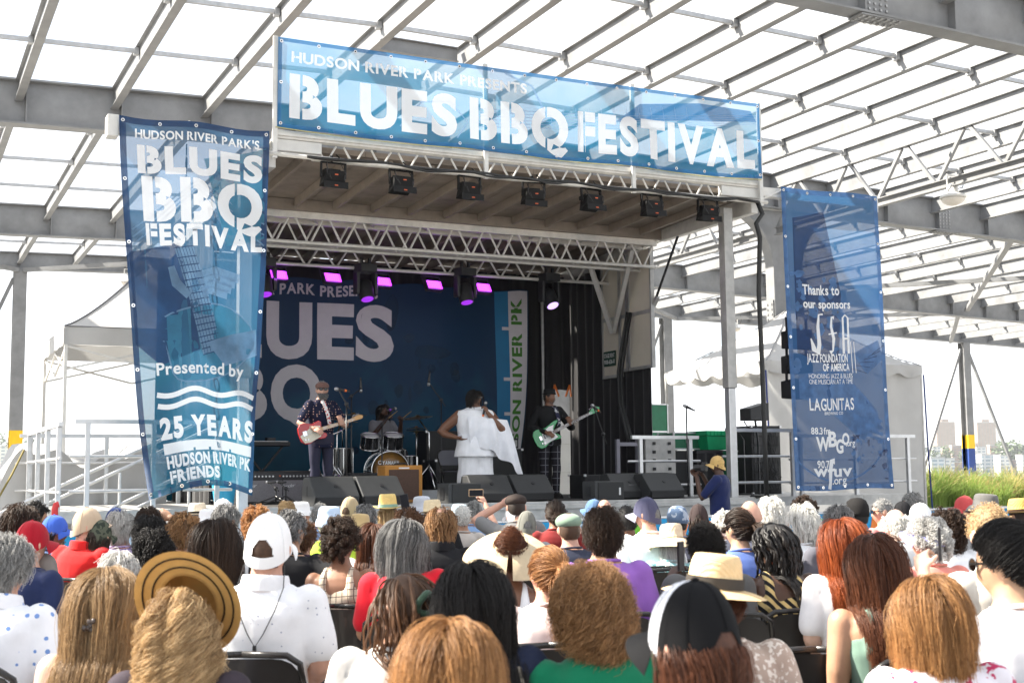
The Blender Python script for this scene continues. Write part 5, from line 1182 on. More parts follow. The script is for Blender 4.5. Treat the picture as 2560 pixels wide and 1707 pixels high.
def hair_points(style, n, L, k=8, vol=.012, curl=0.0, freq=60, part=.25, clump=9, tie=None, tail=.3, fr=None, wide=1.0, tdir=(0, -.35, -1), under=False):
    ng = max(20, n//clump); d = scalp_dirs(ng, fr, under); E = E_*np.array([wide, 1, 1]); root = d*E
    P_ = np.zeros((ng, k, 3)); P_[:, 0] = root; Ls = L*rng.uniform(.78, 1.08, ng); ds = (Ls/(k-1))[:, None]; layer = rng.uniform(.3, 1.0, ng)[:, None]*vol
    if style in ('afro',):
        nn = nrmz(d+rng.normal(size=d.shape)*.18)
        for i in range(1, k): P_[:, i] = root+nn*(Ls[:, None]*i/(k-1))
    elif style in ('pony', 'bun'):
        T = np.array(tie); Tn = T/np.linalg.norm(T/E)
        km = max(3, int(k*.5)); 
        for i in range(k):
            if i < km:
                t = i/(km-1); q = nrmz(d*(1-t)+nrmz(Tn/E)[None, :]*t+1e-6); P_[:, i] = q*E*(1.0+.05*math.sin(math.pi*t)+.02)+layer*nrmz(q)*.6
            else:
                t = (i-km+1)/(k-km)
                if style == 'pony':
                    td = nrmz(np.array(tdir)); sp = rng.normal(size=(ng, 3))*.022 if i == km else sp
                    out_ = nrmz(T)*.05*math.sin(min(1, t*1.6)*math.pi*.7); P_[:, i] = T*1.06+out_+td*tail*t*(Ls[:, None]/L)+sp*(.5+.9*math.sin(math.pi*t*.8))
                else:
                    ph = rng.uniform(0, 6.28, ng) if i == km else ph
                    th = rng.uniform(0, 3.14, ng) if i == km else th
                    a = ph+t*4.5; r = .045; P_[:, i] = T*1.35+np.stack([r*np.cos(a)*np.sin(th), r*np.sin(a)*np.sin(th)*.8, r*np.cos(th)], 1)
    else:
        comb = np.zeros((ng, 3)); comb[:, 0] = np.sign(d[:, 0]+.15*part)*part*(d[:, 2] > .2); comb[:, 1] = -.55; comb[:, 2] = -1
        lift = {'short': .30, 'long': .05, 'bob': .08, 'curly': .45, 'dreads': .12, 'wavy': .10}[style]*(.25 if under else 1)
        dirv = None
        for i in range(1, k):
            p = P_[:, i-1]; nn = nrmz(p/E**2); tn = nrmz(comb-nn*(comb*nn).sum(1)[:, None]); inside = (np.abs(p/E)**2).sum(1)[:, None]
            below = (p[:, 2:3] < -.02)*1.0
            w = tn*(1-below)+np.array([[0, -.02, -1.0]])*below+nn*lift*max(0, 1-i/(k*.55))+rng.normal(size=p.shape)*(.16 if style in ('short', 'curly') else .045)
            dirv = nrmz(w) if dirv is None else nrmz(.55*nrmz(w)+.45*dirv); p = p+dirv*ds
            Eo = E*1.0+layer; s = np.sqrt(((p/Eo)**2).sum(1))[:, None]; p = np.where(s < 1, p/np.maximum(s, 1e-6), p)
            if style in ('long', 'wavy', 'dreads'):                # rest on shoulders and back
                c = np.array([0, -.035, -.30]); Es = np.array([.215, .135, .155])+layer; q = (p-c)/Es; sq = np.sqrt((q**2).sum(1))[:, None]
                ins = ((sq < 1) & (p[:, 2:3] < -.12))[:, 0]; yb = c[1]-Es[:, 1]*np.sqrt(np.maximum(.05, 1-q[:, 0]**2-q[:, 2]**2)); p[ins, 1] = yb[ins]
                nk = np.sqrt((p[:, 0:1]/.075)**2+((p[:, 1:2]+.01)/.075)**2); msk = (nk < 1) & (p[:, 2:3] < -.09); p[:, 0:2] = np.where(msk, p[:, 0:2]/np.maximum(nk, 1e-6), p[:, 0:2])
            P_[:, i] = p
    m = n//ng; Q = np.repeat(P_, m, axis=0); t = np.linspace(0, 1, k)[None, :, None]
    cr_ = .010 if style not in ('afro', 'short') else .012
    if style == 'dreads': cr_ = .0015
    offs = rng.normal(size=(len(Q), 1, 3))*cr_; Q = Q+offs*(1-.45*t)*(.5+.5*np.minimum(1, t*4))
    if style not in ('dreads', 'afro') and vol > .005:
        fly = rng.random(len(Q)) < .05; Q[fly] += (rng.normal(size=(fly.sum(), 1, 3))*.016*np.linspace(0, 1, k)[None, :, None]**1.3)
        Q += .0035*np.sin(np.linspace(0, 1, k)[None, :, None]*rng.uniform(5, 14, (len(Q), 1, 1))+rng.uniform(0, 6, (len(Q), 1, 3)))*np.linspace(0, 1, k)[None, :, None]
    if curl:
        ph = np.repeat(rng.uniform(0, 6.28, ng), m)[:, None]+rng.normal(size=(len(Q), 1))*.5; s_ = np.repeat(Ls, m)[:, None]*np.linspace(0, 1, k)[None, :]; fq = np.repeat(freq*rng.uniform(.8, 1.2, ng), m)[:, None]
        ax = nrmz(np.gradient(Q, axis=1)); a = nrmz(np.cross(ax, np.array([.3, .5, .8]))); b = np.cross(ax, a); am = curl*np.minimum(1, np.linspace(0, 1, k)*3)[None, :, None]
        Q = Q+am*(a*np.cos(fq*s_+ph)[:, :, None]+b*np.sin(fq*s_+ph)[:, :, None])
    _CL[0] = np.repeat(rng.random(ng), m)
    return Q
def scalp_shell(grow=1.03, fr=None, wide=1.0):
    g = G(); n, m = 36, 22; idx = {}
    for i in range(m+1):
        ph = math.pi*.80*i/m
        for k in range(n):
            th = 2*math.pi*k/n; idx[(i, k)] = len(g.v); d = (math.sin(ph)*math.cos(th), math.sin(ph)*math.sin(th), math.cos(ph)); g.v.append((d[0]*E_[0]*grow*wide, d[1]*E_[1]*grow, d[2]*E_[2]*grow))
    for i in range(m):
        for k in range(n):
            c = np.array([[math.sin(math.pi*.80*(i+.5)/m)*math.cos(2*math.pi*(k+.5)/n), math.sin(math.pi*.80*(i+.5)/m)*math.sin(2*math.pi*(k+.5)/n), math.cos(math.pi*.80*(i+.5)/m)]])
            if hairline(c)[0] and not (fr == 'ring' and c[0, 2] > .42) and not (fr == 'thin' and c[0, 2] > .75): g.f.append((idx[(i, k)], idx[(i+1, k)], idx[(i+1, (k+1) % n)], idx[(i, (k+1) % n)]))
    return g
_SHELL = {}
def add_hair(parent, HM, spec, near, under=False):
    """spec: (style, colour, length, kwargs)"""
    style, colr, L, kw = spec; kw = dict(kw); fr = kw.get('fr'); m = hm(colr)
    if style == 'bald': return None
    if under and 'under' not in kw: kw['under'] = True
    key = (fr,)
    if key not in _SHELL: _SHELL[key] = scalp_shell(1.015, fr).mesh('hair', smooth=True)
    sh = link('hair', _SHELL[key], mat('scalp_'+colr, tuple(.55*a+.2*b for a, b in zip(*HC[colr])), .7, var=.3, scale=60), parent); sh.matrix_local = HM
    if style == 'buzz':
        kw.pop('fr', None); 
        if under: return sh
        Q = hair_points('short', 900 if near < 2 else 2500, .006, 3, .002, fr=fr, clump=1)
    else:
        n = kw.pop('n', None) or (14000 if near == 3 else 6000 if near == 2 else 1500 if near == 1 else 800); k = kw.pop('k', max(12 if kw.get('curl') else 6, min(26, int(L/.022)+2)) if style not in ('pony', 'bun', 'afro') else 14)
        if near == 0: k = min(k, 12)
        Q = hair_points(style, n, L, k, **kw)
    r = {3: .00070, 2: .0010, 1: .0019, 0: .0026}[near]*(5.5 if style == 'dreads' else 1)
    kk = Q.shape[1]; rad = np.full(kk, r)*np.linspace(1.15, .55, kk)
    st = hair_obj('hair_strands', Q, rad[None, :], m, sh)
    return sh
# ------------------------------------------------------------ hats (head space, facing +Y)
def cap_parts(bill=1, mesh_back=False):
    d = G(); n, m = 120, 44; R_ = (.092, .112, .139); z0 = .018; idx = {}
    def zl(th): return -.022+.050*math.sin(th)                    # rim: high at the brow, low at the nape
    for i in range(m+1):
        e = math.pi/2*(1-i/m)
        for k in range(n):
            th = 2*math.pi*k/n; idx[(i, k)] = len(d.v); z1 = zl(th); c = math.cos(e)**.84*(1-.05*(1-math.sin(e))*(math.sin(th) < 0)); d.v.append((R_[0]*c*math.cos(th), R_[1]*c*math.sin(th)-.004, z1+(R_[2]-z1)*math.sin(e)))
    for i in range(m):
        for k in range(n):
            th = 2*math.pi*(k+.5)/n; back = abs((th-1.5*math.pi+math.pi) % (2*math.pi)-math.pi); hv = (m-i-.5)/m
            hole = back < .5 and .13 < hv < .13+.24*math.sqrt(max(0, 1-(back/.5)**2))
            if not hole: d.f.append((idx[(i, k)], idx[(i+1, k)], idx[(i+1, (k+1) % n)], idx[(i, (k+1) % n)]))
    b = G(); nu = 30
    def bf(u, v):
        a = math.pi*(.5+(u-.5)*.74); r = 1+.66*v*(1-.70*abs(2*u-1)**2.0); return (R_[0]*r*math.cos(a)*(1 if v == 0 else .98), R_[1]*r*math.sin(a)-.004, zl(a)-.002-.034*abs(2*u-1)**2*v-.016*v)
    b.grid(bf, nu, 6); b.grid(lambda u, v: V(bf(u, v))+V((0, 0, .004)), nu, 6)
    btn = G().ell((0, -.004, R_[2]+.002), .009, .009, .006, 10, 6)
    seam = G()
    for k in range(6):
        th = math.pi/6+k*math.pi/3-math.pi/6*0; seam.tube([(R_[0]*1.004*math.cos(e)**.84*math.cos(th), R_[1]*1.004*math.cos(e)**.84*math.sin(th)-.004, zl(th)+(R_[2]*1.004-zl(th))*math.sin(e)) for e in np.linspace(.6 if k == 4 else .05, 1.5, 9)], .0016, 4, caps=False)
    return d.mesh('crown', smooth=True), b.mesh('bill', smooth=True), btn.mesh('button', smooth=True), seam.mesh('seam')
_CAP = cap_parts()
def brim_hat(rc, hc, rb, curve=0.0, wave=0.0, crown='round', tilt=0, pinch=0.0):
    """crown radius, crown height, brim radius; elliptical"""
    prof = [(.02*rc, hc), (.55*rc, hc*.995), (.85*rc, hc*.95), (.97*rc, hc*.80), (1.0*rc, hc*.5), (1.02*rc, 0)] if crown == 'round' else [(.02*rc, hc*.86), (.4*rc, hc*.90), (.66*rc, hc), (.80*rc, hc*.97), (.90*rc, hc*.78), (.96*rc, hc*.45), (1.0*rc, 0)] if crown == 'fedora' else [(.02*rc, hc), (.52*rc, hc*.99), (.76*rc, hc*.94), (.88*rc, hc*.80), (.94*rc, hc*.5), (1.0*rc, 0)]
    g = G(); n = 44; b0 = 0
    k = 6
    for t in range(1, k+1):
        r = 1.02*rc+(rb-1.02*rc)*t/k; prof.append((r, curve*(t/k)**2))
    for r, z in prof:
        for q in range(n):
            th = 2*math.pi*q/n; f = max(0, (r-1.02*rc)/(rb-1.02*rc+1e-9)); pin = 1-pinch*max(0, math.sin(th))**4*(z > hc*.5)
            g.v.append((r*.90*math.cos(th)*pin, r*1.06*math.sin(th), z+wave*f*math.cos(2*th)+.3*wave*f*math.sin(3*th+1)))
    for i in range(len(prof)-1):
        for q in range(n): g.f.append((i*n+q, (i+1)*n+q, (i+1)*n+(q+1) % n, i*n+(q+1) % n))
    g.f.append(tuple(range(n)))
    me = g.mesh('hat', smooth=True); return me
def hat_band(rc, z0, z1): return G().lathe([(1.035*rc, z0), (1.03*rc, z1)], 44, close=False)
STRAW = {}
def straw_mat(name, c):
    m = mat(name, c, .75, var=.10, scale=20)
    if name not in STRAW:
        STRAW[name] = 1; t = m.node_tree; b = t.nodes['Principled BSDF']; w = N(t, 'ShaderNodeTexWave', Scale=90.0, Distortion=1.5); w.wave_type = 'RINGS'; w.rings_direction = 'Z'; tcn = [q for q in t.nodes if q.type == 'TEX_COORD'][0]; t.links.new(tcn.outputs['Object'], w.inputs['Vector']); bp = N(t, 'ShaderNodeBump', Strength=.5, Distance=.004); t.links.new(w.outputs['Fac'], bp.inputs['Height']); t.links.new(bp.outputs['Normal'], b.inputs['Normal'])
    return m
def add_hat(parent, HM, h):
    kind, c = h[0], h[1]; opt = h[2] if len(h) > 2 else {}
    def put(name, me, m, par=parent, M=HM):
        o = link(name, me, m, par); o.matrix_local = M; return o
    I4 = Matrix.Identity(4)
    if kind in ('cap', 'visorcap'):
        m = cloth('cap_%.2f_%.2f_%.2f' % c, c, *opt.get('pat', ())); o = put('cap', _CAP[0], m); bc = opt.get('bill'); put('bill', _CAP[1], cloth('cap_%.2f_%.2f_%.2f' % bc, bc) if bc else m, o, I4); put('button', _CAP[2], m, o, I4); put('seam', _CAP[3], m, o, I4)
        if opt.get('front'):                                       # contrasting front panels
            fr_ = opt['front']; g = G(); g.grid(lambda u, v: (.0925*math.cos(v*1.5)**.84*math.cos(math.pi*(.06+.88*u)), .1125*math.cos(v*1.5)**.84*math.sin(math.pi*(.06+.88*u))-.004, (-.022+.050*math.sin(math.pi*(.06+.88*u)))+(.1405-(-.022+.050*math.sin(math.pi*(.06+.88*u))))*math.sin(v*1.5)), 20, 10); put('front_panel', g.mesh('front_panel', smooth=True), cloth('cap_%.2f_%.2f_%.2f' % fr_, fr_), o, I4)
    elif kind == 'flat':
        m = cloth('flat_%.2f_%.2f_%.2f' % c, c); g = G().ell((0, .008, .058), .098, .122, .062, 24, 12); o = put('flat_cap', g.mesh('flat_cap', smooth=True), m); put('bill', G().grid(lambda u, v: (.085*math.cos(math.pi*(.2+.6*u))*(1+.25*v), .085*math.sin(math.pi*(.2+.6*u))*(1+.55*v)+.03, .05-.02*v), 14, 4).mesh('bill', smooth=True), m, o, I4)
    elif kind == 'bucket':
        m = cloth('bucket_%.2f_%.2f_%.2f' % c, c); me = brim_hat(.098, .095, opt.get('rb', .152), -.055, .006, 'flat'); put('bucket_hat', me, m, parent, HM @ Matrix.Translation((0, -.002, .042)))
    elif kind == 'beanie':
        m = cloth('beanie_%.2f_%.2f_%.2f' % c, c, *opt.get('pat', ())); g = G().lathe([(.096, -.015), (.099, .02), (.096, .07), (.078, .115), (.045, .137), (.004, .142)], 30); g.xf(Matrix.Diagonal((.92, 1.12, 1, 1))); put('headscarf' if opt.get('scarf') else 'satin_cap', g.mesh('beanie', smooth=True), m)
    elif kind in ('straw', 'fedora', 'ranger', 'sun'):
        m = straw_mat('straw_%.2f_%.2f_%.2f' % c, c) if kind != 'fedora' or opt.get('straw', 1) else cloth('felt_%.2f_%.2f_%.2f' % c, c)
        rb = opt.get('rb', .2); me = brim_hat(opt.get('rc', .098), opt.get('hc', .115), rb, opt.get('curve', .01), opt.get('wave', .0), opt.get('crown', 'fedora'), pinch=opt.get('pinch', .15)); M = HM @ Matrix.Translation((0, opt.get('dy', -.002), opt.get('dz', .038))) @ Matrix.Rotation(R(opt.get('tilt', 0)), 4, 'X') @ Matrix.Rotation(R(opt.get('roll', 0)), 4, 'Y')
        o = put('hat', me, m, parent, M)
        if opt.get('band'):
            bc = opt['band']; g = hat_band(opt.get('rc', .098)*1.0, .004, opt.get('bh', .032)); g.xf(Matrix.Diagonal((.915, 1.075, 1, 1))); put('hat_band', g.mesh('hat_band', smooth=True), cloth('band_%.2f_%.2f_%.2f' % bc, bc), o, I4)
        if opt.get('lines'):
            g = G()
            for r in opt['lines']: g.tube([(r*.90*math.cos(a), r*1.06*math.sin(a), opt.get('curve', .01)*((r-.1)/(rb-.1))**2-.004) for a in np.linspace(0, 6.28, 40)[:-1]], .003, 4, closed=True)
            put('brim_stripe', g.mesh('brim_stripe'), cloth('stripe_dark', (.03,.02,.015)), o, I4)
    elif kind == 'visor':
        m = cloth('visor_%.2f_%.2f_%.2f' % c, c); g = G().lathe([(.092, .0), (.094, .035)], 40, close=False); g.xf(Matrix.Diagonal((.93, 1.13, 1, 1))); o = put('visor', g.mesh('visor', smooth=True), m, parent, HM @ Matrix.Rotation(R(opt.get('tilt', 0)), 4, 'X')); put('bill', _CAP[1], m, o, I4)
    elif kind == 'hugevisor':
        m = straw_mat('straw_%.2f_%.2f_%.2f' % c, c); g = G()
        def f(u, v):
            a = math.pi*(-.47+1.94*u); sn, cs = math.sin(a), math.cos(a); bk = max(0, -sn); x = .096+(.140-.03*bk)*v
            return (x*cs*(1+.10*abs(cs)*v), x*1.05*sn, .05-.035*v-.075*v*v*bk-.055*v*v*abs(cs)**2+.03*v*max(0, sn))
        g.grid(f, 60, 8); o = put('sun_visor', g.mesh('sun_visor', smooth=True), m, parent, HM @ Matrix.Translation((0, 0, .01)) @ Matrix.Rotation(R(opt.get('tilt', 20)), 4, 'X'))
        g2 = G().lathe([(.094, .02), (.098, .065)], 40, close=False); g2.xf(Matrix.Diagonal((.96, 1.1, 1, 1))); put('visor_band', g2.mesh('visor_band', smooth=True), m, o, I4)
def glasses(parent, HM, dark=True, col=(.01,.01,.012)):
    fm = mat('sunglass_frame', (.012,.011,.011), .25, var=0) if dark else mat('spectacle_frame', (.10,.06,.04), .3, var=0); lm = mat('sunglass_lens', (.01,.01,.014), .08, var=0) if dark else mat('spectacle_lens', (.6,.62,.65), .05, var=0, trans=.75)
    g = G()
    for s in (-1, 1): g.prism([(s*.033+.026*math.cos(a)*(1 if dark else .9), .008+.019*math.sin(a)) for a in np.linspace(0, 2*math.pi, 15)[:-1]], .004, (0, .102, 0), (1,0,0), (0,0,1))
    o = link('glasses', g.mesh('glasses'), lm, parent); o.matrix_local = HM
    f = G().bar((-.012, .104, .012), (.012, .104, .012), .006, .006)
    for s in (-1, 1): f.bar((s*.058, .098, .014), (s*.083, .0, .010), .004, .008); f.tube([(s*.033+.027*math.cos(a), .1, .008+.020*math.sin(a)) for a in np.linspace(0, 6.28, 15)[:-1]], .0025, 5, closed=True)
    q = link('glasses_frame', f.mesh('glasses_frame'), fm, o); return o
# ------------------------------------------------------------ seated audience bodies
HC0 = V((0, .018, 1.192))
T_SEAT = [(.43,.16,.125,.0), (.52,.172,.132,0), (.62,.158,.12,.0), (.74,.160,.120,-.006), (.86,.176,.124,-.012), (.945,.182,.116,-.018), (.995,.165,.100,-.02), (1.03,.120,.082,-.016), (1.055,.084,.068,-.010), (1.08,.062,.062,-.002), (1.13,.055,.058,.006)]
ARM_LAP = ([(.178,-.018,.985), (.225,-.02,.74), (.12,.22,.62)], [.058, .046, .029])
def head_M(yaw, pitch=0, roll=0): return Matrix.Translation(HC0) @ Matrix.Rotation(R(yaw), 4, 'Z') @ Matrix.Rotation(R(pitch), 4, 'X') @ Matrix.Rotation(R(roll), 4, 'Y')
LEGS = [(.095,.02,.48), (.13,.44,.50), (.13,.42,.09)]
_BODY = {}
def arm_pose(arms, s):
    k = arms.split(':')[0] if (arms.endswith(':LR') or (arms.endswith(':R') and s > 0) or (arms.endswith(':L') and s < 0)) else 'lap'
    a = {'lap': ARM_LAP[0], 'up': [(.178,-.018,.985), (.25,.16,1.05), (.12,.30,1.30)], 'mid': [(.178,-.018,.985), (.255,.10,.80), (.15,.33,1.03)], 'brow': [(.178,-.018,.985), (.36,.10,1.10), (.12,.14,1.23)], 'over': [(.178,-.018,.985), (.37,-.10,.90), (.58,-.06,.80)]}[k]
    return k, [(s*p[0], p[1], p[2]) for p in a]
def seated_meshes(yaw, arms):
    key = ('b', yaw, arms)
    if key not in _BODY:
        g = G(); g.loft(rings(T_SEAT)); head_geo(g, head_M(yaw)); sm_tube(g, [(0, -.008, 1.04), (0, .0, 1.15)], [.060, .054])
        for s in (-1, 1):
            k, a = arm_pose(arms, s); up = k in ('up', 'mid', 'brow')
            sm_tube(g, a, ARM_LAP[1]); f = V(a[2])-V(a[1]); hand(g, a[2], f, (-s*.6, .6, .1) if up else (0, 0, -1), 45 if up else 25, side=s, s=1.05)
            sm_tube(g, [(s*p[0], p[1], p[2]) for p in LEGS], [.082, .058, .040]); g.ell((s*.13, .47, .06), .04, .11, .04)
        v = .0075 if arms[:2] in ('up', 'mi', 'br') else .010
        _BODY[key] = remesh(g, 'person', v, 3)
    return _BODY[key]
def shirt_mesh(kind, arms):
    key = ('s', kind, arms)
    if key not in _BODY:
        g = G(); inf = .014
        if kind == 'tank':
            g.loft(rings([q for q in T_SEAT if q[0] < .93]+[(.93,.165,.11,-.016)], inf=.012))
            for s in (-1, 1): sm_tube(g, [(s*.085, .10, .90), (s*.085, .04, 1.01), (s*.08, -.04, 1.045), (s*.085, -.11, .98), (s*.10, -.13, .88)], [.03, .024, .022, .026, .03])
        else:
            g.loft(rings([q for q in T_SEAT if q[0] < 1.06], inf=inf))
            for s in (-1, 1):
                k, a = arm_pose(arms, s)
                a = [V(q) for q in a]
                if kind == 'long': pts, rd = [a[0], a[1], a[1].lerp(a[2], .88)], [.076, .062, .044]
                else: pts, rd = [a[0], a[0].lerp(a[1], .75)], [.076, .066]
                sm_tube(g, pts, rd)
        _BODY[key] = remesh(g, 'shirt', .0115, 4, .0055, seed=len(_BODY))
    return _BODY[key]
def _static(key, fn):
    if key not in _BODY: _BODY[key] = fn()
    return _BODY[key]
def pants_mesh():
    g = G(); g.loft(rings([(.40,.168,.14,.01), (.46,.18,.15,.01), (.55,.175,.135,.0), (.60,.164,.125,0)], inf=.016))
    for s in (-1, 1): sm_tube(g, [(s*p[0], p[1], p[2]) for p in LEGS[:2]]+[(s*.13, .425, .14)], [.098, .076, .066])
    return remesh(g, 'trousers', .016, 4, .004)
def shoe_mesh():
    g = G()
    for s in (-1, 1): g.ell((s*.13, .48, .045), .05, .135, .045); g.tube([(s*.13, .42, .02), (s*.13, .42, .13)], .048, 10); g.box(s*.13-.045, s*.13+.045, .37, .60, .0, .022)
    return remesh(g, 'shoes', .012, 3)
def collar_mesh():
    g = G(); n = 30
    g.grid(lambda u, v: ((.078+.020*v)*math.cos(2*math.pi*u), -.012+(.080+.018*v)*math.sin(2*math.pi*u), 1.058+.032*(1-(v*2-.6)**2)+.012*math.sin(2*math.pi*u)*-1), n, 5); return g.mesh('collar', smooth=True)
def neckband_mesh(): return G().tube([(.080*math.cos(a), -.011+.078*math.sin(a), 1.058-.008*math.sin(a)) for a in np.linspace(0, 2*math.pi, 25)[:-1]], .009, 6, closed=True).mesh('neckband', smooth=True)
PANTS = [cloth('denim', (.05,.07,.13)), cloth('khaki', (.30,.24,.15)), cloth('dark_trousers', (.03,.03,.035)), cloth('grey_trousers', (.14,.14,.15))]
SHOE = cloth('shoe_dark', (.03,.028,.027)); SHOEW = cloth('shoe_white', (.6,.6,.6))
CHAIR_FOR = []
def sitter(px, top, w, label, skn, hair, shirt, hat=None, yaw=0, arms='lap:', pitch=0, dk=1.0, extra=None, wide=1.0, chair=True, dz=0.0, ph=None):
    """place one seated listener: head centre px, top of head px, head width px"""
    D = 582.0/w*dk; q = P(px, top, D=D); H = 1.318+{'cap': .014, 'visorcap': .014, 'flat': .015, 'bucket': .025, 'beanie': .02, 'straw': .05, 'fedora': .05, 'ranger': .05, 'sun': .06}.get(hat[0] if hat else '', .012 if hair[0] not in ('bald', 'buzz', 'afro', 'curly') else .002 if hair[0] in ('bald', 'buzz') else hair[2]*.75)+dz
    s = min(1.08, max(.84, q.z/H)); zoff = q.z-H*s
    face = math.atan2(-(3.4-q.x), (1.0-q.y))
    near = 3 if D < 4.2 else 2 if D < 6.2 else 1 if D < 9.5 else 0
    yb = max(-60, min(60, round(yaw/15)*15))
    body = link('person', seated_meshes(yb, arms), skin(skn)); tag(body, label, 'person', 'seated audience')
    c = q-ray(px, top).normalized()*0; body.location = (c.x, c.y, zoff); rz = face+R(rng.uniform(-5, 5)); body.rotation_euler = (0, 0, rz); body.scale = (s*wide, s, s)
    # keep the head, not the hip, under the pixel
    lx, ly = (R(rng.uniform(-5, 3)), R(rng.uniform(-5, 5))) if D > 3.4 else (0, 0); body.rotation_euler = (lx, ly, rz)
    off = (body.rotation_euler.to_matrix() @ V((HC0.x*s*wide, HC0.y*s, HC0.z*s)))-V((0, 0, HC0.z*s)); body.location.z -= off.z; body.location.x -= off.x; body.location.y -= off.y
    HM = head_M(yb)
    kind, col = shirt[0], shirt[1]; pat = shirt[2:] if len(shirt) > 2 else ()
    sm = cloth('cloth_%s_%.2f_%.2f_%.2f_%s' % (kind, *col, pat[0] if pat else ''), col, *pat)
    base = 'tank' if kind in ('tank', 'dress') else 'long' if kind in ('long', 'jacket') else 'tee'
    sh = link('shirt', shirt_mesh(base, arms), sm, body)
    if kind in ('polo', 'jacket', 'button'): link('collar', _static('collar', collar_mesh), sm, sh)
    elif base != 'tank': link('neckband', _static('neckband', neckband_mesh), sm, sh)
    link('trousers', _static('pants', pants_mesh), PANTS[int(px) % 4], body); link('shoes', _static('shoes', shoe_mesh), SHOE if int(px) % 3 else SHOEW, body)
    if hat and hair[0] == 'short' and hat[0] not in ('visor', 'hugevisor'): hair = ('buzz', hair[1], .01)
    if hair[0] != 'none': add_hair(body, HM, hair if len(hair) > 3 else (*hair, {}), near, bool(hat) and hat[0] not in ('visor', 'hugevisor', 'none') and not (len(hat) > 2 and hat[2].get('full')))
    if hat: add_hat(body, HM, hat)
    if extra: extra(body, HM)
    if ph:
        sd = 1 if arms.endswith('R') else -1; a = arm_pose(arms, sd)[1]; f = (V(a[2])-V(a[1])).normalized(); hp = V(a[2])+f*.12+V((0, -.02, .02)); w_ = Matrix.Translation(body.location) @ Matrix.Rotation(rz, 4, 'Z') @ Matrix.Diagonal((s*wide, s, s, 1)) @ hp
        phone(w_, rz+(1.0 if len(ph) > 3 and ph[3] == 90 else 0), *ph)
    if chair:
        CHAIR_FOR.append((body.location.x, body.location.y, rz, label))
        folding_chair('folding_chair', ' '.join(('black folding chair under the '+label.replace('person', 'listener')).split()[:16]), (body.location.x, body.location.y, 0), rz, 'folding chairs')
    return body

# ------------------------------------------------------------ audience
Wt, Nv, Bk, Rd = (.80,.80,.81), (.018,.028,.085), (.016,.016,.018), (.62,.02,.025)
def S(st, c, L, **k): return (st, c, L, k)
def ex_glasses(dark=True): return lambda b, M: glasses(b, M, dark)
def ex_clip(b, M):
    g = G()
    for k in range(9): g.ell((rng.uniform(-.03,.03), -.142+rng.uniform(-.01,.01), -.06+rng.uniform(-.02,.02)), .010, .007, .010, 8, 5)
    for sd in (-1, 1):
        n = 700; t = np.linspace(0, 1, 10)[None, :, None]; a, c, d_ = np.array([sd*.086, .03, .045]), np.array([sd*.100, -.075, .02]), np.array([sd*.004, -.136, -.055])
        base = (1-t)**2*a+2*t*(1-t)*c+t**2*d_; of = rng.normal(size=(n, 1, 3))*np.array([.005, .005, .020]); Q = base+of*(1-.75*t)+.003*np.sin(t*9+rng.uniform(0, 6, (n, 1, 3)))
        hs = hair_obj('hair_strands', Q, np.full((1, 10), .0008), hm('dirtyblonde'), b); hs.matrix_local = M
    o = link('hair_clip', g.mesh('hair_clip', smooth=True), mat('tortoise_clip', (.06,.045,.04), .2, var=.5, scale=80), b); o.matrix_local = M
def ex_scrunchie(c):
    def f(b, M):
        o = link('scrunchie', G().tube([(.038*math.cos(a), -.118+.012*math.sin(2*a), .035+.036*math.sin(a)) for a in np.linspace(0, 6.28, 17)[:-1]], .013, 8, closed=True).mesh('scrunchie', smooth=True), cloth('scrunchie_%.2f' % c[1], c), b); o.matrix_local = M
    return f
def ex_pearl(b, M):
    g = G()
    for a in np.linspace(0, 6.28, 12)[:-1]: g.ell((.022*math.cos(a), -.112, .03+.022*math.sin(a)), .008, .008, .008, 8, 5)
    o = link('hair_tie', g.mesh('hair_tie', smooth=True), mat('pearl', (.8,.62,.35), .25, var=.1), b); o.matrix_local = M
def ex_cord(b, M):
    g = G().tube([(-.078,-.055,-.06), (-.088,-.115,-.14), (-.070,-.172,-.22), (-.03,-.180,-.31), (0,-.182,-.36), (.03,-.180,-.31), (.070,-.172,-.22), (.088,-.115,-.14), (.078,-.055,-.06)], .0022, 5); g.cb((0,-.184,-.365), .012, .012, .022)
    o = link('chin_cord', g.mesh('chin_cord'), RUB, b); o.matrix_local = M
def ex_strap(b, M): link('bag_strap', G().tube([(.10,.10,.95), (.13,.0,1.015), (.14,-.09,.99), (.155,-.145,.86), (.165,-.145,.66)], .013, 8).mesh('bag_strap', smooth=True), cloth('cream_strap', (.6,.53,.42)), b)
def ex_headband(c):
    def f(b, M): o = link('headband', G().lathe([(.090,-.035),(.094,-.03),(.095,.0),(.091,.006)], 36, close=False).xf(Matrix.Diagonal((.95,1.12,1,1))).mesh('headband', smooth=True), cloth('headband_%.2f' % c[2], c), b); o.matrix_local = M @ Matrix.Rotation(R(-14), 4, 'X')
    return f
def ex_earring(b, M):
    g = G()
    for s in (-1, 1): g.prism([(0,0),(.018,-.05),(-.018,-.05)], .004, (s*.086,-.012,-.042), (0,1,0), (0,0,1))
    o = link('earring', g.mesh('earring'), cloth('coral_earring', (.7,.14,.05)), b); o.matrix_local = M
def ex_both(*fs):
    def f(b, M):
        for q in fs: q(b, M)
    return f
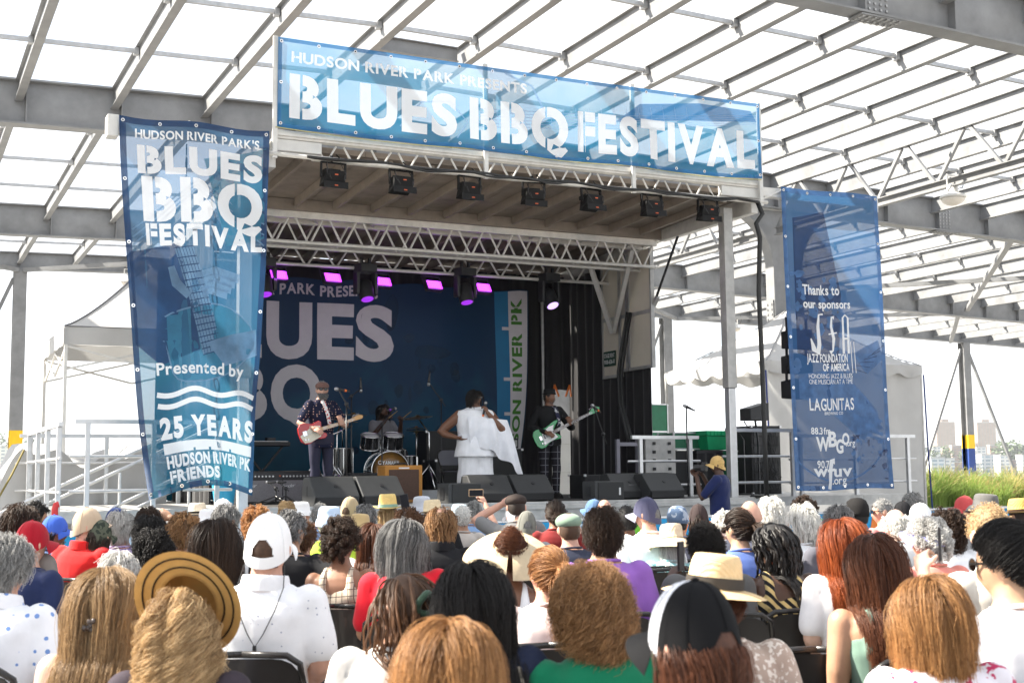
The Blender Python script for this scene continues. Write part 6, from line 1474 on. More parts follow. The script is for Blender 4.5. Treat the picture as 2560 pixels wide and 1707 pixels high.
# raised phones
PHS = mat('phone_case_black', (.015,.015,.018), .35, var=0); PHSC = mat('phone_screen', (.01,.01,.015), .4, var=0, spec=.2)
def phone(p, rz, label, w=.145, h=.072, rot=0, tilt=0, case=PHS):
    t = thing('phone', label, 'phone', p, rz, group='phones held up by listeners'); t.rotation_euler = (R(tilt), R(rot), rz)
    ob('case', G().box(-w/2, w/2, -.004, .004, -h/2, h/2), case, t, bevel=.003); ob('screen', G().box(-w/2+.005, w/2-.005, -.0062, -.0042, -h/2+.005, h/2-.005), PHSC, t)

short = lambda c, L=.045, **k: S('short', c, L, **k)
sitter(51, 1258, 84, 'person with straight dark brown hair in the far left corner', 'tan', short('darkbrown', .07), ('tee', (.25,.22,.20)))
sitter(92, 1252, 52, 'person with short black hair behind the dark-haired man at far left', 'tan', short('black', .05), ('tee', Bk), yaw=-30)
sitter(16, 1303, 74, 'person with pale silver hair at the left picture edge', 'pale', short('silver', .07), ('tee', Wt))
sitter(79, 1301, 86, 'person in a crimson baseball cap and navy shirt', 'rosy', short('silver', .04), ('long', Nv), ('cap', (.36,.008,.02)), yaw=-15)
sitter(135, 1287, 64, 'person in a bright blue cap with dark hair, looking right', 'brown', S('bob', 'black', .2), ('tee', (.10,.16,.3)), ('cap', (.045,.12,.52)), yaw=-60, extra=ex_glasses())
sitter(137, 1318, 60, 'person with thinning black hair and tan jacket', 'tan', short('saltpepper', .03), ('jacket', (.50,.33,.16)))
sitter(217, 1268, 68, 'person in a beige cap and red polo shirt', 'rosy', short('grey', .02), ('polo', (.70,.02,.02)), ('cap', (.55,.42,.30)), yaw=-45)
sitter(248, 1298, 68, 'person in a camouflage cap with a dark bob and white tee', 'olive', S('bob', 'darkbrown', .26), ('tee', Wt), ('cap', (.035,.045,.035), {'pat': ('camo', (.10,.11,.08), 26)}))
sitter(304, 1276, 66, 'person with short silver hair and lavender floral top', 'rosy', short('silver', .07, vol=.02), ('tee', (.52,.42,.66), 'floral', (.22,.14,.40), 30))
sitter(289, 1268, 52, 'person in a navy cap behind the silver-haired woman', 'pale', short('grey', .03), ('tee', (.4,.55,.7)), ('cap', (.02,.04,.14)), yaw=-30)
sitter(373, 1266, 66, 'person with cropped dark brown hair shading the eyes with an arm', 'tan', short('darkbrown', .04), ('tee', (.2,.2,.22)), arms='brow:R', yaw=15)
sitter(377, 1287, 76, 'person with smooth black hair in front of the cropped brown head', 'olive', short('black', .08, vol=.02), ('tee', (.1,.1,.12)))
sitter(388, 1312, 88, 'person with a dark mass of tight black curls', 'tan', S('curly', 'black', .075, curl=.009, freq=200, vol=.035), ('tee', (.05,.05,.06)))
sitter(298, 1380, 92, 'person with soft grey flyaway hair behind the long blonde head', 'pale', short('silver', .09, vol=.03), ('tee', (.6,.6,.6)))
sitter(15, 1338, 122, 'person with thick grey hair and a white shirt printed with blue drops', 'rosy', short('grey', .055, vol=.018), ('button', (.80,.80,.83), 'dots', (.16,.28,.58), 22), yaw=-15)
sitter(268, 1415, 150, 'person with long streaked blonde hair held by a small claw clip', 'pale', S('wavy', 'dirtyblonde', .62, vol=.011, curl=.005, freq=28), ('tank', (.7,.55,.5)), extra=ex_clip)
sitter(462, 1400, 162, 'person with blonde curls under an upturned straw hat', 'rosy', S('curly', 'blonde', .36, curl=.020, freq=85, vol=.035, k=30, clump=22, under=((0,.85,.52), .12)), ('tee', (.05,.04,.05)), ('sun', (.62,.36,.11), {'rb': .20, 'hc': .10, 'tilt': -60, 'dz': .075, 'dy': .045, 'curve': -.012, 'crown': 'round', 'lines': (.135, .170), 'full': 1}), dz=.03)
sitter(671, 1282, 118, 'person in a white cap with chin cord and white dotted shirt', 'rosy', short('brown', .03), ('button', (.82,.82,.84), 'dots', (.30,.32,.42), 34), ('cap', (.82,.82,.82)), extra=ex_cord, wide=1.04)
sitter(460, 1270, 78, 'person with wavy chestnut hair and black shirt looking right', 'rosy', S('curly', 'lightbrown', .055, curl=.006, freq=120, vol=.016), ('tee', Bk), yaw=-15)
sitter(543, 1295, 100, 'person with long straight dark brown hair beside the white cap', 'tan', S('long', 'darkbrown', .50, vol=.015), ('tee', Bk))
sitter(494, 1252, 50, 'person in a cream fedora with a black band', 'pale', short('grey'), ('tee', (.5,.5,.5)), ('fedora', (.72,.62,.48), {'rb': .15, 'band': (.02,.02,.02), 'hc': .12}))
sitter(565, 1259, 66, 'person with salt and pepper hair before the white bucket hats', 'tan', short('saltpepper', .05), ('tee', Wt), yaw=-15)
sitter(522, 1268, 56, 'person in a white floppy bucket hat beside the salt and pepper head', 'rosy', short('grey'), ('tee', (.3,.4,.5)), ('bucket', (.80,.80,.80)), yaw=-15)
sitter(556, 1246, 52, 'person in a tall white cap below the guitar banner', 'pale', short('grey'), ('tee', Wt), ('cap', (.80,.80,.80)))
sitter(643, 1254, 62, 'person with springy copper curls', 'rosy', S('curly', 'ginger', .07, curl=.010, freq=170, vol=.03), ('tee', (.3,.3,.35)))
sitter(726, 1275, 80, 'person in a black tee resting an arm along the next chair', 'tan', short('saltpepper', .03), ('tee', Bk), yaw=-15, arms='over:R', dk=1.0)
sitter(720, 1254, 50, 'person with pinned blonde hair near the guitar amplifier', 'pale', S('bun', 'blonde', .2, tie=(0,-.09,.06)), ('tee', (.6,.5,.4)))
sitter(751, 1250, 48, 'person in a white sun hat with blue underside facing right', 'rosy', short('grey', .02), ('button', (.55,.47,.36)), ('bucket', (.80,.80,.80)), yaw=-60)
sitter(757, 1299, 76, 'person with cropped brown hair and dark plum polo shirt', 'tan', short('brown', .022), ('polo', (.035,.022,.04)), yaw=-15)
sitter(823, 1260, 66, 'person in a pale blue soft hat and lime green top', 'pale', short('white', .03), ('tee', (.42,.62,.06)), ('bucket', (.50,.63,.80), {'rb': .115}))
sitter(874, 1241, 50, 'person in a khaki cap below the tweed amplifier', 'rosy', short('brown', .02), ('tee', (.4,.4,.4)), ('cap', (.40,.31,.20)))
sitter(800, 1256, 50, 'person with a shaved grey head beside the pale blue hat', 'rosy', S('buzz', 'grey', .01), ('tee', (.2,.3,.5)))
sitter(914, 1258, 56, 'person with dark hair going grey beneath the khaki cap row', 'tan', short('saltpepper', .05), ('tee', (.1,.1,.1)))
sitter(899, 1279, 60, 'person in a tan cloth hat behind the round afro', 'rosy', short('grey', .03), ('tee', (.5,.45,.4)), ('bucket', (.50,.36,.18), {'rb': .11}))
sitter(852, 1289, 86, 'person with a round brown afro and patterned halter dress', 'mid', S('afro', 'darkbrown', .062, curl=.008, freq=320), ('dress', (.60,.52,.40), 'plaid', (.10,.07,.06), 26), wide=.92)
sitter(934, 1306, 68, 'person with long dark auburn hair and white towel', 'tan', S('long', 'auburn', .5, vol=.014), ('tee', Wt))
sitter(970, 1232, 52, 'person in a woven straw cowboy hat with a green band', 'pale', S('bob', 'blonde', .2), ('tee', (.2,.6,.2)), ('straw', (.78,.56,.20), {'rb': .2, 'hc': .13, 'wave': .02, 'band': (.25,.42,.36)}))
sitter(1055, 1236, 52, 'person in a pale grey bucket hat below the drum kit', 'rosy', short('grey'), ('tee', (.3,.3,.3)), ('bucket', (.48,.50,.55)))
sitter(1082, 1244, 54, 'person in a cream straw fedora beside the front speaker', 'tan', S('bob', 'black', .2), ('tee', Bk), ('fedora', (.74,.60,.38), {'rb': .13, 'hc': .12}))
sitter(1020, 1260, 68, 'person with loose brown curls behind the grey-streaked long hair', 'rosy', S('curly', 'brown', .06, curl=.010, freq=130, vol=.025), ('tee', (.3,.3,.3)))
sitter(1010, 1293, 94, 'person with grey-streaked long black hair, glasses and red top', 'tan', S('wavy', 'saltpepper', .40, vol=.012, curl=.004, freq=40), ('tee', (.70,.015,.03)), yaw=-45, extra=ex_glasses(False))
sitter(1103, 1262, 74, 'person with thinning light brown hair and black collared shirt', 'rosy', short('lightbrown', .07, fr='thin'), ('polo', Bk))
sitter(1010, 1424, 150, 'person with long brown dreadlocks tied with a green scrunchie', 'mid', S('dreads', 'brown', .52, vol=.016, clump=1, n=120, k=16, curl=.004, freq=70), ('tee', (.6,.58,.55)), yaw=45, extra=ex_both(ex_glasses(), ex_scrunchie((.05,.09,.06))))
sitter(1120, 1540, 236, 'person with smooth caramel brown hair nearest the camera', 'pale', S('bob', 'caramel', .24, vol=.012), ('tank', (.80,.72,.66)), wide=1.0)
sitter(1178, 1402, 158, 'person with long glossy black hair, black visor and navy shirt', 'tan', S('wavy', 'black', .42, vol=.014, curl=.004, freq=30), ('long', (.018,.024,.05)), ('visor', (.045,.038,.035), {'tilt': 12}), yaw=15, extra=ex_strap)
sitter(1274, 1304, 96, 'person with a coiled brown bun in a huge cream sun visor', 'brown', S('bun', 'auburn', .2, tie=(0,-.085,.075)), ('tank', Wt), ('hugevisor', (.62,.50,.33)), dz=.05)
sitter(1370, 1368, 112, 'person with a ginger ponytail and pale pink top', 'rosy', S('pony', 'ginger', .5, tie=(.02,-.10,.035), tail=.36), ('tee', (.80,.66,.64)), extra=ex_pearl, yaw=15)
sitter(1478, 1384, 158, 'person with thick curly brown hair and green tee', 'pale', S('curly', 'lightbrown', .095, curl=.013, freq=120, vol=.04, k=16), ('tee', (.004,.15,.07)), yaw=15)
sitter(1156, 1262, 52, 'person with a shaved white-haired head before the raised phone', 'tan', S('buzz', 'white', .01), ('tee', (.6,.55,.5)))
sitter(1183, 1252, 46, 'person with dark grey hair holding up a phone in one hand', 'rosy', short('grey', .05), ('tee', (.22,.34,.55)), arms='up:R', ph=('phone with tan case held high below the singer, filming', .145, .072, 0, 0, mat('phone_case_tan', (.45,.3,.18), .5, var=0)))
sitter(1147, 1256, 50, 'person in a faded blue cloth hat below the singer', 'rosy', short('grey', .02), ('tee', (.3,.3,.3)), ('bucket', (.42,.56,.66), {'rb': .115}))
sitter(1290, 1228, 54, 'person in a dark pleated flat cap with raised hands', 'rosy', short('darkbrown', .02), ('tee', (.2,.2,.2)), ('flat', (.045,.034,.03)), arms='brow:L')
sitter(1287, 1256, 54, 'person in a plain white cap before the dark flat cap', 'rosy', short('grey', .02), ('tee', (.7,.7,.7)), ('cap', (.80,.80,.80)), yaw=15)
sitter(1316, 1276, 58, 'person in a washed grey cap behind the big sun visor', 'rosy', short('grey', .02), ('tee', (.3,.3,.32)), ('cap', (.16,.16,.14)))
sitter(1388, 1248, 56, 'person with slicked dark brown hair and dark red top', 'mid', S('bun', 'darkbrown', .2, tie=(0,-.1,-.03)), ('tee', (.20,.02,.02)))
sitter(1422, 1275, 70, 'person in a sage green cotton cap and fuzzy navy top', 'rosy', short('brown', .04), ('tee', (.04,.045,.07)), ('flat', (.20,.28,.21)))
sitter(1506, 1266, 94, 'person with short dark hair and lilac tee', 'tan', short('darkbrown', .05), ('tee', (.30,.13,.48)))
sitter(1511, 1246, 48, 'person with a shiny bald head behind the lilac tee man', 'rosy', S('bald', 'grey', 0), ('tee', (.3,.4,.5)))
sitter(1484, 1247, 46, 'person in a faded denim cap beside the shiny bald head', 'rosy', short('grey'), ('tee', (.2,.3,.4)), ('cap', (.10,.18,.32)), yaw=30)
sitter(1566, 1263, 62, 'person with a close-shaven head and charcoal grey tee', 'brown', S('buzz', 'black', .01), ('tee', (.17,.17,.18)))
sitter(1617, 1242, 64, 'person in a slate purple baseball cap looking left, white shirt', 'rosy', short('grey', .02), ('tee', Wt), ('cap', (.075,.075,.13), {'bill': (.30,.30,.38)}), yaw=45)
sitter(1693, 1262, 60, 'person in a tie-dyed denim headscarf', 'tan', S('buzz', 'black', .01), ('tee', (.2,.2,.25)), ('beanie', (.10,.15,.24), {'pat': ('floral', (.35,.40,.48), 14), 'scarf': 1}))
sitter(1746, 1259, 56, 'person in a dark brown cap with long dark hair', 'tan', S('wavy', 'darkbrown', .3, curl=.005, freq=60), ('tee', (.1,.1,.1)), ('cap', (.05,.036,.035)), yaw=-15)
sitter(1677, 1298, 66, 'person in a wide cream sun hat and turquoise print top', 'pale', S('bob', 'silver', .15), ('tee', (.30,.60,.62), 'floral', (.75,.80,.80), 60), ('sun', (.70,.55,.38), {'rb': .20, 'hc': .125, 'curve': -.075, 'wave': .012, 'crown': 'round', 'band': (.45,.33,.2), 'bh': .012, 'tilt': -10}), yaw=15, dz=.01)
sitter(1763, 1306, 94, 'person with a short black afro lifting a phone', 'deep', S('afro', 'black', .022, curl=.004, freq=500), ('tee', (.1,.1,.1)), arms='mid:L', ph=('dark phone held upright beside the short black afro', .145, .072, 90))
sitter(1787, 1372, 150, 'person in a straw fedora with grey band and brown ponytail', 'rosy', S('pony', 'auburn', .45, tie=(.0,-.10,-.05), tail=.36), ('long', (.42,.33,.27), 'floral', (.68,.62,.55), 55), ('fedora', (.74,.53,.28), {'rb': .205, 'rc': .108, 'hc': .12, 'band': (.055,.05,.045), 'bh': .042, 'curve': -.02, 'roll': 10, 'tilt': -6, 'dz': .05}), yaw=-15, dz=.01)
sitter(1735, 1450, 238, 'person in a black mesh trucker cap with white front panel', 'rosy', S('long', 'auburn', .5, vol=.012), ('tee', (.05,.05,.06)), ('cap', (.007,.007,.008), {'front': (.72,.73,.78)}), yaw=30)
sitter(1808, 1268, 58, 'person with frizzy white curls and red floral collar', 'pale', S('curly', 'white', .06, curl=.008, freq=180, vol=.02), ('tee', (.6,.1,.12), 'floral', (.7,.7,.7), 40))
sitter(1845, 1274, 76, 'person with dark hair in a sleek ponytail and blue top', 'olive', S('pony', 'darkbrown', .4, tie=(.03,-.10,.02), tail=.22), ('tee', (.10,.16,.42)), yaw=30, extra=ex_glasses())
sitter(1875, 1248, 66, 'person with a bare pink scalp beside the white-haired listener', 'rosy', S('bald', 'grey', 0), ('tee', (.3,.3,.35)))
sitter(1929, 1245, 62, 'person with fluffy white hair beside the bare pink scalp', 'pale', short('white', .07, vol=.03), ('tee', (.5,.5,.55)))
sitter(2010, 1237, 60, 'person with a rounded dark brown afro below the sponsor banner', 'tan', S('afro', 'darkbrown', .03, curl=.006, freq=400), ('tee', (.2,.2,.2)))
sitter(2008, 1263, 70, 'person with wispy platinum hair and pale tee', 'pale', short('white', .08, vol=.03), ('tee', Wt))
sitter(2026, 1300, 70, 'person with ash blonde waves and lavender grey shirt', 'rosy', S('curly', 'silver', .06, curl=.006, freq=110, vol=.025), ('long', (.40,.40,.52)))
sitter(2095, 1262, 76, 'person with thick greying black hair behind the red-haired woman', 'tan', short('saltpepper', .05), ('tee', (.1,.1,.12)))
sitter(2142, 1242, 62, 'person in a glossy black satin cap', 'brown', S('buzz', 'black', .01), ('tee', (.04,.10,.11)), ('beanie', (.016,.015,.015)))
sitter(2205, 1246, 54, 'person with a shaved head and sunglasses in a salmon shirt', 'rosy', S('buzz', 'grey', .01), ('tee', (.70,.26,.24)), yaw=60, extra=ex_glasses())
sitter(2106, 1293, 98, 'person with long copper red hair and white tee', 'pale', S('long', 'red', .46, vol=.013), ('tee', (.82,.80,.80)))
sitter(1932, 1303, 88, 'person with black twists in a side bun, sunglasses and striped top', 'deep', S('dreads', 'black', .30, vol=.012, clump=1, n=120, k=14, curl=.004, freq=90), ('dress', (.62,.46,.20), 'diag', (.012,.012,.014), 17), yaw=45, extra=ex_both(ex_glasses(), ex_earring), dk=.95)
sitter(2186, 1332, 124, 'person with long chestnut hair and sage tank top', 'tan', S('long', 'auburn', .44, vol=.012), ('tank', (.16,.25,.20)), yaw=0)
sitter(2318, 1286, 88, 'person with grey curls in a lavender visor and coral shirt', 'rosy', S('curly', 'silver', .045, curl=.008, freq=230, vol=.03), ('tee', (.72,.25,.20)), ('visor', (.36,.36,.68), {'tilt': 14}), yaw=30)
sitter(2238, 1266, 68, 'person with a smooth white-fringed bald head', 'pale', S('short', 'white', .02, fr='ring'), ('tee', (.6,.6,.6)))
sitter(2302, 1257, 54, 'person in a clean white cap facing left', 'rosy', short('grey', .02), ('tee', Bk), ('cap', (.82,.82,.82)), yaw=45)
sitter(2365, 1252, 74, 'person with glossy dark curls and a white and black top', 'tan', S('curly', 'darkbrown', .10, curl=.012, freq=130, vol=.03), ('tee', Wt))
sitter(2279, 1230, 48, 'person with silver swept hair and sunglasses beside the grass', 'rosy', short('grey', .05), ('tee', (.1,.1,.12)), yaw=45, extra=ex_glasses())
sitter(2257, 1252, 50, 'person in a flat black cap below the silver swept hair', 'tan', short('black', .02), ('tee', Bk), ('cap', (.015,.015,.017)))
sitter(2412, 1239, 50, 'person in a faded red cap before the ornamental grass', 'rosy', short('grey', .02), ('tee', Wt), ('cap', (.55,.08,.08)), yaw=45)
sitter(2461, 1229, 62, 'person in a charcoal bucket hat before the ornamental grass', 'rosy', short('grey', .02), ('tee', (.3,.3,.3)), ('bucket', (.12,.115,.11)), yaw=15)
sitter(2471, 1259, 112, 'person with a big pale bald head raising a phone', 'pale', S('buzz', 'blonde', .01), ('tee', (.62,.57,.50)), arms='mid:L', ph=('dark phone held upright beside the big pale bald head', .145, .072, 90))
sitter(2546, 1243, 58, 'person in a tan campaign hat and royal blue shirt', 'tan', short('darkbrown', .02), ('tee', (.02,.06,.33)), ('ranger', (.52,.36,.10), {'rb': .19, 'hc': .13, 'band': (.05,.03,.02), 'pinch': .25}))
sitter(2510, 1306, 146, 'person with black ponytail, sunglasses and white tee at the right edge', 'olive', S('pony', 'black', .5, tie=(.03,-.09,.075), tail=.42), ('tee', (.82,.80,.82)), yaw=45, extra=ex_glasses())
sitter(2322, 1436, 168, 'person with layered honey brown bob and floral blouse', 'rosy', S('bob', 'caramel', .26, vol=.014), ('tee', (.72,.68,.72), 'floral', (.45,.03,.10), 22))
phone(P(1012, 1256, D=11.0), -.4, 'phone raised between straw cowboy hat and grey bucket hat', rot=80)
# empty chairs that the photograph shows
for px, py, D, lab in ((1995, 1640, 4.0, 'empty black folding chair in the lower right, nearest the camera'), (2290, 1650, 3.9, 'empty black folding chair tilted beside the floral blouse listener'), (1990, 1545, 4.9, 'empty black folding chair behind the striped-top listener')):
    q = P(px, py, D=D); folding_chair('folding_chair', lab, (q.x, q.y, 0), -YAW+R(rng.uniform(-6, 6)), 'folding chairs')

# ------------------------------------------------------------ performers (local: facing +Y, feet at z = 0)
T_STAND = [(.86,.150,.115,0), (.95,.168,.125,0), (1.05,.158,.12,0), (1.15,.165,.122,0), (1.28,.180,.125,-.005), (1.38,.185,.116,-.01), (1.43,.165,.10,-.012), (1.465,.12,.08,-.01), (1.49,.08,.066,-.004), (1.52,.06,.06,0), (1.555,.055,.057,.006)]
LEG_ST = [(.095,0,.92), (.105,.015,.50), (.11,-.01,.09)]
def performer(label, px, Y, rz, skn, arms, shirt_c, pants_c, headyaw=0, headpitch=0, scale=1.0, fat=1.0, sleeve='short', legs=None, shirt_pat=(), pants_pat=(), hands=None, base_z=DZ, shirt_lo=.84, leg_r=(.10,.072,.058), wide_leg=False, top_rings=None, x=None, group='band on stage', head_dz=0.0):
    hc = V((0, .02, 1.625+head_dz)); HM = Matrix.Translation(hc) @ Matrix.Rotation(R(headyaw), 4, 'Z') @ Matrix.Rotation(R(headpitch), 4, 'X')
    spec = [(z, rx*fat, ry*fat, cy) if z < 1.44 else (z+head_dz*.5, rx*(1+(fat-1)*.4), ry*(1+(fat-1)*.4), cy) for z, rx, ry, cy in T_STAND]
    legs = legs or {s: [(s*p[0], p[1], p[2]) for p in LEG_ST] for s in (-1, 1)}
    g = G(); g.loft(rings(spec)); sm_tube(g, [(0, -.004, 1.50), (0, .006, 1.58)], [.060, .055]); head_geo(g, HM)
    for s in (-1, 1):
        a = arms[s]; sm_tube(g, a, [.058*(1+(fat-1)*.8), .047*(1+(fat-1)*.8), .030]); h = (hands or {}).get(s, {})
        f = h.get('f', tuple(V(a[2])-V(a[1]))); hand(g, a[2], f, h.get('n', (0, -1, 0)), h.get('curl', 40), side=h.get('side', s), s=1.05)
        sm_tube(g, legs[s], [.085*fat, .060*fat**.5, .042]); an = V(legs[s][2]); g.ell((an.x, an.y+.06, .05), .042, .12, .045)
    body = link('person', remesh(g, 'person', .0068, 3), skin(skn)); tag(body, label, 'person', group)
    xx = P(px, 1100, Y=Y).x if x is None else x; body.location = (xx, Y, base_z); body.rotation_euler = (0, 0, rz); body.scale = (scale,)*3
    c = G(); sp = [(z, rx, ry, cy) for z, rx, ry, cy in spec if shirt_lo-.02 < z < 1.50]
    if top_rings: sp = top_rings+[q for q in sp if q[0] > top_rings[-1][0]+.03]
    else: sp = [(shirt_lo, sp[0][1]*1.04, sp[0][2]*1.06, 0)]+[q for q in sp if q[0] > shirt_lo+.03]
    c.loft(rings(sp, inf=.016))
    for s in (-1, 1):
        a = [V(q) for q in arms[s]]
        if sleeve == 'short': sm_tube(c, [a[0], a[0].lerp(a[1], .82)], [.078, .066])
        elif sleeve == 'long': sm_tube(c, [a[0], a[1], a[1].lerp(a[2], .9)], [.078, .064, .044])
    sh = link('shirt', remesh(c, 'shirt', .010, 4, .005, seed=px), cloth('stage_shirt_%d' % px, shirt_c, *shirt_pat), body)
    t = G(); t.loft(rings([(.84,.150*fat,.125*fat,0), (.92,.165*fat,.13*fat,0), (1.0,.160*fat,.125*fat,0)], inf=.012))
    for s in (-1, 1):
        l = [V(q) for q in legs[s]]; sm_tube(t, [l[0], l[1], l[2]+V((0, 0, .0 if not wide_leg else -.03))], [leg_r[0]*fat, leg_r[1]*(fat if wide_leg else 1), leg_r[2]*(fat if wide_leg else 1)])
    link('trousers', remesh(t, 'trousers', .012, 4, .005, seed=px+3), cloth('stage_trousers_%d' % px, pants_c, *pants_pat), body)
    for s in (-1, 1):
        an = V(legs[s][2]); q = G(); q.ell((an.x, an.y+.07, .045), .05, .14, .05); q.box(an.x-.047, an.x+.047, an.y-.07, an.y+.19, .0, .022); link('shoe', remesh(q, 'shoe', .009, 3), SHOE, body)
    return body, HM
def beard(body, HM, colr, L=.03, n=500):
    d = rng.normal(size=(n*6, 3)); d /= np.linalg.norm(d, axis=1)[:, None]; d = d[(d[:, 1] > .25) & (d[:, 2] < -.38) & (d[:, 2] > -.98)][:n]; r = d*np.array([.074, .102, .118]); t = np.linspace(0, 1, 4)[None, :, None]
    Q = r[:, None, :]+t*L*(d[:, None, :]*.7+np.array([0, .1, -.5])+rng.normal(size=(len(r), 1, 3))*.25); o = hair_obj('beard', Q, np.array([.002, .0018, .0014, .001])[None, :], hm(colr), body); o.matrix_local = HM
def place_world(name, label, cat, body, M, group=None):
    t = thing(name, label, cat, group=group); W_m = Matrix.Translation(body.location) @ Matrix.Rotation(body.rotation_euler.z, 4, 'Z') @ Matrix.Diagonal((*body.scale, 1)); t.matrix_world = W_m @ M; return t
def guitar_frame(c, neck, out):
    ex = V(neck).normalized(); ez = V(out); ez = (ez-ex*ez.dot(ex)).normalized(); ey = ez.cross(ex); M = Matrix((ex, ey, ez)).transposed().to_4x4(); M.translation = V(c); return M
def guitar(t, bodym, guardm, neckm, out, guard, neck_len, nb, head, bass=False):
    d = .042
    ob('body', G().prism(out, d, (0, 0, -d/2), (1,0,0), (0,1,0)), bodym, t, bevel=.007)
    ob('pickguard', G().prism(guard, .003, (0, 0, d/2+.001), (1,0,0), (0,1,0)), guardm, t)
    x0 = .10; ob('neck', G().loft([[(x0,-.028,.012),(x0,.028,.012),(x0,.026,.034),(x0,-.026,.034)],[(neck_len,-.021,.012),(neck_len,.021,.012),(neck_len,.021,.032),(neck_len,-.021,.032)]]), neckm, t, bevel=.003)
    ob('headstock', G().prism(head, .014, (neck_len, 0, .012), (1,0,0), (0,1,0)), bodym if bass else neckm, t, bevel=.003)
    fr = G()
    for k in range(20): xx = neck_len-(neck_len-x0)*(1-.5**(k/11))*1.25; fr.box(xx-.001, xx+.001, -.024, .024, .0345, .036) if xx > x0 else None
    tag(ob('fret', fr, CHROME, t), kind='stuff'); st = G()
    for k in range(nb): yy = -.018+.036*k/(nb-1); st.tube([(-.13, yy*1.4, .035), (neck_len+.05, yy, .037)], .0008 if not bass else .0014, 4)
    tag(ob('string', st, CHROME, t), kind='stuff')
    for xx in ((-.10, .045) if not bass else (-.06, .03)): ob('pickup', G().box(xx-.012, xx+.012, -.036, .036, d/2+.004, d/2+.014), CHROME if not bass else BLACK, t, bevel=.003)
    ob('bridge', G().box(-.15, -.105, -.036, .036, d/2+.004, d/2+.012), CHROME, t, bevel=.003)
    for k in range(2): ob('control_knob', G().lathe([(.011,0),(.010,.016),(.0,.016)], 10, (-.10-.04*k, -.095+.01*k, d/2+.003)), CHROME, t)
    for k in range(nb): ob('tuning_peg', G().lathe([(.006,0),(.006,.03)], 8, (neck_len+.03+.025*k*(6/nb)*.8, .038 if not bass else .045, .012), Matrix.Rotation(R(-70), 3, 'X')), CHROME, t)
TELE = [(-.205,-.03),(-.195,-.10),(-.15,-.15),(-.08,-.158),(-.02,-.135),(.04,-.118),(.10,-.135),(.16,-.14),(.20,-.11),(.195,-.075),(.155,-.05),(.15,-.03),(.15,.03),(.165,.10),(.14,.125),(.09,.118),(.03,.105),(-.03,.125),(-.09,.15),(-.15,.145),(-.195,.10),(-.207,.03)]
JAZZ = [(-.24,.0),(-.235,-.09),(-.19,-.155),(-.11,-.165),(-.04,-.13),(.03,-.115),(.10,-.13),(.17,-.145),(.20,-.115),(.17,-.07),(.13,-.035),(.13,.035),(.19,.085),(.25,.12),(.255,.15),(.19,.155),(.10,.135),(.02,.118),(-.06,.13),(-.13,.155),(-.19,.145),(-.228,.09)]
def strap(body, pts, m, w=.055):
    g = G()
    for i in range(len(pts)-1): g.bar(pts[i], pts[i+1], w, .006, up=(0, 1, 0) if abs(V(pts[i+1]).z-V(pts[i]).z) > .05 else (0, 0, 1))
    return ob('guitar_strap', g, m, body)
def sc_for(px, py, Y, H): return (P(px, py, Y=Y).z-DZ)/H
# guitarist
A = {1: [(.182,-.01,1.41), (.345,.02,1.15), (.22,.225,1.06)], -1: [(-.182,-.01,1.41), (-.34,.10,1.13), (-.185,.26,1.13)]}
Yg = 2.0; b, HM = performer('person in navy dotted shirt and brown flat cap playing a red guitar', 803, Yg, R(188), 'rosy', A, (.012,.014,.035), (.035,.035,.06), headyaw=-14, scale=sc_for(803, 951, Yg, 1.765), shirt_pat=('dots', (.55,.35,.28), 26), hands={1: {'n': (-.2,-.8,-.5), 'curl': 35}, -1: {'n': (0,-.9,.1), 'f': (.25,.15,.9), 'curl': 50}}, shirt_lo=.80)
add_hat(b, HM, ('flat', (.16,.085,.07))); glasses(b, HM); beard(b, HM, 'saltpepper', .035, 700); add_hair(b, HM, S('buzz', 'grey', .01), 1)
t = place_world('electric_guitar', 'red semi-hollow electric guitar with white pickguard and maple neck', 'guitar', b, guitar_frame((.23, .185, 1.02), (-.955, .06, .27), (.05, 1, .1)))
guitar(t, mat('guitar_red', (.42,.012,.012), .22, var=.08, coat=.6), mat('pickguard_cream', (.72,.66,.52), .35, var=.05), mat('maple', (.55,.30,.10), .35, var=.15), TELE, [(-.20,-.02),(-.16,-.13),(-.07,-.14),(.02,-.12),(.10,-.10),(.13,-.03),(.13,.05),(.05,.07),(-.02,.06),(-.10,.02)], .62, 6, [(0,-.02),(.16,-.02),(.185,.0),(.18,.03),(.12,.045),(.05,.035),(0,.022)])
strap(b, [(-.06,.16,1.12), (-.02,.165,1.28), (.02,.12,1.44), (.06,.02,1.50)], cloth('red_white_strap', (.75,.72,.70), 'floral', (.55,.03,.03), 30)); 
# bassist
A = {1: [(.182,-.01,1.41), (.33,.02,1.15), (.16,.23,1.05)], -1: [(-.182,-.01,1.41), (-.36,.06,1.14), (-.25,.26,1.18)]}
Yb = 2.5; b, HM = performer('person in black sweater, hat and plaid trousers playing a green bass', 1374, Yb, R(176), 'brown', A, (.012,.012,.013), (.02,.019,.024), headyaw=35, scale=sc_for(1374, 970, Yb, 1.775), sleeve='long', pants_pat=('plaid', (.13,.13,.15), 9.5), hands={1: {'n': (-.2,-.8,-.5), 'curl': 35}, -1: {'n': (0,-.9,.1), 'f': (.3,.15,.85), 'curl': 50}})
add_hat(b, HM, ('fedora', (.014,.014,.015), {'rb': .115, 'hc': .095, 'rc': .096, 'dz': .045, 'straw': 0, 'crown': 'round', 'curve': .012})); add_hair(b, HM, S('buzz', 'black', .01), 1); beard(b, HM, 'saltpepper', .008, 200)
t = place_world('bass_guitar', 'bright green electric bass with white pickguard and long dark neck', 'guitar', b, guitar_frame((.12, .19, 1.01), (-.86, .12, .42), (.05, 1, .1)))
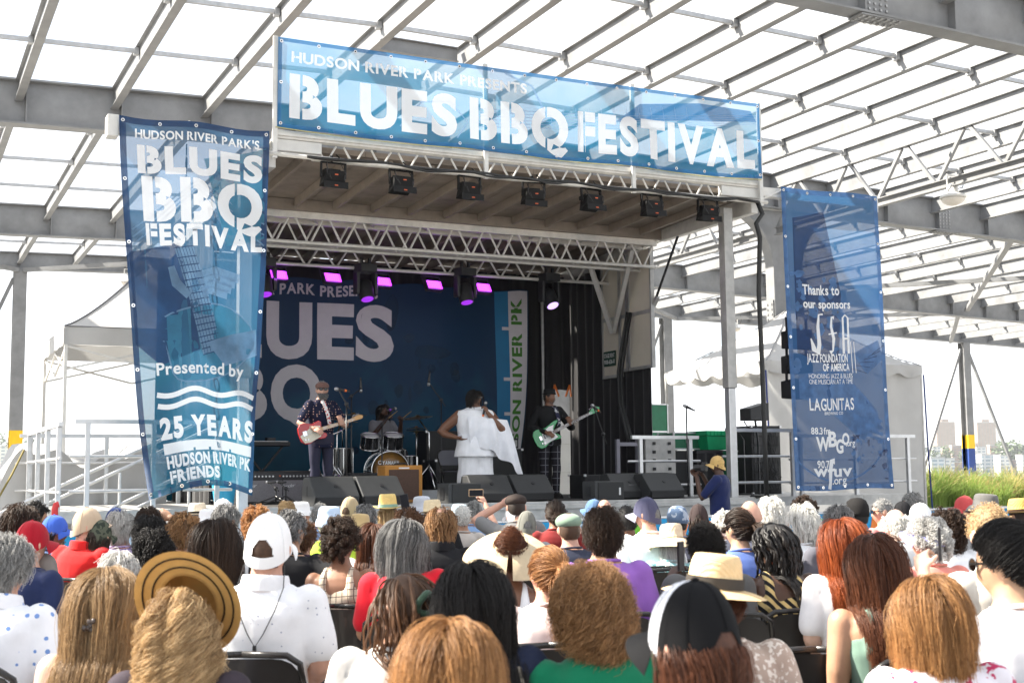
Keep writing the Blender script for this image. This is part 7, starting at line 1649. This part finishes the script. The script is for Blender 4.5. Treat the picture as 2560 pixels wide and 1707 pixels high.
guitar(t, mat('bass_green', (.005,.26,.07), .2, var=.08, coat=.6), mat('pickguard_white', (.8,.8,.78), .35, var=.03), mat('rosewood', (.07,.035,.02), .4, var=.2), JAZZ, [(-.12,-.13),(-.03,-.115),(.06,-.115),(.14,-.10),(.12,-.035),(.12,.05),(.16,.10),(.08,.11),(.0,.09),(-.07,.06),(-.10,-.02)], .78, 4, [(0,-.022),(.10,-.035),(.18,-.02),(.20,.02),(.16,.055),(.06,.05),(0,.022)], True)
strap(b, [(-.10,.17,1.16), (-.085,.165,1.30), (-.06,.10,1.46), (-.02,-.02,1.50)], cloth('bass_strap', (.03,.03,.06), 'floral', (.5,.5,.5), 24), .06)
# singer
A = {1: [(.255,-.01,1.36), (.54,-.07,1.10), (.33,.12,1.00)], -1: [(-.255,-.01,1.36), (-.38,.18,1.13), (-.13,.245,1.40)]}
Ys = 1.9; sc_ = sc_for(1186, 978, Ys, 1.745); WHT = (.86,.86,.88)
b, HM = performer('person in flowing white outfit singing into a hand microphone, one hand on hip', 1188, Ys, R(172), 'brown', A, WHT, WHT, headyaw=38, headpitch=6, scale=sc_, fat=1.66, sleeve='none', hands={1: {'n': (-1,.2,0), 'f': (-.9,.3,-.35), 'curl': 15}, -1: {'n': (.5,-.6,.2), 'f': (.35,-.1,.75), 'curl': 62}}, shirt_lo=.70, top_rings=[(.70,.325,.27,0), (.86,.295,.245,0), (1.0,.275,.215,0)], leg_r=(.115,.112,.125), wide_leg=True)
def dr(u, v):
    x = .18-.66*u-.26*v*u; y = .255-.10*abs(u-.4)*1.2+.03*math.sin(u*13+v*3)+.035*math.sin(u*24+v*2.5)*(.25+.75*v)+.02*v; x += .018*math.sin(u*17+v*5)*v; z = .022*math.sin(u*19)*v+ 1.33-.05*u-(.42+.36*u*u)*v-.14*u*v
    return (x, y+.06*math.sin(math.pi*v)*.5, z)
g = G().grid(dr, 30, 20); ob('draped_panel', g, cloth('chiffon_white', (.86,.86,.89)), b, smooth=True)
add_hair(b, HM, S('bob', 'black', .24, vol=.035), 1); glasses(b, HM)
ob('bracelet', G().tube([(.265+.038*math.cos(a), .09+.038*math.sin(a)*.6, 1.01+.03*math.sin(a)) for a in np.linspace(0, 6.28, 15)[:-1]], .010, 6, closed=True), mat('bracelet_silver', (.7,.7,.75), .2, .8, var=0), b)
t = place_world('hand_microphone', 'wireless microphone held to the singer\'s mouth', 'microphone', b, Matrix.Translation((-.10, .215, 1.475)) @ Matrix.Rotation(R(-10), 4, 'Y') @ Matrix.Rotation(R(-8), 4, 'X'))
ob('handle', G().lathe([(.016,-.14),(.017,-.05),(.022,.02),(.024,.045)], 12), BLACK, t, smooth=True); ob('mic_head', G().ell((0,0,.07), .027, .027, .03, 12, 8), GRAYM, t, smooth=True); ob('mic_ring', G().lathe([(.018,-.145),(.019,-.125),(.018,-.115)], 12), RING, t)
# drummer
def seated_performer(label, x, y, z0, rz, skn, shirt_c, hair_, arms, sc=1.0, yaw=0):
    body = link('person', seated_meshes(yaw, arms), skin(skn)); tag(body, label, 'person', 'band on stage'); body.location = (x, y, z0); body.rotation_euler = (0, 0, rz); body.scale = (sc,)*3; HM = head_M(yaw)
    m = cloth('drummer_shirt', shirt_c); link('shirt', shirt_mesh('tee', arms), m, body); link('trousers', _static('pants', pants_mesh), PANTS[2], body); link('shoes', _static('shoes', shoe_mesh), SHOE, body); add_hair(body, HM, hair_, 1); return body, HM
dq = P(957, 1008, Y=4.75)
b, HM = seated_performer('person with long black locks in grey tee behind the drum kit', dq.x, 4.75, dq.z-1.335, R(190), 'deep', (.20,.20,.21), S('dreads', 'black', .26, clump=1, n=110, k=12), 'mid:LR', 1.0, -15)
beard(b, HM, 'black', .02, 300)
st = thing('drum_throne', 'round black drum stool under the drummer', 'stool', (dq.x, 4.78, RZ_)); ob('seat', G().lathe([(.16,.36),(.17,.38),(.17,.42),(.15,.45),(.0,.45)], 20), BLACK, st, angle=40); g = G().tube([(0,0,.1),(0,0,.37)], .018, 8); leg3(g, (0,0), .25, .26); ob('tripod', g, CHROME, st)
for s_, lab in ((-1, 'drumstick in the hand on the floor tom side'), (1, 'drumstick in the hand on the snare side')):
    t = place_world('drumstick', lab, 'drumstick', b, Matrix.Translation((s_*.13, .40, 1.07)) @ Matrix.Rotation(R(-70), 4, 'X')); ob('stick', G().tube([(0,0,-.1),(0,0,.24),(0,0,.29),(0,0,.30)], [.0075,.0075,.004,.006], 8), mat('hickory', (.55,.36,.16), .5, var=.1), t)
# photographer in the pit
A = {1: [(.182,-.01,1.41), (.24,.14,1.18), (.09,.27,1.49)], -1: [(-.182,-.01,1.41), (-.21,.20,1.17), (-.05,.32,1.47)]}
Yp = -1.25; b, HM = performer('person in navy polo shirt and straw-coloured cap aiming a camera at the stage', 1796, Yp, R(40), 'deep', A, (.014,.022,.085), (.05,.05,.06), headyaw=10, scale=P(1796, 1137, Y=Yp).z/1.775, hands={1: {'n': (-.6,.3,-.2), 'f': (-.5,.4,.4), 'curl': 45}, -1: {'n': (.2,.2,.9), 'f': (.3,.5,.3), 'curl': 45}}, base_z=0, group='photographers')
add_hat(b, HM, ('cap', (.60,.40,.15))); add_hair(b, HM, S('buzz', 'black', .01), 1)
t = place_world('camera', 'black camera held up to the photographer\'s face', 'camera', b, Matrix.Translation((0, .22, 1.60)))
ob('camera_body', G().box(-.07,.07,-.035,.035,-.05,.045), BLACK, t, bevel=.008); ob('lens', G().lathe([(.036,0),(.038,.06),(.042,.11),(.040,.12)], 18, (0,.03,0), Matrix.Rotation(R(-90), 3, 'X')), BLACKM, t, angle=40); ob('viewfinder', G().box(-.025,.025,-.04,.03,.046,.075), BLACK, t, bevel=.006)
bpy.data.scenes.remove(_TS)
